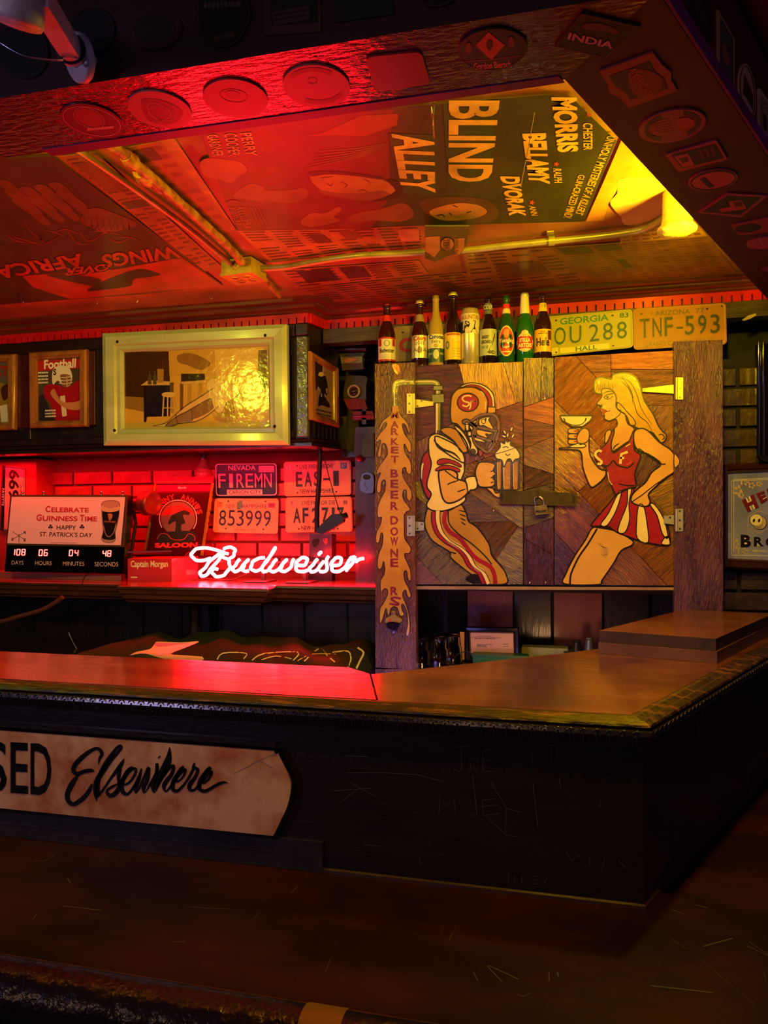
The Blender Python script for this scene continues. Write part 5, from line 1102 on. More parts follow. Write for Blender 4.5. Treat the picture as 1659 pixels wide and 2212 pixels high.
PX = PY(3.08); b = MB(); b.picslab(PX, Zt([(190, 1362), (515, 1368), (512, 1700), (190, 1700)]), .06, mat('scuffed_box', '#3a1c24', .35, .3, col2='#5a2a30', scale=12), -.06); b.box(PX(665, 1203).x, PX(716, 1203).x, 3.085, 3.13, ZS, PX(690, 1203).z, M_black); b.build('box_body', lb)
b = MB(); shape(b, PX, Zt([(240, 1450), (320, 1430), (330, 1480), (300, 1540), (260, 1560), (230, 1500)]), M_black, .001, 0); b.textq('LIB', PX, Zt([(395, 1430), (455, 1430), (455, 1480), (395, 1480)]), paint('#c83828'), .001, .04)
shape(b, PX, Zt([(400, 1485), (455, 1485), (430, 1520)]), paint('#c83828'), .001, 0, False); b.build('stickers', lb)

# column between the alcove and the cabinet ------------------------
cl = thing('carved_column', (-.89, 3.1, 0), 'carved dark column with capital and round glass boss beside the cabinet', 'column')
PK = PY(3.08); Zk = zm(640, 690, 7.137)
b = MB(); r1 = PK(720, 760); r2 = PK(794, 758); b.tube([PK(722, 755), PK(792, 754)], .0135, M_brown, 14); b.build('capital_roll', cl)
b = MB(); b.picslab(PK, Zk([(620, 530), (1070, 520), (1040, 575), (650, 580)]), .03, M_dark, -.02); b.picslab(PK, Zk([(700, 690), (1035, 680), (1050, 770), (725, 800)]), .03, M_mahog, -.02)
b.picslab(PK, Zk([(725, 780), (1048, 768), (1046, 782), (728, 802)]), .01, M_oldbeam, .012); b.build('capital_steps', cl)
b = MB(); b.picslab(PK, Zk([(696, 590), (1032, 580), (1030, 680), (712, 692)]), .035, mat('plaque_green', '#8a8a60', .5, col2='#6a6a48', scale=30), -.02)
shape(b, PK, Zk([(745, 640), (790, 610), (860, 600), (940, 610), (960, 635), (900, 655), (830, 680), (770, 675)]), paint('#c87860', .5), .0158, .8); b.build('plaque', cl)
b = MB(); b.picslab(PK, Zk(smooth([(790, 880), (920, 868), (1080, 885), (1085, 1000), (1040, 1240), (740, 1240), (735, 1060)], 4)), .05, M_dark, -.05); b.build('boss_block', cl)
M_boss = mat('pale_boss_ring', '#b8a078', .35, coat=.4)
c4 = PK(*Zk([(895, 1115)])[0]); b = MB(); b.lathe([(.028, .0), (.030, .010), (.024, .018), (.020, .010)], c4, M_boss, 28, (0, -1, 0)); b.build('boss_ring', cl)
b = MB(); b.sphere(c4, .0215, mat('dark_glass_orb', '#1c1812', .04, coat=1.0, spec=1.0), 20, (1, .9, 1)); b.build('glass_orb', cl)
b = MB(); b.picslab(PK, Zk([(745, 1240), (1065, 1230), (1115, 1385), (830, 1400)]), .03, mat('red_lacquer', '#7a0c18', .18, coat=.6), -.01)
b.tube([PK(*Zk([(880, 1500)])[0]), PK(*Zk([(1185, 1490)])[0])], .012, mat('red_lacquer', '#7a0c18', .18), 14)
b.picslab(PK, Zk([(880, 1420), (1185, 1415), (1210, 1540), (890, 1560)]), .03, mat('red_lacquer', '#7a0c18', .18), -.02); b.build('console', cl)
b = MB(); b.box(PK(766, 1000).x, -.715, 3.09, 3.2, ZS, 2.02, mat('column_shaft', '#4a2034', .35, col2='#301424', scale=3, stretch=(6, 6, 1), bump=.2)); b.build('shaft', cl)
b = MB(); b.box(-.975, PK(766, 1000).x, 3.15, 3.2, 1.9, 2.4, M_darkv); b.box(PK(783, 900).x, PK(786, 900).x+.012, 3.07, 3.15, 2.03, 2.20, M_dark); b.build('backing', cl)
b = MB(); b.picslab(PK, Zk([(905, 1760), (1200, 1745), (1205, 2120), (900, 2130)]), .006, mat('scuffed_plate_metal', '#4a3438', .4, .4, col2='#2c1a20', scale=10, bump=.3), 0); b.build('metal_plate', cl)
b = MB(); b.lathe([(0, .02), (.012, .018), (.014, .008), (.010, 0)], PK(*Zt([(925, 270)])[0]), mat('red_lacquer', '#7a0c18', .18), 16, (0, -1, 0)); b.build('red_knob', cl)
op = thing('bottle_opener', PK(*Zt([(1035, 770)])[0]), 'dark round-cornered wall bottle opener on the purple-lit column', 'bottle opener')
b = MB(); b.picslab(PK, Zt(smooth([(970, 500), (1030, 475), (1090, 490), (1130, 540), (1128, 740), (1090, 775), (1000, 770), (940, 730), (935, 620), (950, 560)], 3)), .012, mat('pewter', '#5a5460', .3, .8), 0)
b.picslab(PK, Zt(smooth([(985, 520), (1040, 505), (1085, 530), (1070, 570), (1020, 580), (985, 560)], 3)), .002, M_black, .012); line(b, PK, Zt([(1020, 610), (1000, 660), (1040, 700), (1020, 740)]), 1.2, .0125, M_ink); b.build('opener_plate', op)

# ------------------------------------------------------------------ things inside the cabinet opening
M_gl2 = mat('pint_glass', '#ffffff', .02, trans=1.0, ior=1.45)
Zi = zm(890, 1260, 4.046)
for x, yb_, top, yy, lab in ((906, 1441, 1379, 2.78, 'upturned pint glass nearest the flame-painted post'), (945, 1438, 1374, 2.80, 'upturned pint glass, middle front of the glasses by the post'), (975, 1430, 1369, 2.88, 'upturned pint glass touching the framed certificate'), (928, 1428, 1368, 2.98, 'pint glass standing behind the other pint glasses')):
    p = PY(yy)(x, 1430); h_ = PY(yy)(x, top).z-1.08; t = thing('pint_glass', (p.x, yy, 1.08), lab, 'glass', 'pint glasses by the post')
    b = MB(); b.lathe([(.043, 0), (.042, .02), (.040, h_*.55), (.034, h_*.62), (.034, h_*.9), (.030, h_), (0, h_), (0, h_-.006), (.027, h_-.007), (.031, h_*.88), (.031, h_*.63), (.037, h_*.55), (.040, .02), (.041, 0), (.043, 0)], (p.x, yy, 1.08), M_gl2, 24); b.build('glass', t)
PF2 = Plane((0, 2.93, 1.08), (0, 1, -.1))
cf = thing('framed_certificate', PF2(1062, 1425), 'pink licence certificate in a thick black frame on the cabinet counter', 'picture')
frame4(cf, PF2, Zi([(465, 375), (942, 380), (945, 620), (468, 690)]), Zi([(512, 430), (884, 436), (890, 618), (515, 618)]), M_blackg, .02)
b = MB(); b.pic(PF2, Zi([(508, 425), (888, 430), (892, 625), (510, 625)]), mat('pink_paper', '#e0a090', .5), .003); M_pi = mat('certificate_ink', '#3a3048', .5)
b.textq('STATE OF CALIFORNIA', PF2, Zi([(578, 456), (700, 456), (700, 464), (578, 464)]), M_pi, .004)
b.textq('DEPARTMENT OF ALCOHOLIC BEVERAGE CONTROL', PF2, Zi([(520, 466), (778, 472), (778, 480), (520, 474)]), M_pi, .004); squig(b, PF2, Zi([(548, 478), (725, 482), (725, 489), (548, 485)]), M_pi, .004, 2)
for i, (x0, x1, y0) in enumerate(((568, 700, 532), (568, 650, 541), (568, 655, 550), (790, 840, 528), (795, 840, 548))): squig(b, PF2, Zi([(x0, y0), (x1, y0+2), (x1, y0+8), (x0, y0+6)]), M_pi, .004, i)
b.build('certificate', cf)
b = MB(); b.pic(PF2, Zi([(418, 425), (458, 428), (458, 670), (440, 670)]), mat('pink_paper', '#e0a090', .5), .0); b.build('loose_paper', cf)
gbx = thing('green_box', (PY(2.90)(1075, 1420).x, 2.9, 1.08), 'long dark green box lying in front of the certificate', 'box')
b = MB(); q0, q1 = PY(2.88)(1022, 1412), PY(2.88)(1140, 1414); b.box(q0.x, q1.x, 2.86, 2.91, 1.08, q0.z, mat('green_card', '#1c5a38', .4), .002); b.build('box_body', gbx)
b = MB(); b.box(q0.x-.002, q1.x+.002, 2.857, 2.913, q0.z-.006, q0.z+.002, mat('green_card_lid', '#1a4f32', .4)); b.build('lid', gbx)
wt = thing('white_tray', (PY(3.0)(1178, 1410).x, 3.03, 1.08), 'shallow off-white tray right of the certificate', 'tray')
b = MB(); q0, q1 = PY(3.0)(1126, 1398), PY(3.0)(1228, 1400); b.box(q0.x, q1.x, 3.0, 3.08, 1.08, q0.z, mat('tray_white', '#b8b4a0', .45, col2='#9a9684', scale=20), .004); b.box(q0.x+.006, q1.x-.006, 3.006, 3.074, q0.z-.002, q0.z+.0005, mat('tray_inner', '#8a8674', .5)); b.build('tray_body', wt)
tn = thing('round_tin', (PY(3.0)(1268, 1400).x, 3.0, 1.08), 'wide dark round tin on the cabinet counter by the stacked boards', 'tin')
p = PY(2.98)(1268, 1400); b = MB(); b.lathe([(0, 0), (.085, 0), (.085, .035), (.088, .038), (.085, .042), (0, .044)], (p.x, 3.0, 1.08), mat('dark_tin', '#4a4a34', .35, .5), 28); b.build('tin_body', tn)
for x, y, w_, h_, lab in ((1273, 1397, 24, 35, 'small grey metal shot cup standing on the round tin'), (1246, 1397, 20, 28, 'short dark cup at the left of the round tin lid')):
    p = PY(2.96)(x, y); t = thing('shot_cup', (p.x, 2.96, 1.124), lab, 'cup'); h__ = h_/590
    b = MB(); b.lathe([(0, 0), (.020, 0), (.019, h__*.2), (.014, h__*.7), (.0135, h__*.95), (.016, h__), (.012, h__), (0, h__*.9)], (p.x, 2.96, 1.124), mat('cup_metal_%d' % x, '#7a7a80' if x > 1250 else '#3a3430', .3, .6), 18); b.build('cup_body', t)
cb = tag(MB().tube([PY(2.80)(x, y) for x, y in Zi(smooth([(365, 700), (380, 640), (430, 605), (490, 600), (540, 625)], 5, False))], .002, M_black, 6).build('black_cable'), 'thin black cable arching beside the pint glasses', 'cable')
# ------------------------------------------------------------------ posters and papers on the ceiling
PC = PZ(ZC-.0015)
def dk(h, k): h = h.strip('#'); return '#'+''.join('%02x' % int(int(h[i:i+2], 16)*k) for i in (0, 2, 4))
CM = lambda h, r=.4: mat('print_'+h.strip('#'), h, r, col2=dk(h, .62), scale=9, bump=.15, bscale=9, bdist=.004, coat=.12, lo=.3, hi=.75)
NSH = 0
def sheet(name, label, q, col, art, off=.0, group=None, cat='poster'):
    global NSH
    NSH += 1
    off = .0002*NSH if cat == 'newspaper' else .0030
    b = MB(); b.slab([PC(x, y, off+.0008) for x, y in q], (0, 0, .0004), CM(col)); o = b.build(name); tag(o, label, cat, group)
    b = MB(); art(b, off+.0009); b.build('print', o); return o
def columns(b, q, off, col, n=5, rows=16, seed=1, pics=()):
    """columns of small newsprint lines inside the picture quad"""
    R = random.Random(seed); m = CM(col)
    def L(u, v): a = (q[0][0]+(q[1][0]-q[0][0])*u, q[0][1]+(q[1][1]-q[0][1])*u); c = (q[3][0]+(q[2][0]-q[3][0])*u, q[3][1]+(q[2][1]-q[3][1])*u); return PC(a[0]+(c[0]-a[0])*v, a[1]+(c[1]-a[1])*v, off)
    for i in range(n):
        for j in range(rows):
            if R.random() < .12: continue
            u0, u1 = (i+.08)/n, (i+.08+.84*R.uniform(.75, 1))/n; v0 = (j+.2)/rows; v1 = v0+.45/rows; b.flat([L(u0, v0), L(u1, v0), L(u1, v1), L(u0, v1)], m)
    for u0, v0, u1, v1, c in pics: b.flat([L(u0, v0)+V3((0, 0, -.0004)), L(u1, v0)+V3((0, 0, -.0004)), L(u1, v1)+V3((0, 0, -.0004)), L(u0, v1)+V3((0, 0, -.0004))], CM(c))
Zc4 = zm(400, 220, 2.37); Zc3 = zm(0, 300, 2.765); Zc5 = zm(1000, 160, 2.5175)
OLIVE = '#38381a'; RDK = '#7a2a14'; TAN = '#f0c060'; FACE = '#b87840'
def blind(b, o):
    P = PC
    b.pic(P, [(430, 262), (850, 232), (838, 330), (845, 415), (800, 492), (515, 494), (468, 380)], CM(RDK), o)
    b.pic(P, Zc4([(560, 170), (700, 150), (900, 60), (1090, 50), (1085, 110), (920, 165), (760, 160)]), CM('#a8401c'), o+.0003)
    # hands reaching, plain shapes
    for k in range(6): line(b, P, Zc4([(620+k*12, 330-k*18), (760+k*20, 300-k*14), (900+k*18, 270-k*12), (1000+k*6, 230-k*6)]), 3.2, o+.0005, CM('#8a5028'), taper=True)
    b.pic(P, Zc4(smooth([(640, 370), (760, 355), (900, 370), (1010, 390), (1080, 430), (1060, 470), (940, 495), (800, 480), (690, 440)])), CM(FACE), o+.0005)
    b.pic(P, Zc4(smooth([(1030, 390), (1090, 400), (1115, 440), (1080, 485), (960, 500), (1040, 470), (1075, 440)])), CM('#1c1208'), o+.0008)
    b.pic(P, Zc4(smooth([(680, 440), (760, 455), (900, 460), (1000, 445), (1050, 470), (940, 497), (800, 482), (700, 462)])), CM('#8a5428'), o+.0006)
    b.pic(P, Zc4(smooth([(640, 350), (760, 345), (900, 360), (1010, 378), (1000, 388), (880, 372), (740, 362), (650, 372)])), CM('#3a2010'), o+.0006)
    for a_ in ([(905, 385), (935, 395), (950, 410)], [(880, 450), (910, 440), (935, 455)], [(800, 400), (830, 415), (815, 430)], [(720, 400), (745, 420), (760, 395)], [(690, 380), (760, 372)]): line(b, P, Zc4(a_), 2.0, o+.0009, CM('#5a3014'), taper=True)
    if 1: b.pic(P, Zc4(smooth([(75, 310), (110, 280), (200, 285), (280, 300), (315, 340), (270, 375), (235, 405), (160, 385), (100, 370)])), CM('#a8642c'), o+.0004)
    b.pic(P, Zc4(smooth([(245, 470), (330, 410), (400, 425), (420, 445), (560, 440), (600, 430), (630, 460), (580, 505), (420, 505), (300, 490)])), CM('#9a5a2a'), o+.0004)
    b.pic(P, Zc4(smooth([(590, 610), (640, 565), (720, 560), (780, 530), (800, 545), (760, 580), (790, 600), (700, 625), (630, 632)])), CM('#a8642c'), o+.0004)
    b.pic(P, Zc4(smooth([(820, 590), (880, 560), (1000, 540), (1110, 510), (1160, 540), (1165, 580), (1100, 605), (960, 600), (880, 615)])), CM('#8a4a20'), o+.0004)
    b.pic(P, Zc4(smooth([(1200, 500), (1300, 480), (1450, 480), (1560, 500), (1605, 550), (1580, 600), (1480, 612), (1330, 595), (1240, 570)])), CM('#5a4018'), o+.0004)
    b.pic(P, Zc4(smooth([(1250, 555), (1300, 530), (1400, 510), (1500, 520), (1545, 555), (1490, 585), (1370, 600), (1290, 590)])), CM('#c08a48'), o+.0007)
    for a_ in ([(1370, 520), (1395, 530)], [(1440, 560), (1465, 552)], [(1350, 560), (1365, 570)], [(1290, 575), (1315, 568), (1330, 580)]): line(b, P, Zc4(a_), 2, o+.001, CM('#3a2010'))
    T = lambda s, q, c=TAN, off=.0010, bold=.02: b.textq(s, P, q, CM(c), o+off, bold)
    grn = '#2c4a1c'
    b.pic(P, Zc4([(1320, -5), (1345, 395), (1400, 412), (1560, 405), (1590, -5)]), CM(grn), o+.0005)
    T('BLIND', Zc4([(1610, -20), (1565, 400), (1348, 398), (1350, -20)]), off=.0012, bold=.03)
    b.pic(P, Zc4([(1040, 150), (1100, 465), (1285, 470), (1290, 160)]), CM(grn), o+.0005)
    T('ALLEY', Zc4([(1275, 155), (1282, 455), (1108, 440), (1055, 150)]), off=.0012, bold=.035)
    T('MORRIS', Zc5([(622, 115), (628, 410), (515, 415), (478, 112)]), bold=.05); T('CHESTER', Zc5([(705, 255), (705, 402), (655, 402), (652, 252)]))
    T('BELLAMY', Zc5([(452, 308), (474, 588), (360, 582), (322, 312)]), bold=.05); T('RALPH', Zc5([(535, 505), (540, 580), (498, 580), (490, 502)]))
    T('DVORAK', Zc5([(308, 548), (345, 765), (250, 760), (200, 545)]), bold=.05); T('ANN', Zc5([(395, 708), (408, 760), (372, 760), (358, 706)]))
    T('UNHOLY MYSTERIES OF A KILLER\'S', Zc5([(835, 325), (652, 762), (610, 745), (785, 322)]), '#c8a040'); T('GUN-CRAZED MIND!', Zc5([(665, 540), (590, 775), (545, 770), (628, 535)]), '#c8a040')
    for cx, cy in ((686, 208), (508, 478), (375, 688)):
        b.pic(P, Zc5([(cx+(18 if k % 2 == 0 else 8)*cos(radians(36*k)), cy+(16 if k % 2 == 0 else 7)*sin(radians(36*k))) for k in range(10)]), CM('#c8502c'), o+.0011)
    Zp2 = zm(0, 0, 2.0)
    T('PERRY', Zp2([(1085, 562), (1112, 662), (1062, 664), (1036, 566)]), '#e8a878', bold=.02); T('COOPER', Zp2([(1022, 565), (1040, 662), (990, 664), (964, 568)]), '#e8a878', bold=.02); T('GARDNER', Zp2([(940, 570), (968, 664), (920, 667), (890, 574)]), '#e8a878', bold=.02)
    b.pic(P, Zc4(ell(245, 508, 35, 15)), CM('#8a2a18'), o+.0009)
    T('A COLUMBIA', Zc4([(300, 525), (345, 635), (305, 640), (258, 528)]), '#c88a58', bold=0); T('PICTURE', Zc4([(250, 532), (290, 620), (262, 622), (222, 535)]), '#c88a58', bold=0)
    for k in range(4): b.ribbon(P, Zc4([(322+k*18, 530), (372+k*18, 630)]), 2, CM('#7a4a28'), o+.0009)
    b.ribbon(P, [(1155, 238), (1125, 400)], .9, CM('#e8d890'), o+.001)
sheet('movie_poster', 'large film poster on the ceiling lettered BLIND ALLEY beside the light', [(430, 262), (1215, 196), (1255, 205), (1332, 300), (1265, 470), (1265, 480), (512, 496), (350, 300)][0:0] or [(424, 264), (1180, 200), (1240, 212), (1331, 300), (1262, 476), (512, 495)], OLIVE, blind, .0012)
def wings(b, o):
    P = PC; R = random.Random(5)
    T = lambda s, q, c='#b04028', off=.0012, bold=.06: b.textq(s, P, q, CM(c), o+off, bold)
    for k in range(9):
        x = -20+k*44; y = 250+(k*53 % 120)
        b.pic(P, Zc3(smooth([(x, y), (x+70, y-10), (x+150, y+60), (x+230, y+130), (x+200, y+150), (x+90, y+70)], 4)), CM('#7a5028'), o+.0004+.00005*k)
    for k in range(12): line(b, P, Zc3([(20+k*62, 520+R.uniform(-30, 60)), (90+k*62, 560+R.uniform(-30, 60)), (190+k*60, 590+R.uniform(-40, 40))]), 2.4, o+.0009, CM('#8a4a26'), taper=True)
    b.pic(P, Zc3(smooth([(480, 470), (560, 400), (700, 440), (810, 490), (780, 520), (640, 550), (540, 520)])), CM('#7a4a24'), o+.0007)
    for k in range(8): line(b, P, Zc3([(500+k*38, 450+k*4), (520+k*36, 530), (560+k*30, 500)]), 1.8, o+.001, CM('#4a3018'))
    b.pic(P, Zc3([(130, 810), (700, 770), (1085, 700), (1330, 870), (420, 950), (200, 880)]), CM('#a83820'), o+.0005)
    b.pic(P, Zc3(smooth([(520, 900), (620, 840), (780, 780), (860, 770), (960, 800), (900, 815), (800, 830), (780, 870), (650, 890)])), CM('#3a2418'), o+.0009)
    b.pic(P, Zc3(smooth([(280, 805), (420, 800), (600, 830), (560, 870), (400, 840)])), CM('#4a2a1a'), o+.0008)
    ink = CM('#2a120c')
    for s_, q_ in (('WINGS', [(1088, 700), (612, 765), (606, 680), (1040, 628)]), ('AFRICA', [(520, 745), (0, 830), (-60, 755), (480, 672)]), ('OVER', [(655, 775), (362, 815), (400, 762), (640, 735)])):
        q2 = Zc3([(x+5, y+5) for x, y in q_]); b.textq(s_, P, q2, ink, o+.0010, .09); T(s_, Zc3(q_), bold=.03, off=.0014)
sheet('movie_poster', 'dark film poster on the ceiling reading WINGS OVER AFRICA upside down', [(-160, 345), (115, 334), (482, 614), (300, 634), (-160, 668)], '#4a3820', wings, .0004)
# newspapers and strips, each its own sheet
def news(label, q, col, n, rows, seed, pics=(), ink='#5e3614', off=0):
    sheet('newspaper', label, q, col, lambda b, o: columns(b, [(q[0][0]*.98+q[2][0]*.02, q[0][1]*.98+q[2][1]*.02), (q[1][0]*.98+q[3][0]*.02, q[1][1]*.98+q[3][1]*.02), (q[2][0]*.98+q[0][0]*.02, q[2][1]*.98+q[0][1]*.02), (q[3][0]*.98+q[1][0]*.02, q[3][1]*.98+q[1][1]*.02)], o, ink, n, rows, seed, pics), off, 'newspaper sheets on the ceiling', 'newspaper')
news('yellowed newspaper sheet between the poster and the long pipe, left half', [(512, 497), (700, 495), (765, 548), (590, 572)], '#c8863c', 3, 12, 1, ((.75, .15, .95, .5, '#6a3a1c'),))
news('newspaper sheet with a torn hole above the pipe, left of the cigarette pack', [(700, 495), (918, 486), (918, 538), (765, 548)], '#c07c36', 4, 8, 2, ((.1, .1, .3, .4, '#8a5426'), (.72, .1, .95, .6, '#e0a060')))
news('newspaper sheet below the pipe by the junction box', [(600, 583), (905, 562), (925, 590), (640, 622)], '#b8722e', 5, 6, 3, ((.1, .1, .35, .8, '#4a2a1a'), (.42, .1, .6, .8, '#5a3a24'), (.64, .1, .72, .9, '#8a5a2c')))
news('long newspaper strip along the cornice above the bottles', [(640, 622), (1005, 588), (1100, 632), (700, 652)], '#a8642a', 6, 8, 4, ((.72, .3, .84, .8, '#6a4824'),))
news('brown newspaper page with a faint photograph right of the cigarette pack', [(1000, 548), (1188, 533), (1290, 612), (1020, 640)], '#a06a2a', 4, 12, 5, ((.3, .3, .75, .65, '#7a4a1c'),))
news('large brown newspaper page near the right beam', [(1188, 533), (1525, 508), (1600, 600), (1290, 614)], '#9a6c2c', 9, 18, 6, ((.02, .02, .22, .2, '#5a4a20'), (.26, .02, .42, .16, '#5a4a20'), (.3, .4, .36, .62, '#4a3214')), '#7a5420')
news('narrow newspaper strip in front of the bare plaster patch', [(1340, 502), (1500, 478), (1528, 508), (1340, 524)], '#d8a83c', 8, 3, 7, (), '#9a6c24')
news('ochre paper strip left of the big film poster', [(345, 300), (378, 298), (512, 497), (470, 498)], '#c8903c', 1, 2, 8, (), '#b07a30')
news('printed paper strip between the two pipes on the left', [(130, 335), (205, 325), (480, 575), (440, 585)], '#a87a34', 2, 30, 9, ((.1, .05, .9, .3, '#8a5a28'), (.1, .4, .9, .46, '#4a5a30')), '#6a4420')
news('torn paper strip right of the crusted pipe', [(262, 318), (345, 302), (512, 498), (470, 500)], '#a8662c', 2, 10, 10, ((.2, .02, .7, .16, '#3a3a20'),), '#8a4a22')
br = tag(MB().slab([PC(x, y, .0030) for x, y in Zc5([(862, 352), (960, 470), (1050, 562), (990, 553), (866, 558), (830, 640), (790, 700), (765, 790), (668, 795), (760, 590)])], (0, 0, .0003), mat('orange_plaster', '#c8903c', .4, col2='#a87028', scale=6, bump=.2)).build('paper_remnant'), 'ragged ochre paper remnant beside the big film poster and beam', 'paper')
pl_ = tag(MB().slab([PC(x, y, .0034) for x, y in Zc5(smooth([(850, 565), (980, 555), (1065, 570), (1180, 700), (1240, 800), (1010, 820), (880, 812), (860, 770), (830, 740), (800, 690), (840, 640)], 3))], (0, 0, .0006), M_bare).build('paper_remnant'), 'pale bare patch with torn edge next to the light fitting', 'paper')

# conduits, junction box, light fitting, cigarette pack
PPp = PZ(ZC-.022)
M_cond = mat('yellow_painted_conduit', '#b0a860', .35, .35, col2='#8a8448', scale=14, bump=.3, bscale=30, coat=.2)
M_crust = mat('crusted_paint_pipe', '#b88a3c', .45, col2='#7a3a1c', scale=22, bump=1, bscale=40, bdist=.008)
def pipe(label, pts, r, m, cat='pipe', P=None, lump=0):
    P = P or PPp; b = MB(); q = smooth(pts, 6, False); R = random.Random(3)
    b.tube([P(x, y) for x, y in q], [r*(1+R.uniform(-lump, lump)) for _ in q], m, 12); o = tag(b.build('conduit_pipe'), label, cat); return o
p1 = pipe('thin yellow-green conduit running from the beam to the junction box', [(150, 316), (180, 332), (300, 415), (400, 488), (470, 545), (506, 578)], .0085, M_cond)
p2 = pipe('crusty ochre painted pipe beside the thin conduit', [(222, 305), (262, 330), (340, 395), (430, 475), (490, 530), (522, 566)], .0125, M_crust, lump=.14)
for k, (x, y, w_) in enumerate(((270, 335, 1.3), (300, 370, 1.5), (325, 388, 1.2))):
    a_ = PPp(x, y); d_ = (PPp(x+8, y+8)-a_).normalized(); b = MB(); b.tube([a_, a_+d_*.03, a_+d_*.06], [.011*w_, .015*w_, .010*w_], M_crust, 10); b.build('paint_lump', p2)
p3 = pipe('short dark pipe continuing from the junction box to the cornice', [(548, 588), (570, 605), (604, 640)], .0085, M_crust)
p4 = pipe('long yellow-lit conduit from the junction box to the light fitting', [(562, 580), (620, 576), (700, 562), (780, 552), (860, 548), (930, 544), (1010, 540), (1100, 530), (1190, 521), (1280, 512), (1350, 503), (1400, 492), (1440, 468), (1460, 448)], .0105, M_cond)
b = MB(); a_ = PPp(1185, 521); d_ = (PPp(1200, 520)-a_).normalized(); b.tube([a_, a_+d_*.018], .0145, M_cond, 14); b.box(a_.x-.004, a_.x+.016, a_.y-.03, a_.y+.03, ZC-.006, ZC-.002, M_cond); b.build('pipe_clamp', p4)
jb = thing('junction_box', PPp(530, 590), 'yellow painted square junction box where the pipes meet on the ceiling', 'junction box')
q_ = [PZ(ZC-.05)(x, y) for x, y in ((484, 590), (540, 584), (572, 604), (512, 616))]
M_jb = mat('junction_box_paint', '#c8a838', .35, .2, col2='#a07a28', scale=12, bump=.25)
c_ = sum(q_, V3((0, 0, 0)))/4; q_ = [c_+V3(p) for p in ((-.055, -.05, 0), (.055, -.05, 0), (.055, .05, 0), (-.055, .05, 0))]
rotz = Matrix.Rotation(radians(-6), 3, 'Z'); q_ = [c_+rotz@(p-c_) for p in q_]
b = MB(); b.slab(q_, (0, 0, .046), M_jb); b.build('box_body', jb)
b = MB(); b.slab([c_+(p-c_)*1.06+V3((0, 0, -.006)) for p in q_], (0, 0, .008), M_jb)
b.build('cover_plate', jb)
b = MB()
for sx in (-1, 1):
    for sy in (-1, 1):
        cc = c_+rotz@V3((sx*.022, sy*.022, -.0065)); b.tube([cc+V3((.014*cos(a), .010*sin(a), 0)) for a in [2*pi*k/16 for k in range(16)]], .0022, M_jb, 6, True)
b.build('embossed_rings', jb)
b = MB(); fc = c_+rotz@V3((0, -.051, .024)); b.lathe([(0, .003), (.014, .003), (.016, 0)], fc, M_jb, 18, (0, -1, 0)); b.lathe([(0, .005), (.007, .005), (.008, .002)], fc, M_jb, 14, (0, -1, 0)); b.build('knockout', jb)
lf_ = thing('light_fitting', PZ(ZC)(1462, 440), 'round metal ceiling light fitting half hidden by the right beam', 'light fitting')
f_ = PZ(ZC-.05)(1462, 452); b = MB(); b.lathe([(0, -.055), (.040, -.055), (.046, -.05), (.046, -.046), (.040, -.044), (.036, -.02), (.034, .05), (0, .05)], f_, mat('fitting_metal', '#c8c06a', .35, .4), 28); b.build('fitting_body', lf_)
b = MB(); b.lathe([(.046, -.050), (.050, -.052), (.048, -.058), (.030, -.066), (0, -.068)], f_, mat('fitting_glass', '#c8c060', .15, coat=.8, bump=.8, bscale=30, bdist=.006), 28); b.build('glass_lens', lf_)
b = MB(); e_ = V3((.36, 2.10, 2.40)); b.sphere(e_+V3((0, 0, .012)), .02, glow('#ffd23c', 4), 14); b.lathe([(.012, .03), (.014, .05), (.02, .08)], e_, M_steel, 12); b.build('bulb', lf_)
PCK = PZ(ZC-.036)
ck = thing('cigarette_pack', PCK(965, 540), 'flattened yellow cigarette pack tucked over the ceiling pipe', 'cigarette pack')
Zc7 = zm(620, 480, 3.456); b = MB(); M_pk = CM('#c8a038'); M_pg = CM('#5a5a20')
b.slab([PCK(x, y) for x, y in Zc7([(1030, 30), (1360, 30), (1340, 175), (1290, 245), (1235, 240), (1100, 300), (1030, 270)])], (0, 0, .003), M_pg); b.build('pack', ck)
b = MB(); b.pic(PCK, Zc7([(1032, 110), (1140, 100), (1145, 200), (1100, 260), (1032, 215)]), M_pk, .001); b.pic(PCK, Zc7([(1250, 120), (1325, 115), (1325, 190), (1285, 240), (1255, 240)]), M_pk, .001)
b.pic(PCK, Zc7(ell(1197, 160, 52, 50)), M_ink, .0012); b.pic(PCK, Zc7(ell(1197, 160, 47, 45)), CM('#d8a838'), .0016)
b.textq('LUCKY', PCK, Zc7([(1165, 195), (1165, 125), (1190, 122), (1190, 195)]), M_ink, .002, .03); b.textq('STRIKE', PCK, Zc7([(1192, 200), (1192, 120), (1216, 120), (1216, 200)]), M_ink, .002, .03)
b.textq('FILTERS', PCK, Zc7([(1255, 235), (1255, 118), (1278, 118), (1278, 235)]), CM('#6a5a20'), .002, .02); b.build('printing', ck)
wrn = tag(MB().tube([PC(938, 222, .0), PC(934, 240, .02), PC(938, 262, .035), PC(935, 244, .02), PC(930, 224, 0)], .0016, M_chrome, 6).build('wire_hook'), 'small bent wire hook hanging by the letter B of the poster', 'hook')
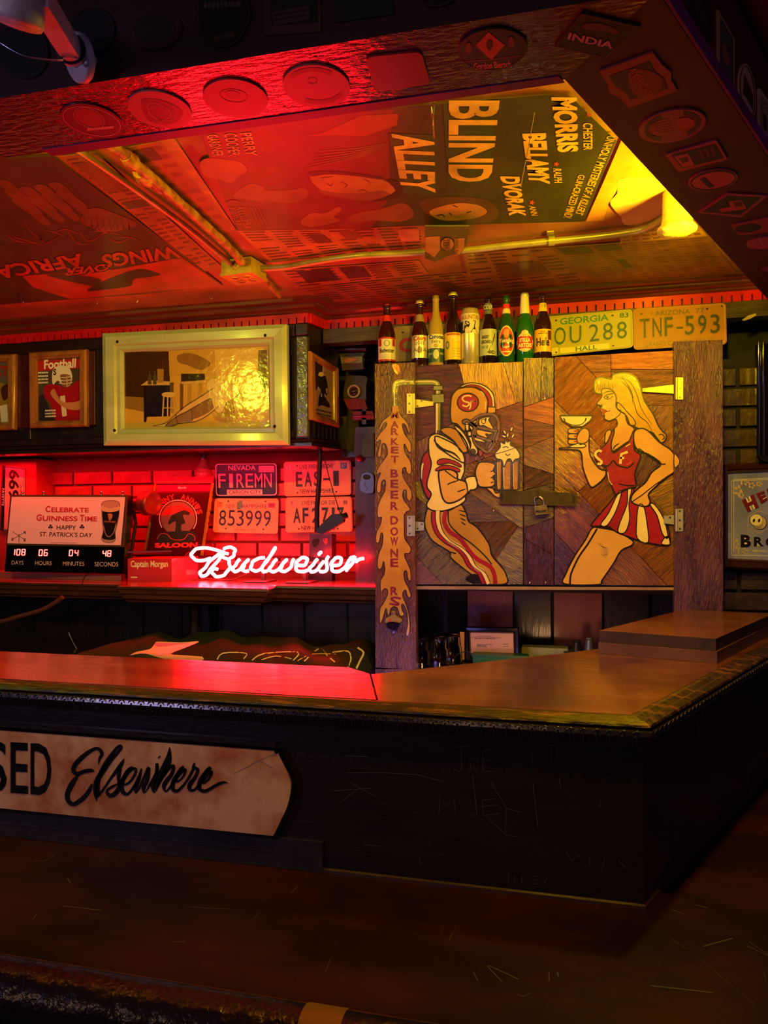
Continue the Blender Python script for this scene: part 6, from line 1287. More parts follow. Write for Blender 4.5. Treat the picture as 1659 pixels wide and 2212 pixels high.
for i, (x, y, lab) in enumerate(((45, 650, 'twisted wire hook at the far left of the cornice'), (205, 652, 'small wire hook above the football frame'), (292, 648, 'small wire hook on the cornice left of the pale frame end'), (452, 640, 'small wire hook on the cornice right of the pale frame corner'))):
    z_ = PZ(ZC-.012); p_ = z_(x, y); b = MB(); b.tube([p_+V3((0, 0, .012)), p_+V3((.002, 0, -.006)), p_+V3((.008, 0, -.010)), p_+V3((.012, 0, -.004))], .0013, M_chrome, 6)
    if i == 0: b.tube([p_+V3((-.02, 0, .004)), p_+V3((0, 0, -.001)), p_+V3((.02, 0, .003))], .0013, M_chrome, 6)
    tag(b.build('wire_hook'), lab, 'hook')

# ------------------------------------------------------------------ coasters and stickers on the beams
PU = PZ(ZU); PO = Plane((0, .944, 0), (0, 1, 0)); PO2 = Plane(e0, nn)
def CO(h, r=.4): return mat('card_'+h.strip('#'), h, r, coat=.25)
def coaster(label, P, pts, base, art=None, th=.0028, lift=.0, name='beer_coaster', cat='coaster', rimc=None):
    b = MB(); b.picslab(P, pts, th, CO(base), lift); o = tag(b.build(name), label, cat)
    b = MB(); k = lift+th+.0004
    if rimc:
        cx, cy = sum(p[0] for p in pts)/len(pts), sum(p[1] for p in pts)/len(pts); b.ribbon(P, [(cx+(x-cx)*.95, cy+(y-cy)*.95) for x, y in pts], 2.4, CO(rimc), k, True)
    if art: art(b, k)
    if b.v: b.build('print', o)
    return o
Z2 = zm(0, 0, 2.0); Zb = zm(830, 0, 2.0); Zr3 = zm(1380, 0, 5.03); Zr5 = zm(1400, 360, 6.405)
def art1(b, k):
    b.pic(PU, Z2(ell(385, 500, 65, 36, 22)), CO('#a04038'), k); b.ribbon(PU, Z2(ell(385, 500, 70, 40, 22)), 1.2, CO('#e0a090'), k+.0003, True); b.pic(PU, Z2([(375, 545), (490, 535), (492, 546), (378, 556)]), CO('#e0a090'), k); b.ribbon(PU, Z2(ell(396, 515, 128, 58, 14)), 1.4, CO('#e0a090'), k, True)
coaster('oval dark red coaster on the lit beam underside, leftmost of the round ones', PU, Z2(ell(396, 515, 140, 68, 14)), '#6a1c20', art1)
def art2(b, k):
    b.pic(PU, Z2(smooth([(610, 430), (640, 418), (700, 425), (760, 450), (790, 480), (760, 520), (690, 530), (630, 500)])), CO('#7a2420'), k); b.ribbon(PU, Z2(smooth([(640, 440), (690, 440), (740, 480), (700, 510), (650, 480)])), 1.5, CO('#c89080'), k+.0003, True); b.ribbon(PU, Z2(ell(700, 480, 60, 30, 14)), 1.2, CO('#c89080'), k+.0003, True)
coaster('round pink-red coaster with a dark emblem, second on the lit beam', PU, Z2(ell(690, 467, 142, 76, 14)), '#c0605a', art2)
def art3(b, k):
    b.ribbon(PU, Z2(ell(1010, 405, 60, 28, 8)), 1.6, CO('#6a1c1c'), k, True); b.pic(PU, Z2(ell(1005, 400, 34, 17, 8)), CO('#7a2824'), k)
coaster('plain round red coaster at the brightest part of the lit beam', PU, Z2(ell(1017, 418, 142, 82, 8)), '#a83c38', art3)
def art4(b, k):
    for a0, a1 in ((20, 110), (200, 300)): b.ribbon(PU, Z2(ell(1365, 362, 118, 70, 6, 16, a0, a1)), 9, CO('#5a1818'), k)
    b.ribbon(PU, Z2(ell(1350, 340, 20, 13)), 1.6, CO('#5a1818'), k, True)
coaster('largest round coaster on the lit beam with a dark curved border', PU, Z2(ell(1367, 365, 146, 92, 6)), '#b85450', art4)
def rrect(q, c=.16, n=4):
    out = []
    for i in range(4):
        p, a_, b_ = q[i], q[i-1], q[(i+1) % 4]; s0 = (p[0]+(a_[0]-p[0])*c, p[1]+(a_[1]-p[1])*c); s1 = (p[0]+(b_[0]-p[0])*c, p[1]+(b_[1]-p[1])*c)
        for k in range(n+1): t = k/n; out.append(((1-t)**2*s0[0]+2*t*(1-t)*p[0]+t*t*s1[0], (1-t)**2*s0[1]+2*t*(1-t)*p[1]+t*t*s1[1]))
    return out
coaster('glossy red square coaster with rounded corners, left of the black oval', PU, rrect(Z2([(1575, 240), (1820, 215), (1860, 355), (1625, 390)])), '#8a1c1c')
def artG(b, k):
    b.pic(PU, Zb([(450, 128), (520, 185), (462, 250), (395, 185)]), CO('#c83830'), k)
    for x, y in ((455, 185), (365, 198), (548, 172)): b.pic(PU, Zb(smooth([(x-8, y-22), (x+8, y-22), (x+14, y+4), (x, y+22), (x-14, y+4)], 3)), CO('#7a2a28') if x != 455 else CO('#3a1010'), k+.0004)
    b.ribbon(PU, Zb([(335, 258), (470, 246), (590, 230)]), 1.2, CO('#a84038'), k); b.textq('Gordon Biersch', PU, Zb([(385, 262), (545, 250), (550, 280), (388, 292)]), CO('#e07060'), k, .02)
coaster('black oval coaster with a red diamond and lettering Gordon Biersch', PU, Zb(ell(468, 205, 152, 92, -6)), '#1c0c0e', artG, rimc='#4a1818')
def artI(b, k):
    b.ribbon(PU, Zb([(855, 52), (1090, 108), (955, 240), (745, 192)]), 1.6, CO('#7a3a34'), k, True); b.pic(PU, Zb(smooth([(860, 95), (930, 90), (1000, 115), (1010, 138), (940, 125), (870, 115)])), CO('#5a2420'), k)
    b.textq('INDIA', PU, Zb([(800, 128), (995, 172), (985, 200), (790, 158)]), CO('#c8a8a0'), k+.0003, .03)
coaster('dark diamond coaster lettered INDIA at the corner of the two beams', PU, Zb([(853, 46), (1108, 106), (960, 248), (735, 192)]), '#141010', artI)
def artM(b, k):
    q_ = [(955, 315), (1150, 240), (1180, 290), (1225, 320), (1235, 365), (1240, 380), (1060, 440), (1030, 400), (985, 370)]
    b.pic(PU, Zb([(970, 320), (1145, 255), (1170, 300), (1210, 330), (1225, 375), (1065, 425), (1040, 390), (1000, 365)]), CO('#3a1212'), k); b.pic(PU, Zb(smooth([(1060, 300), (1130, 290), (1200, 330), (1180, 390), (1100, 410), (1060, 360)])), CO('#7a1c1c'), k+.0003)
    b.textq('AMERICAN', PU, Zb([(1085, 275), (1165, 390), (1130, 408), (1050, 292)]), CO('#a04038'), k+.0006, .02)
coaster('red-edged scalloped square coaster, first on the right beam', PU, Zb([(930, 300), (1160, 218), (1200, 272), (1240, 305), (1240, 340), (1268, 385), (1055, 460), (1020, 415), (975, 395), (965, 355)]), '#8a2c28', artM)
def artO(b, k):
    for a0, a1 in ((-60, 60), (120, 250)): b.ribbon(PU, Zb(ell(1245, 537, 115, 52, -12, 16, a0, a1)), 9, CO('#3a1014'), k)
    for j in range(6): b.ribbon(PU, Zb([(1160+j*4, 520+j*10), (1230+j*4, 505+j*10)]), 1, CO('#8a3a38'), k)
    b.pic(PU, Zb(smooth([(1270, 505), (1320, 500), (1340, 525), (1300, 550), (1270, 540)])), CO('#a82428'), k+.0003)
coaster('oval pinkish coaster with dark arcs on the right beam below the scalloped one', PU, Zb(ell(1245, 538, 148, 68, -12)), '#8a3038', artO)
def artR(b, k):
    b.pic(PU, Zr3([(350, 1660), (830, 1545), (920, 1700), (470, 1810)]), CO('#180a0c'), k); b.pic(PU, Zr3([(385, 1680), (530, 1645), (605, 1770), (480, 1800)]), CO('#b0404a'), k+.0003)
    squig(b, PU, Zr3([(430, 1700), (520, 1680), (560, 1740), (480, 1760)]), CO('#5a1018'), k+.0006, 2)
    for j in range(3): squig(b, PU, Zr3([(640+j*65, 1610-j*16), (672+j*65, 1602-j*16), (730+j*60, 1720-j*14), (700+j*60, 1728-j*14)]), CO('#7a2a30'), k+.0003, j)
coaster('rectangular black and red coaster, middle of the right beam', PU, rrect(Zr3([(288, 1665), (845, 1508), (965, 1715), (430, 1855)]), .05), '#9a3038', artR)
def artS(b, k):
    b.ribbon(PU, Zr3(ell(808, 1945, 245, 98, -9)), 3, CO('#1c0a0e'), k, True); b.pic(PU, Zr3([(660, 1928), (715, 1912), (815, 2010), (760, 2022)]), CO('#2a0c10'), k+.0003)
coaster('small oval red coaster with a dark bar on the right beam', PU, Zr3(ell(806, 1945, 270, 110, -9)), '#a83c44', artS)
def artD(b, k):
    b.pic(PU, Zr5([(750, 605), (1100, 385), (1570, 405), (1270, 650)]), CO('#180a0c'), k); b.pic(PU, Zr5([(1115, 455), (1290, 435), (1365, 560), (1010, 610), (985, 560), (1140, 530)]), CO('#a82430'), k+.0003)
    squig(b, PU, Zr5([(1170, 465), (1280, 450), (1320, 540), (1215, 555)]), CO('#5a1018'), k+.0006, 3)
coaster('black diamond coaster with a red emblem on the right beam', PU, Zr5([(685, 622), (1095, 350), (1659, 385), (1290, 685)]), '#8a2c34', artD)
coaster('red coaster with a dark oval window near the right edge of the photo', PU, rrect(Zr5([(1135, 792), (1900, 640), (1900, 850), (1270, 940)]), .08), '#8a2428', lambda b, k: b.pic(PU, Zr5(ell(1385, 832, 180, 58, -6)), CO('#2c0c10'), k))
coaster('pink oval coaster cut by the right edge of the photo', PU, Zr5(ell(1640, 1040, 280, 82, -6)), '#9a3a48', lambda b, k: b.ribbon(PU, Zr5([(1550, 980), (1600, 1090)]), 2, CO('#c87078'), k))
coaster('small dark diamond coaster low on the right beam', PU, Zr5([(1560, 1415), (1700, 1370), (1900, 1420), (1720, 1460)]), '#7a2844')
# faces of the beams
Zw = zm(0, 0, 1.659)
coaster('large black round sign behind the white bracket on the beam face', PO, Zw(ell(85, 185, 92, 105, -20)), '#0c0809', rimc='#241014')
coaster('black round sign right of the white bracket flange', PO, Zw(ell(335, 110, 80, 82, -10)), '#0c0809', rimc='#2c1216')
def artB(b, k):
    b.textq('BEER', PO, Zw([(770, 132), (845, 118), (848, 138), (774, 152)]), CO('#4a3a30'), k, .03); squig(b, PO, Zw([(735, 15), (870, 10), (870, 35), (735, 38)]), CO('#4a3a30'), k, 4)
coaster('ragged brown round sign with rough dark print on the beam face', PO, Zw(ell(560, 110, 95, 72, -8)), '#2e140e', lambda b, k: b.pic(PO, Zw(smooth([(500, 70), (600, 60), (630, 100), (620, 140), (540, 160), (490, 130)])), CO('#1a0a08'), k))
coaster('black rounded sign lettered BEER on the beam face', PO, Zw(smooth([(710, 20), (740, -60), (860, -60), (895, 20), (900, 70), (860, 150), (800, 175), (740, 150), (712, 90)], 4)), '#0e0a0a', artB, rimc='#38201c')
def artQ(b, k):
    b.pic(PO, Zw([(970, -40), (1140, -60), (1142, 85), (975, 98)]), CO('#0c0809'), k); b.pic(PO, Zw([(978, 50), (1110, 25), (1115, 75), (985, 98)]), CO('#3a2420'), k+.0004)
    for j in range(2): squig(b, PO, Zw([(988, 58+j*17), (1104, 38+j*17), (1105, 46+j*17), (989, 66+j*17)]), CO('#1a0a08'), k+.0008, j)
coaster('square sign with a pale lower panel on the beam face', PO, Zw([(950, -60), (1150, -80), (1152, 118), (948, 132)]), '#38201a', artQ)
coaster('dark green rectangular sign at the top of the beam face', PO, Zw([(1198, -60), (1400, -80), (1412, 55), (1200, 85)]), '#101a12', rimc='#20221a')
coaster('dark round sign at the top edge of the photo above the Gordon Biersch coaster', PO, Zw(ell(1560, -30, 82, 60)), '#140a0a', rimc='#3a2420')
coaster('long dark oval sign high on the right beam face', PO2, Zr3(ell(650, 150, 120, 340, -14)), '#0e0c0c', lambda b, k: b.pic(PO2, Zr3(ell(640, 120, 50, 220, -14)), CO('#2a201a'), k))
def artK(b, k):
    b.pic(PO2, Zr3([(862, 200), (1000, 430), (1005, 950), (860, 740)]), CO('#3a3a34'), k); b.pic(PO2, Zr3(smooth([(880, 500), (910, 490), (930, 560), (960, 640), (940, 720), (900, 680), (880, 600)], 4)), CO('#8a4a3a'), k+.0004)
coaster('framed dark picture card on the right beam face', PO2, Zr3([(840, 110), (1018, 430), (1022, 1060), (842, 770)]), '#a07850', artK)
def artL(b, k):
    b.ribbon(PO2, Zr3(ell(1158, 1010, 75, 285, -5)), 1.6, CO('#2a1a18'), k, True); b.pic(PO2, Zr3([(1125, 810), (1220, 1040), (1215, 1200), (1110, 1000)]), CO('#4a2420'), k+.0003)
    squig(b, PO2, Zr3([(1115, 1000), (1218, 1100), (1215, 1140), (1115, 1040)]), CO('#1a0a0a'), k+.0006, 2)
coaster('cream oval sign on the right beam face', PO2, Zr3(ell(1160, 1010, 88, 315, -5)), '#b88a68', artL)
coaster('tall cream sign with tiny print cut by the right edge of the photo', PO2, rrect(Zr3([(1285, 945), (1600, 1400), (1600, 1900), (1285, 1500)]), .06), '#a88a68', lambda b, k: ([squig(b, PO2, Zr3([(1300, 1040+j*32), (1550, 1360+j*32), (1550, 1372+j*32), (1300, 1052+j*32)]), CO('#4a3428'), k, j) for j in range(14)], b.pic(PO2, Zr3([(1330, 1230), (1368, 1290), (1362, 1430), (1328, 1380)]), CO('#1a1010'), k+.0005)))

# white bracket at the top left with its wire
Za = zm(0, 0, 6.381)
wb_ = thing('wall_bracket', PO(190, 125), 'white square-armed bracket with round flange on the beam face, top left', 'bracket')
M_wht = mat('bracket_white_paint', '#c8c0c4', .45, col2='#a8a0a4', scale=20, bump=.2, bscale=60)
ce = PO(212, 128, .0); nrm_ = V3((-.45, -.75, -.30)).normalized(); ca = ce+nrm_*.022
b = MB(); b.lathe([(0, 0), (.030, 0), (.0315, .002), (.0315, .011), (.029, .013), (0, .013)], ca, M_wht, 32, nrm_); b.build('flange', wb_)
b = MB(); b.tube([ca+V3((0, .0, 0)), PO(186, 121, -.03)], .012, M_wht, 14); b.build('stub', wb_)
s0_ = ca+nrm_*.012; s1_ = EYE+ray(80, -10)*.90
def sqbar(mb, p0, p1, hw, hh_, m):
    d_ = (p1-p0).normalized(); sx = d_.cross(V3((0, 0, 1))).normalized(); sy = sx.cross(d_)
    mb.slab([p0+sx*hw*a+sy*hh_*c for a, c in ((-1, -1), (1, -1), (1, 1), (-1, 1))], p1-p0, m)
b = MB(); sqbar(b, s0_, s1_, .0125, .0125, M_wht); b.build('arm', wb_)
b = MB(); t_ = (s1_-s0_); pm_ = s0_+t_*.16; d_ = t_.normalized(); sx = d_.cross(V3((0, 0, 1))).normalized(); sy = sx.cross(d_)
b.tube([pm_+(sx*cos(a)+sy*sin(a))*.0185 for a in [2*pi*k/20 for k in range(20)]], .0022, M_black, 6, True); b.build('strap', wb_)
b = MB(); hd = s1_; b.lathe([(0, -.03), (.028, -.03), (.030, -.025), (.030, .04), (0, .04)], EYE+ray(42, -8)*.90, M_wht, 24, (.3, -.2, 1)); b.build('head', wb_)
b = MB(); b.tube([EYE+ray(x, y)*.95 for x, y in Za(smooth([(-200, 520), (0, 590), (150, 680), (350, 775), (600, 815), (830, 830), (878, 795)], 5, False))], .0011, mat('silver_wire', '#b8b8d8', .2, 1.0), 6); b.build('wire', wb_)
# ------------------------------------------------------------------ the bar in the foreground
FP = [(-2.9, 1.472), (.120, 1.472), (.120+.4305*1.5, 1.472+.9026*1.5)]
lg = thing('bar_ledge', (-.5, 1.6, ZB), 'raised dark wooden bar ledge with carved edge and scratched front panel', 'bar')
M_top = mat('worn_ledge_varnish', '#4a220e', .26, col2='#6e3a14', scale=3.2, stretch=(1, 2.2, 1), bump=.2, bscale=14, bdist=.003, coat=.35, rvar=.06, lo=.4, hi=.62)
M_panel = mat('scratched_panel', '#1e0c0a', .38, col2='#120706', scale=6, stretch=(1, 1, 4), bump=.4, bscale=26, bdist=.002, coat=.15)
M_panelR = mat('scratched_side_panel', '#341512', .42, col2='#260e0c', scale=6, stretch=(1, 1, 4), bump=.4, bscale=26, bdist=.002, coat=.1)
M_edge = mat('chipped_edge_wood', '#240e09', .45, col2='#6a3628', scale=9, stretch=(1, 6, 6), bump=1, bscale=30, bdist=.004, coat=.1, lo=.52, hi=.62)
M_carve = mat('carved_black_moulding', '#241a20', .22, col2='#181014', scale=20, bump=.3, bscale=60, coat=.4)
zL = PZ(ZL)
inn = offs_path(FP, -.028)
b = MB(); b.slab([(x, y, ZL+.002) for x, y in (inn[0], (-.395, inn[1][1]), (-.475, 1.742), (-.545, 1.803), (-2.9, 1.803))], (0, 0, -.032), M_top); b.build('ledge_board', lg)
b = MB(); b.slab([(x, y, ZL+.001) for x, y in ((-.390, inn[1][1]), inn[1], (inn[1][0]+.4305*1.32, inn[1][1]+.9026*1.32), (.76, 2.652), (.31, 2.652), (.20, 2.35), (-.019, 2.128), (-.470, 1.742))], (0, 0, -.032), M_top); b.build('ledge_board', lg)
b = MB(); sweep(b, FP, [(-.027, ZL-.030), (-.027, ZL+.001), (-.016, ZL+.0015), (-.004, ZL-.003), (.004, ZL-.001), (.016, ZL-.006), (.018, ZL-.010), (.010, ZL-.013), (-.02, ZL-.013)], M_edge); b.build('edge_strip', lg)
b = MB(); sweep(b, FP, [(0, ZL-.011), (.012, ZL-.013), (.020, ZL-.018), (.022, ZL-.026), (.018, ZL-.036), (.010, ZL-.041), (.013, ZL-.044), (.011, ZL-.049), (0, ZL-.052)], M_carve); b.build('edge_moulding', lg)
# carved leaves along the moulding
b = MB()
def carve(p0, d, n_, count, pitch):
    for i in range(count):
        c = p0+d*(pitch*(i+.5))
        for rr_, th_ in ((.98, .0016), (.62, .0014)):
            b.tube([c+d*(pitch*.5*rr_*cos(a))+n_*(.0215-.004*(1-sin(a)))+V3((0, 0, ZL-.040+.024*rr_*sin(a))) for a in [pi*k/6 for k in range(7)]], th_, M_carve, 4, caps=False)
        b.tube([c+n_*.0215+V3((0, 0, ZL-.040)), c+n_*.0225+V3((0, 0, ZL-.022))], .0018, M_carve, 4, caps=False)
carve(V3((.12, 1.472, 0)), V3((-1, 0, 0)), V3((0, -1, 0)), 90, .0235)
carve(V3((.12, 1.472, 0)), S, NS, 62, .0235)
b.build('carved_leaves', lg, kind='stuff')
# panels
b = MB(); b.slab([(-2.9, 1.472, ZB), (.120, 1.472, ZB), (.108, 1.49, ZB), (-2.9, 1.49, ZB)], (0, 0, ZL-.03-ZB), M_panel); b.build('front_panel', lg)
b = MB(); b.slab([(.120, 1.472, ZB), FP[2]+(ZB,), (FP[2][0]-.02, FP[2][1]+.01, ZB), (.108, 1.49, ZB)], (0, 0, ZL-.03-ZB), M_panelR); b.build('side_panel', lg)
b = MB(); b.slab([(-2.9, 1.79, 0), (-.55, 1.79, 0), (-.50, 1.73, 0), (-.03, 2.12, 0), (.2, 2.34, 0), (.31, 2.65, 0), (.66, 2.65, 0), (.108, 1.50, 0), (-2.9, 1.50, 0)], (0, 0, ZL-.033), M_darkv); b.build('carcass', lg)
b = MB(); b.box(-2.9, -.60, 1.466, 1.472, ZL-.098, ZL-.088, M_panel); b.box(-2.9, -.50, 1.464, 1.472, ZB+.001, ZB+.062, mat('scuffed_base_board', '#1c1416', .4, col2='#2c2226', scale=12, bump=.6, bscale=30, coat=.2)); b.build('base_board', lg)
b = MB(); sweep(b, FP, [(0, ZB), (.006, ZB), (.005, ZB+.006), (0, ZB+.008)], M_panelR); b.build('base_bead', lg)
PFp = Plane((0, 1.472, 0), (0, 1, 0)); PSd = Plane((.12, 1.472, 0), NS)
b = MB(); M_scr = mat('scratch_wood', '#4a3a38', .6); Zx = zm(700, 1500, 1.7299)
def scr(pts, w=1.3, P=PFp): b.ribbon(P, Zx(pts), w, M_scr, .0006)
for p_ in ([(480, 198), (548, 192)], [(512, 196), (514, 280), (500, 288), (484, 275)], [(545, 240), (572, 234), (576, 275), (548, 282), (545, 240)], [(592, 212), (594, 285)], [(592, 212), (634, 204)], [(594, 248), (636, 242)], [(596, 287), (634, 288)],
           [(430, 440), (432, 385), (460, 415), (485, 390), (492, 445)], [(555, 300), (572, 450), (545, 450)], [(590, 395), (596, 452), (655, 445)], [(592, 420), (650, 412)], [(592, 395), (640, 390)], [(625, 330), (680, 420), (678, 525), (722, 532)], [(605, 455), (675, 520)], [(625, 322), (628, 350), (645, 350), (625, 322)], [(682, 425), (735, 440)],
           [(82, 228), (165, 233)], [(85, 293), (210, 292), (350, 300), (445, 326)], [(775, 215), (780, 262)], [(845, 190), (870, 190), (872, 250), (850, 255), (848, 200)], [(780, 330), (800, 500)], [(880, 315), (884, 350)], [(1020, 400), (1035, 395), (1030, 420)], [(150, 562), (225, 568)],
           [(690, 670), (688, 700)], [(710, 672), (715, 706)], [(738, 675), (740, 708)], [(780, 680), (800, 678)], [(782, 694), (800, 692)], [(780, 708), (802, 708)], [(815, 680), (825, 705), (835, 680)], [(355, 610), (365, 640)], [(905, 590), (925, 620), (960, 600)], [(990, 600), (995, 640)], [(1050, 610), (1035, 660)], [(1100, 620), (1130, 650)], [(40, 360), (180, 350)], [(60, 405), (130, 350)], [(100, 330), (190, 380)]): scr(p_, 1.1)
b.build('scratches', lg)
b = MB()
for p_ in ([(1190, 795), (1270, 690)], [(1192, 640), (1188, 790)], [(1245, 620), (1248, 680)], [(1395, 100), (1400, 150), (1385, 140)], [(1310, 480), (1330, 430)], [(1250, 520), (1262, 560)], [(1440, 420), (1470, 400)]): b.ribbon(PSd, Zx(p_), 1.4, M_scr, .0006)
b.build('scratches', lg)

# sign on the front panel
PSn = Plane((0, 1.460, 0), (0, 1, 0)); Zs9 = zm(0, 1480, 2.37); Zsc = zm(140, 1590, 4.366)
sg = thing('lettered_sign', PSn(300, 1775), 'rust-stained cream sign on the bar front reading CLOSED Elsewhere', 'sign')
O_ = [(-560, 1540), (0, 1576), (599, 1621)]+smooth([(601, 1625), (612, 1645), (626, 1675), (630, 1700), (622, 1740), (606, 1775), (594, 1800)], 4, False)+[(591, 1804), (0, 1744), (-560, 1692)]
M_sign = mat('rust_stained_enamel', '#a8582e', .45, col2='#cc9670', scale=7, bump=.15, bscale=20, coat=.15, lo=.40, hi=.58, detail=8)
b = MB(); b.picslab(PSn, O_, .004, M_sign, 0); b.build('sign_board', sg)
b = MB(); b.ribbon(PSn, [(-560, 1537), (0, 1573), (603, 1618)]+smooth([(606, 1624), (616, 1645), (631, 1675), (635, 1700), (627, 1740), (611, 1775), (597, 1808)], 4, False)+[(0, 1748), (-560, 1696)], 6, M_blackg, .0045, True); b.build('border', sg)
b = MB(); dots(b, PSn, [(599, 1622), (597, 1803)], 4.5, M_blackg, .006); b.build('nails', sg)
b = MB(); MI = mat('sign_black_paint', '#0c0605', .3)
for ch, x0, x1 in (('C', -172, -128), ('L', -120, -88), ('O', -82, -34), ('S', -26, 18), ('E', 26, 64), ('D', 69, 114)):
    b.textq(ch, PSn, [(x0, 1600+x0*.055), (x1, 1600+x1*.055), (x1, 1709+x1*.075), (x0, 1709+x0*.075)], MI, .0048, .012)
def brush(pts, ws):
    q = smooth([(p[0], p[1], w) for p, w in zip(pts, ws)], 6, False); b.ribbon(PSn, Zsc([(x, y) for x, y, w in q]), [max(w, 2)/4.366 for x, y, w in q], MI, .0048)
brush([(330, 262), (340, 210), (362, 160), (330, 115), (270, 125), (180, 190), (110, 265), (95, 320), (130, 350), (200, 325), (265, 318), (290, 330)], [4, 26, 34, 30, 34, 44, 46, 40, 40, 38, 34, 6])
brush([(150, 350), (90, 430), (40, 530), (45, 600), (90, 635), (160, 600), (220, 540), (255, 480), (268, 440)], [10, 50, 48, 44, 40, 44, 42, 34, 10])
brush([(318, 610), (300, 540), (310, 430), (380, 310), (450, 220), (520, 140), (545, 100), (530, 85), (500, 110), (430, 200), (370, 300), (325, 420), (322, 520), (320, 560), (380, 490), (440, 400), (500, 320), (545, 260), (572, 205)], [4, 30, 50, 50, 34, 30, 28, 24, 30, 36, 40, 44, 40, 30, 24, 24, 36, 40, 6])
brush([(545, 260), (525, 330), (520, 400), (530, 450), (500, 520), (450, 555), (415, 535), (415, 500), (460, 470), (500, 450)], [20, 40, 34, 36, 46, 40, 30, 24, 26, 20])
brush([(500, 450), (560, 400), (620, 330), (660, 300), (680, 310), (675, 350), (630, 420), (580, 450), (560, 420), (600, 330), (650, 290), (600, 340), (550, 430), (555, 510), (600, 540), (650, 490), (700, 400), (735, 300)], [16, 20, 24, 26, 28, 26, 24, 22, 30, 40, 30, 40, 44, 42, 30, 26, 26, 8])
brush([(735, 300), (710, 400), (680, 480), (685, 530), (730, 450), (800, 290), (790, 400), (755, 480), (765, 528), (820, 440), (870, 340), (880, 250)], [16, 36, 40, 10, 24, 26, 40, 40, 10, 26, 24, 30])
brush([(875, 250), (885, 300), (870, 400), (840, 470), (860, 522), (920, 400), (980, 280), (1005, 200), (1000, 100), (985, 180), (940, 290), (890, 400), (860, 500)], [26, 30, 30, 36, 10, 30, 40, 28, 4, 30, 46, 46, 24])
brush([(890, 450), (940, 370), (1000, 290), (1035, 280), (1020, 350), (950, 450), (960, 515), (1000, 480), (1060, 400), (1120, 330), (1150, 310), (1130, 370), (1080, 420), (1060, 400), (1090, 320), (1130, 285), (1070, 360), (1030, 440), (1035, 500), (1080, 505), (1150, 430), (1210, 330), (1235, 245)], [20, 28, 30, 34, 36, 44, 14, 24, 22, 22, 24, 22, 20, 28, 30, 28, 40, 44, 36, 30, 24, 28, 6])
brush([(1235, 245), (1225, 290), (1265, 310), (1240, 380), (1190, 450), (1190, 495), (1230, 500), (1300, 430), (1370, 350), (1395, 330), (1380, 380), (1330, 430), (1310, 420), (1340, 330), (1385, 290), (1320, 360), (1280, 440), (1285, 495), (1340, 510), (1430, 460), (1500, 430), (1550, 435)], [14, 34, 30, 36, 44, 34, 26, 24, 22, 26, 24, 20, 26, 34, 32, 40, 46, 38, 34, 30, 26, 4])
brush([(890, 200), (905, 188), (916, 182)], [10, 14, 6]); b.build('lettering', sg)
b = MB(); stn = mat('violet_stain', '#5a4a78', .5); 
for p_ in ([(1290, 400), (1380, 360), (1430, 345)], [(1340, 430), (1330, 380), (1400, 420)], [(1200, 450), (1300, 400)]): b.ribbon(PSn, Zs9(p_), 1, stn, .0046)
b.build('marker_scribble', sg)

# boards stacked on the ledge
zp = PZ(1.333); T4 = [zp(1294, 1362), zp(1546, 1380), zp(1700, 1313), zp(1499, 1311)]
M_ob = mat('reddish_loose_board', '#7a4028', .26, col2='#5e2c1c', scale=5, stretch=(1.5, 1.5, 1), bump=.3, bscale=14, coat=.45)
far = T4[1]+(T4[2]-T4[1]).normalized()*.85; far2 = T4[0]+(T4[3]-T4[0])*((2.652-T4[0].y)/(T4[3].y-T4[0].y)); far = T4[1]+(T4[2]-T4[1]).normalized()*.62
tp = tag(MB().slab([T4[0], T4[1], far, far2], (0, 0, -.030), M_ob, mat('board_end_dark', '#4a2a24', .5, col2='#2c1814', scale=12)).build('loose_board'), 'upper reddish board stacked on the ledge at the right', 'board', )
lo4 = [T4[0]+V3((-.002, -.004, -.031)), T4[1]+V3((.002, -.006, -.031)), far+V3((0, 0, -.031)), far2+V3((0, 0, -.031))]
tag(MB().slab(lo4, (0, 0, -.0305), mat('board_lower', '#6e4238', .42, col2='#563028', scale=6, bump=.3)).build('loose_board'), 'lower board of the pair on the ledge, under the wider one', 'board')

# lower bar top with padded rail
lb_ = thing('lower_bar', (0, 1.2, 0), 'low dark scratched bar top in front of the raised ledge', 'bar')
M_low = mat('dark_scratched_top', '#190604', .5, col2='#2c0c06', scale=3, stretch=(1, 2, 1), bump=.3, bscale=12, bdist=.003, spec=.12, rvar=.08, lo=.42, hi=.6)
OP = offs_path(FP, .424)
b = MB(); b.slab([(x, y, ZB) for x, y in OP+[FP[2], FP[1], FP[0]]], (0, 0, -.045), M_low); b.build('counter_board', lb_)
b = MB(); b.slab([(x, y, 0) for x, y in offs_path(FP, .25)+[FP[2], FP[1], FP[0]]], (0, 0, ZB-.045), M_darkv); b.build('bar_base', lb_)
M_rail = mat('padded_black_rail', '#1a1018', .3, col2='#22151c', scale=10, bump=1.0, bscale=36, bdist=.006, coat=.4)
R1 = offs_path(FP, .462); b = MB(); b.tube([(x, y, ZB-.014) for x, y in R1], .046, M_rail, 20); b.build('padded_rail', lb_)
b = MB(); sweep(b, FP, [(.405, ZB), (.405, ZB+.003), (.428, ZB+.003), (.430, ZB-.002)], mat('worn_rail_lip', '#6a3418', .35, col2='#3a1a10', scale=14, coat=.3)); b.build('rail_lip', lb_)
cx_ = PZ(ZB+.03)(694, 2200).x
b = MB(); vs = []
for i, x in enumerate((cx_-.030, cx_+.030)):
    for k in range(13): a = radians(40+k*12); vs.append((x, 1.472-.462+.0475*cos(a), ZB-.014+.0475*sin(a)))
b.add(vs, [(k, k+1, 13+k+1, 13+k) for k in range(12)], M_brass, True); b.build('brass_band', lb_, label='brass band clamped round the rail')
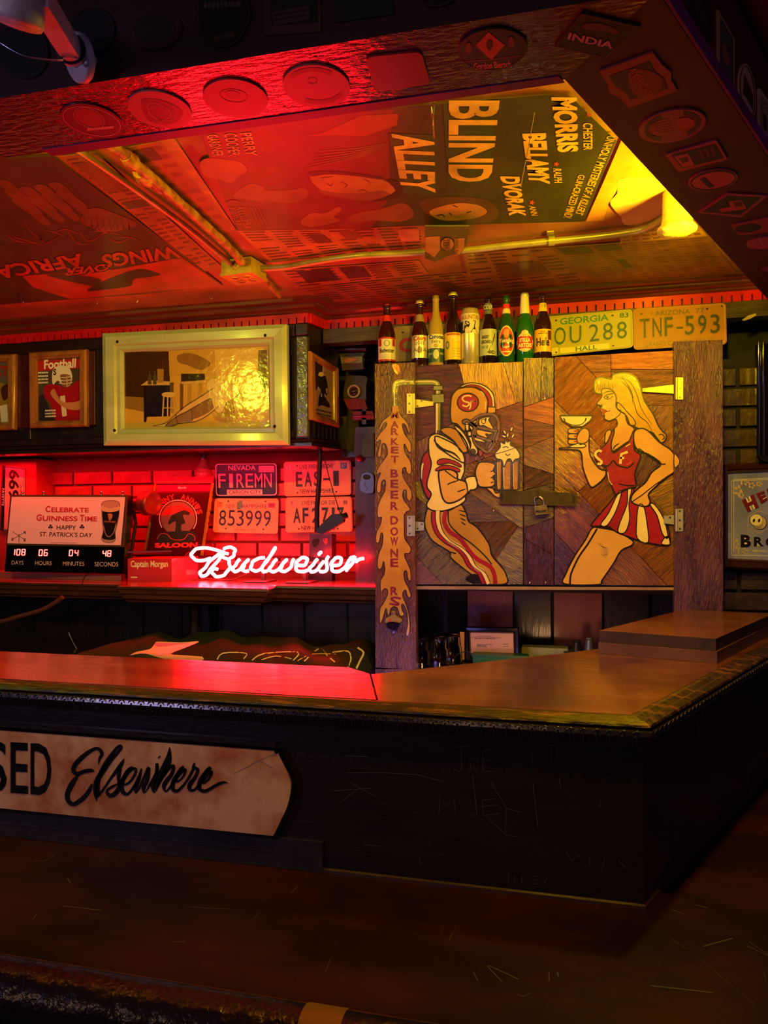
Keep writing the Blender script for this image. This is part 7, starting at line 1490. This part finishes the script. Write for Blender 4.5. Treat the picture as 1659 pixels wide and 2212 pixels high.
b = MB(); Zy = zm(830, 1800, 2.0); zB = PZ(ZB); M_s2 = mat('top_scratch', '#3e322e', .6)
for p_, w in (([(1378, 490), (1505, 455)], 2.2), ([(445, 575), (510, 645)], 1.6), ([(450, 572), (580, 632)], 1.6), ([(385, 600), (405, 640)], 1.6), ([(580, 700), (605, 708), (630, 690)], 1.2), ([(712, 600), (712, 640)], 2), ([(748, 600), (752, 620)], 2.4), ([(1340, 310), (1400, 325)], 1.2), ([(1560, 485), (1659, 530)], 1.2), ([(1575, 470), (1659, 525)], 1.2), ([(1150, 660), (1420, 690)], 2), ([(280, 465), (310, 405)], 1.2), ([(240, 440), (262, 395)], .8), ([(1240, 460), (1310, 500)], .8), ([(1350, 530), (1500, 660), (1600, 740)], .7), ([(1240, 330), (1300, 352)], .9), ([(1640, 600), (1650, 640)], 1.4)):
    b.ribbon(zB, Zy(p_), w, M_s2, .0006)
Z1 = zm(0, 1800, 2.0)
for p_, w in (([(270, 315), (440, 335)], 1.2), ([(290, 195), (305, 215)], 3), ([(148, 120), (190, 122), (235, 95)], 1.2), ([(1090, 375), (1130, 340)], .7), ([(140, 375), (160, 350)], 1.4), ([(750, 470), (800, 470)], 1.4), ([(1255, 262), (1285, 230)], 1.4), ([(900, 245), (908, 246)], 2), ([(1405, 600), (1430, 540)], 1), ([(800, 320), (1000, 330)], .7)): b.ribbon(zB, Z1(p_), w, M_s2, .0006)
b.build('scratches', lb_)

# ------------------------------------------------------------------ green banner heap behind the ledge
fl_ = thing('folded_banner', (-1.2, 2.6, 1.09), 'crumpled dark green banner with white outlined letters on the lower back counter', 'banner')
M_green = mat('green_cloth', '#0c1c10', .75, col2='#07120a', scale=6, bump=.2)
def heap(x0, x1, y0, y1, base, amp, m, fn, nx=60, ny=22):
    vs = []
    for j in range(ny+1):
        for i in range(nx+1):
            u, v = i/nx, j/ny; vs.append((x0+(x1-x0)*u, y0+(y1-y0)*v, base+amp*fn(u, v)))
    n = nx+1; return MB().add(vs, [(j*n+i, j*n+i+1, (j+1)*n+i+1, (j+1)*n+i) for j in range(ny) for i in range(nx)], m, True)
def hf(u, v):
    e = min(1, u*9, (1-u)*9, v*5+.05, (1-v)*4+.0); e = max(0, e)**.5
    return e*(.72+.12*sin(u*11+v*3)+.10*sin(v*7+u*23)+.06*sin(u*47+v*9)+(.22*max(0, 1-abs(u-.30)/.2))*(1)+ (.12*max(0, 1-abs(u-.93)/.06)))
heap(-1.80, -.715, 2.36, 2.92, 1.0905, .105, M_green, hf).build('green_cloth', fl_)
PBn = Plane((0, 2.60, 1.16), (0, .5, 1)); Z7 = zm(0, 1220, 1.929); Zz = zm(0, 1300, 3.687)
Mw = mat('banner_white_ink', '#c8ccb8', .6); My = mat('banner_pale_yellow', '#d0cc90', .6)
def zsurf(x, y):
    """point of the heap seen at this place of the picture"""
    d = ray(x, y); best = None
    for k in range(120):
        yy = 2.38+k*.0045; p = EYE+d*(yy/d.y); u = (p.x+1.80)/1.085; v = (yy-2.36)/.56
        if 0 <= u <= 1 and p.z <= 1.0905+.105*hf(u, v): return p
    return EYE+d*(2.86/d.y)
class Surf:
    def __call__(s, x, y, off=0): p = zsurf(x, y); return p-(p-EYE).normalized()*(.004+off)
SF = Surf(); b = MB()
for pts, w in (([(905, 395), (930, 368), (1025, 368), (1015, 392)], 2.4), ([(1050, 398), (1100, 370), (1240, 364), (1222, 398)], 2.4), ([(1090, 396), (1150, 380), (1215, 392)], 2), ([(1268, 402), (1330, 348), (1365, 380), (1395, 405)], 2.6), ([(1385, 365), (1450, 360), (1462, 395), (1450, 428)], 3), ([(1490, 345), (1515, 365), (1500, 400), (1485, 432)], 4), ([(1240, 400), (1300, 372), (1400, 372)], 1.6)):
    q = smooth(pts, 3, False); b.ribbon(SF, Z7(q), w, Mw, 0)
b.build('banner_lettering', fl_)
wc = MB(); q = Zz(smooth([(1062, 408), (1120, 372), (1230, 350), (1275, 300), (1300, 292), (1480, 298), (1590, 288), (1600, 296), (1420, 370), (1415, 395), (1640, 410), (1620, 445), (1480, 450), (1330, 445), (1130, 440), (1125, 410)], 2))
PWc = Plane(SF(370, 1412), (0, 1, .25)); wc.slab([PWc(x, y, .034) for x, y in q], -PWc.n*.006, My)
wc.pic(PWc, Zz(smooth([(1275, 365), (1330, 330), (1590, 290), (1600, 298), (1420, 368), (1340, 385), (1300, 395)], 3)), Mw, .0350); wc.pic(PWc, Zz(smooth([(1275, 300), (1300, 292), (1480, 298), (1560, 292), (1400, 318), (1290, 325)], 3)), mat('banner_grey', '#8a8890', .6), .0347)
wc.build('pale_lettering', fl_)
bk = MB(); PBk = Plane(SF(480, 1385), (0, .25, 1)); bk.slab([PY(2.86)(x, y) for x, y in ((405, 1376), (600, 1378), (640, 1405), (420, 1406))], (0, .02, -.0), mat('black_tshirt', '#0c0608', .7)); bk.build('black_cloth', fl_)
b = MB(); PQ = PY(2.858)
for j in range(3): squig(b, PQ, Z7([(930-j*22, 314+j*11), (1010-j*10, 314+j*11), (1005-j*8, 320+j*11), (922-j*20, 320+j*11)]), mat('faint_print', '#6a4a48', .6), .001, j)
b.build('faint_print', fl_)
rp = tag(MB().tube([PY(2.75)(x, y) for x, y in smooth([(-80, 1352), (0, 1343), (40, 1332), (90, 1318), (120, 1302), (135, 1290)], 5, False)], .010, mat('rope_brown', '#5a2a1c', .6, bump=.6, bscale=60), 10).build('rope_hose'), 'brown hose sagging under the back shelf at the left', 'hose')
vc = tag(MB().tube([PY(2.80)(x, y) for x, y in smooth([(148, 1366), (158, 1388), (168, 1405)], 4, False)], .002, M_steel, 6).build('thin_rod'), 'thin rod leaning behind the ledge at the left', 'rod')
wc2 = tag(MB().tube([PY(2.68)(x, y) for x, y in smooth([(204, 1237), (190, 1240), (180, 1252), (175, 1280), (172, 1292)], 5, False)], .0018, M_black, 6).build('sign_cable'), 'thin cable hanging from the countdown sign over the shelf edge', 'cable')

# ------------------------------------------------------------------ brewery mirror and dark window at the right
PMr = PY(2.89); Zv = zm(1560, 990, 8.849)
bm_ = thing('brewery_mirror', PMr(1700, 1240), 'mahogany-framed brewery mirror lettered HENRY BROS cut by the right edge', 'mirror')
frame4(bm_, PMr, [(1563, 1003), (1830, 990), (1830, 1238), (1562, 1228)], [(1572, 1023), (1815, 1013), (1815, 1216), (1572, 1206)], mat('mahogany_frame', '#3a1a14', .22, col2='#2a110d', scale=6, coat=.6), .022)
b = MB(); b.pic(PMr, [(1570, 1020), (1818, 1010), (1818, 1219), (1570, 1209)], mat('mirror_reflection_tint', '#9a9cf0', .3, .2, col2='#5a5ca0', scale=3), .003); b.build('mirror_glass', bm_)  # lavender reflection of a lit room is put into the colour
b = MB(); M_mw = mat('mirror_white_print', '#e0d0c8', .4); M_mb = mat('mirror_black_print', '#120a0e', .3); M_mr = mat('mirror_red_print', '#6a1018', .3); M_mt = mat('mirror_tan_print', '#b89a90', .4)
for off_ in (0, 42): b.ribbon(PMr, Zv([(175+off_*.9, 1840-off_*1.2), (175+off_*.9, 430-off_*.5), (1800, 380-off_)]), 1.2, M_mw, .0036)
b.ribbon(PMr, Zv([(175, 1848), (740, 1858), (1800, 1880)]), 1.2, M_mw, .0036)
for k_, (cx, cy, rx, ry) in enumerate(((300, 620, 85, 130), (360, 700, 60, 90), (420, 460, 110, 60), (560, 520, 80, 70), (700, 490, 70, 60), (260, 1640, 70, 120), (380, 1760, 150, 60))):
    for t_ in range(5): b.pic(PMr, Zv(ell(cx+rx*.6*cos(t_*1.26), cy+ry*.6*sin(t_*1.26), rx*.32, ry*.28, t_*40, 8)), M_mt, .0037+.00003*t_)
b.ribbon(PMr, Zv([(490, 1120), (700, 1000), (900, 1080), (900, 1330), (700, 1430), (490, 1330), (490, 1120)]), 1.4, M_mt, .0038)
b.pic(PMr, Zv(ell(720, 1235, 130, 130)), M_mb, .0040); b.pic(PMr, Zv(ell(715, 1230, 122, 122)), M_mt, .0042); b.pic(PMr, Zv(ell(650, 1180, 125, 118)), M_mb, .0044); b.pic(PMr, Zv(ell(650, 1180, 118, 110)), M_mw, .0046)
for x in (600, 700): b.pic(PMr, Zv(ell(x, 1190, 22, 36, 15)), M_mb, .0048)
line(b, PMr, Zv([(650, 1310), (720, 1320), (760, 1265)]), 1, .0048, M_mb)
for m_, o_, d_, bo_ in ((M_mw, .0040, 0, .13), (M_mb, .0042, 7, .06), (M_mr, .0044, 0, .05)):
    for ch, q_ in (('H', [(370, 800), (590, 690), (690, 930), (480, 1030)]), ('E', [(640, 680), (790, 620), (860, 790), (740, 870)]), ('N', [(840, 590), (1050, 540), (1090, 720), (890, 780)]), ('R', [(1100, 530), (1290, 510), (1300, 700), (1120, 715)]), ('Y', [(1330, 510), (1500, 520), (1490, 710), (1320, 700)])): b.textq(ch, PMr, Zv([(x+d_, y+d_) for x, y in q_]), m_, o_, bo_)
for m_, o_, bo_ in ((M_mw, .0044, .14), (M_mb, .0047, .05)):
    for ch, q_ in (('B', [(350, 1460), (545, 1460), (545, 1700), (350, 1700)]), ('R', [(600, 1500), (780, 1500), (790, 1680), (600, 1680)]), ('O', [(825, 1510), (1000, 1510), (1000, 1685), (825, 1685)]), ('S', [(1040, 1515), (1180, 1515), (1180, 1690), (1040, 1690)])): b.textq(ch, PMr, Zv(q_), m_, o_, bo_)
b.textq('BREWED AND BOTTLED', PMr, Zv([(585, 1745), (1300, 1770), (1300, 1810), (585, 1785)]), M_mw, .0042, .01); b.build('mirror_print', bm_)
wn = MB(); PWn = PY(2.86)
wn.picslab(PWn, [(1634, 745), (1659, 742), (1900, 725), (1900, 985), (1640, 1000), (1634, 985)], .02, M_blackg, -.02); wn = struct(wn, 'window_1')
b = MB()
for x in (1638, 1648): b.tube([PWn(x, 740, .006), PWn(x, 985, .006), PWn(x+14, 994, .006), PWn(x+140, 990, .006)], .006, mat('black_gloss_bead', '#141010', .12, coat=.8), 10)
b.build('window_frame', wn)
b = MB(); b.pic(PWn, [(1662, 750), (1890, 738), (1890, 975), (1662, 982)], mat('dark_pane', '#08080a', .05, coat=1), .002); b.build('pane', wn)
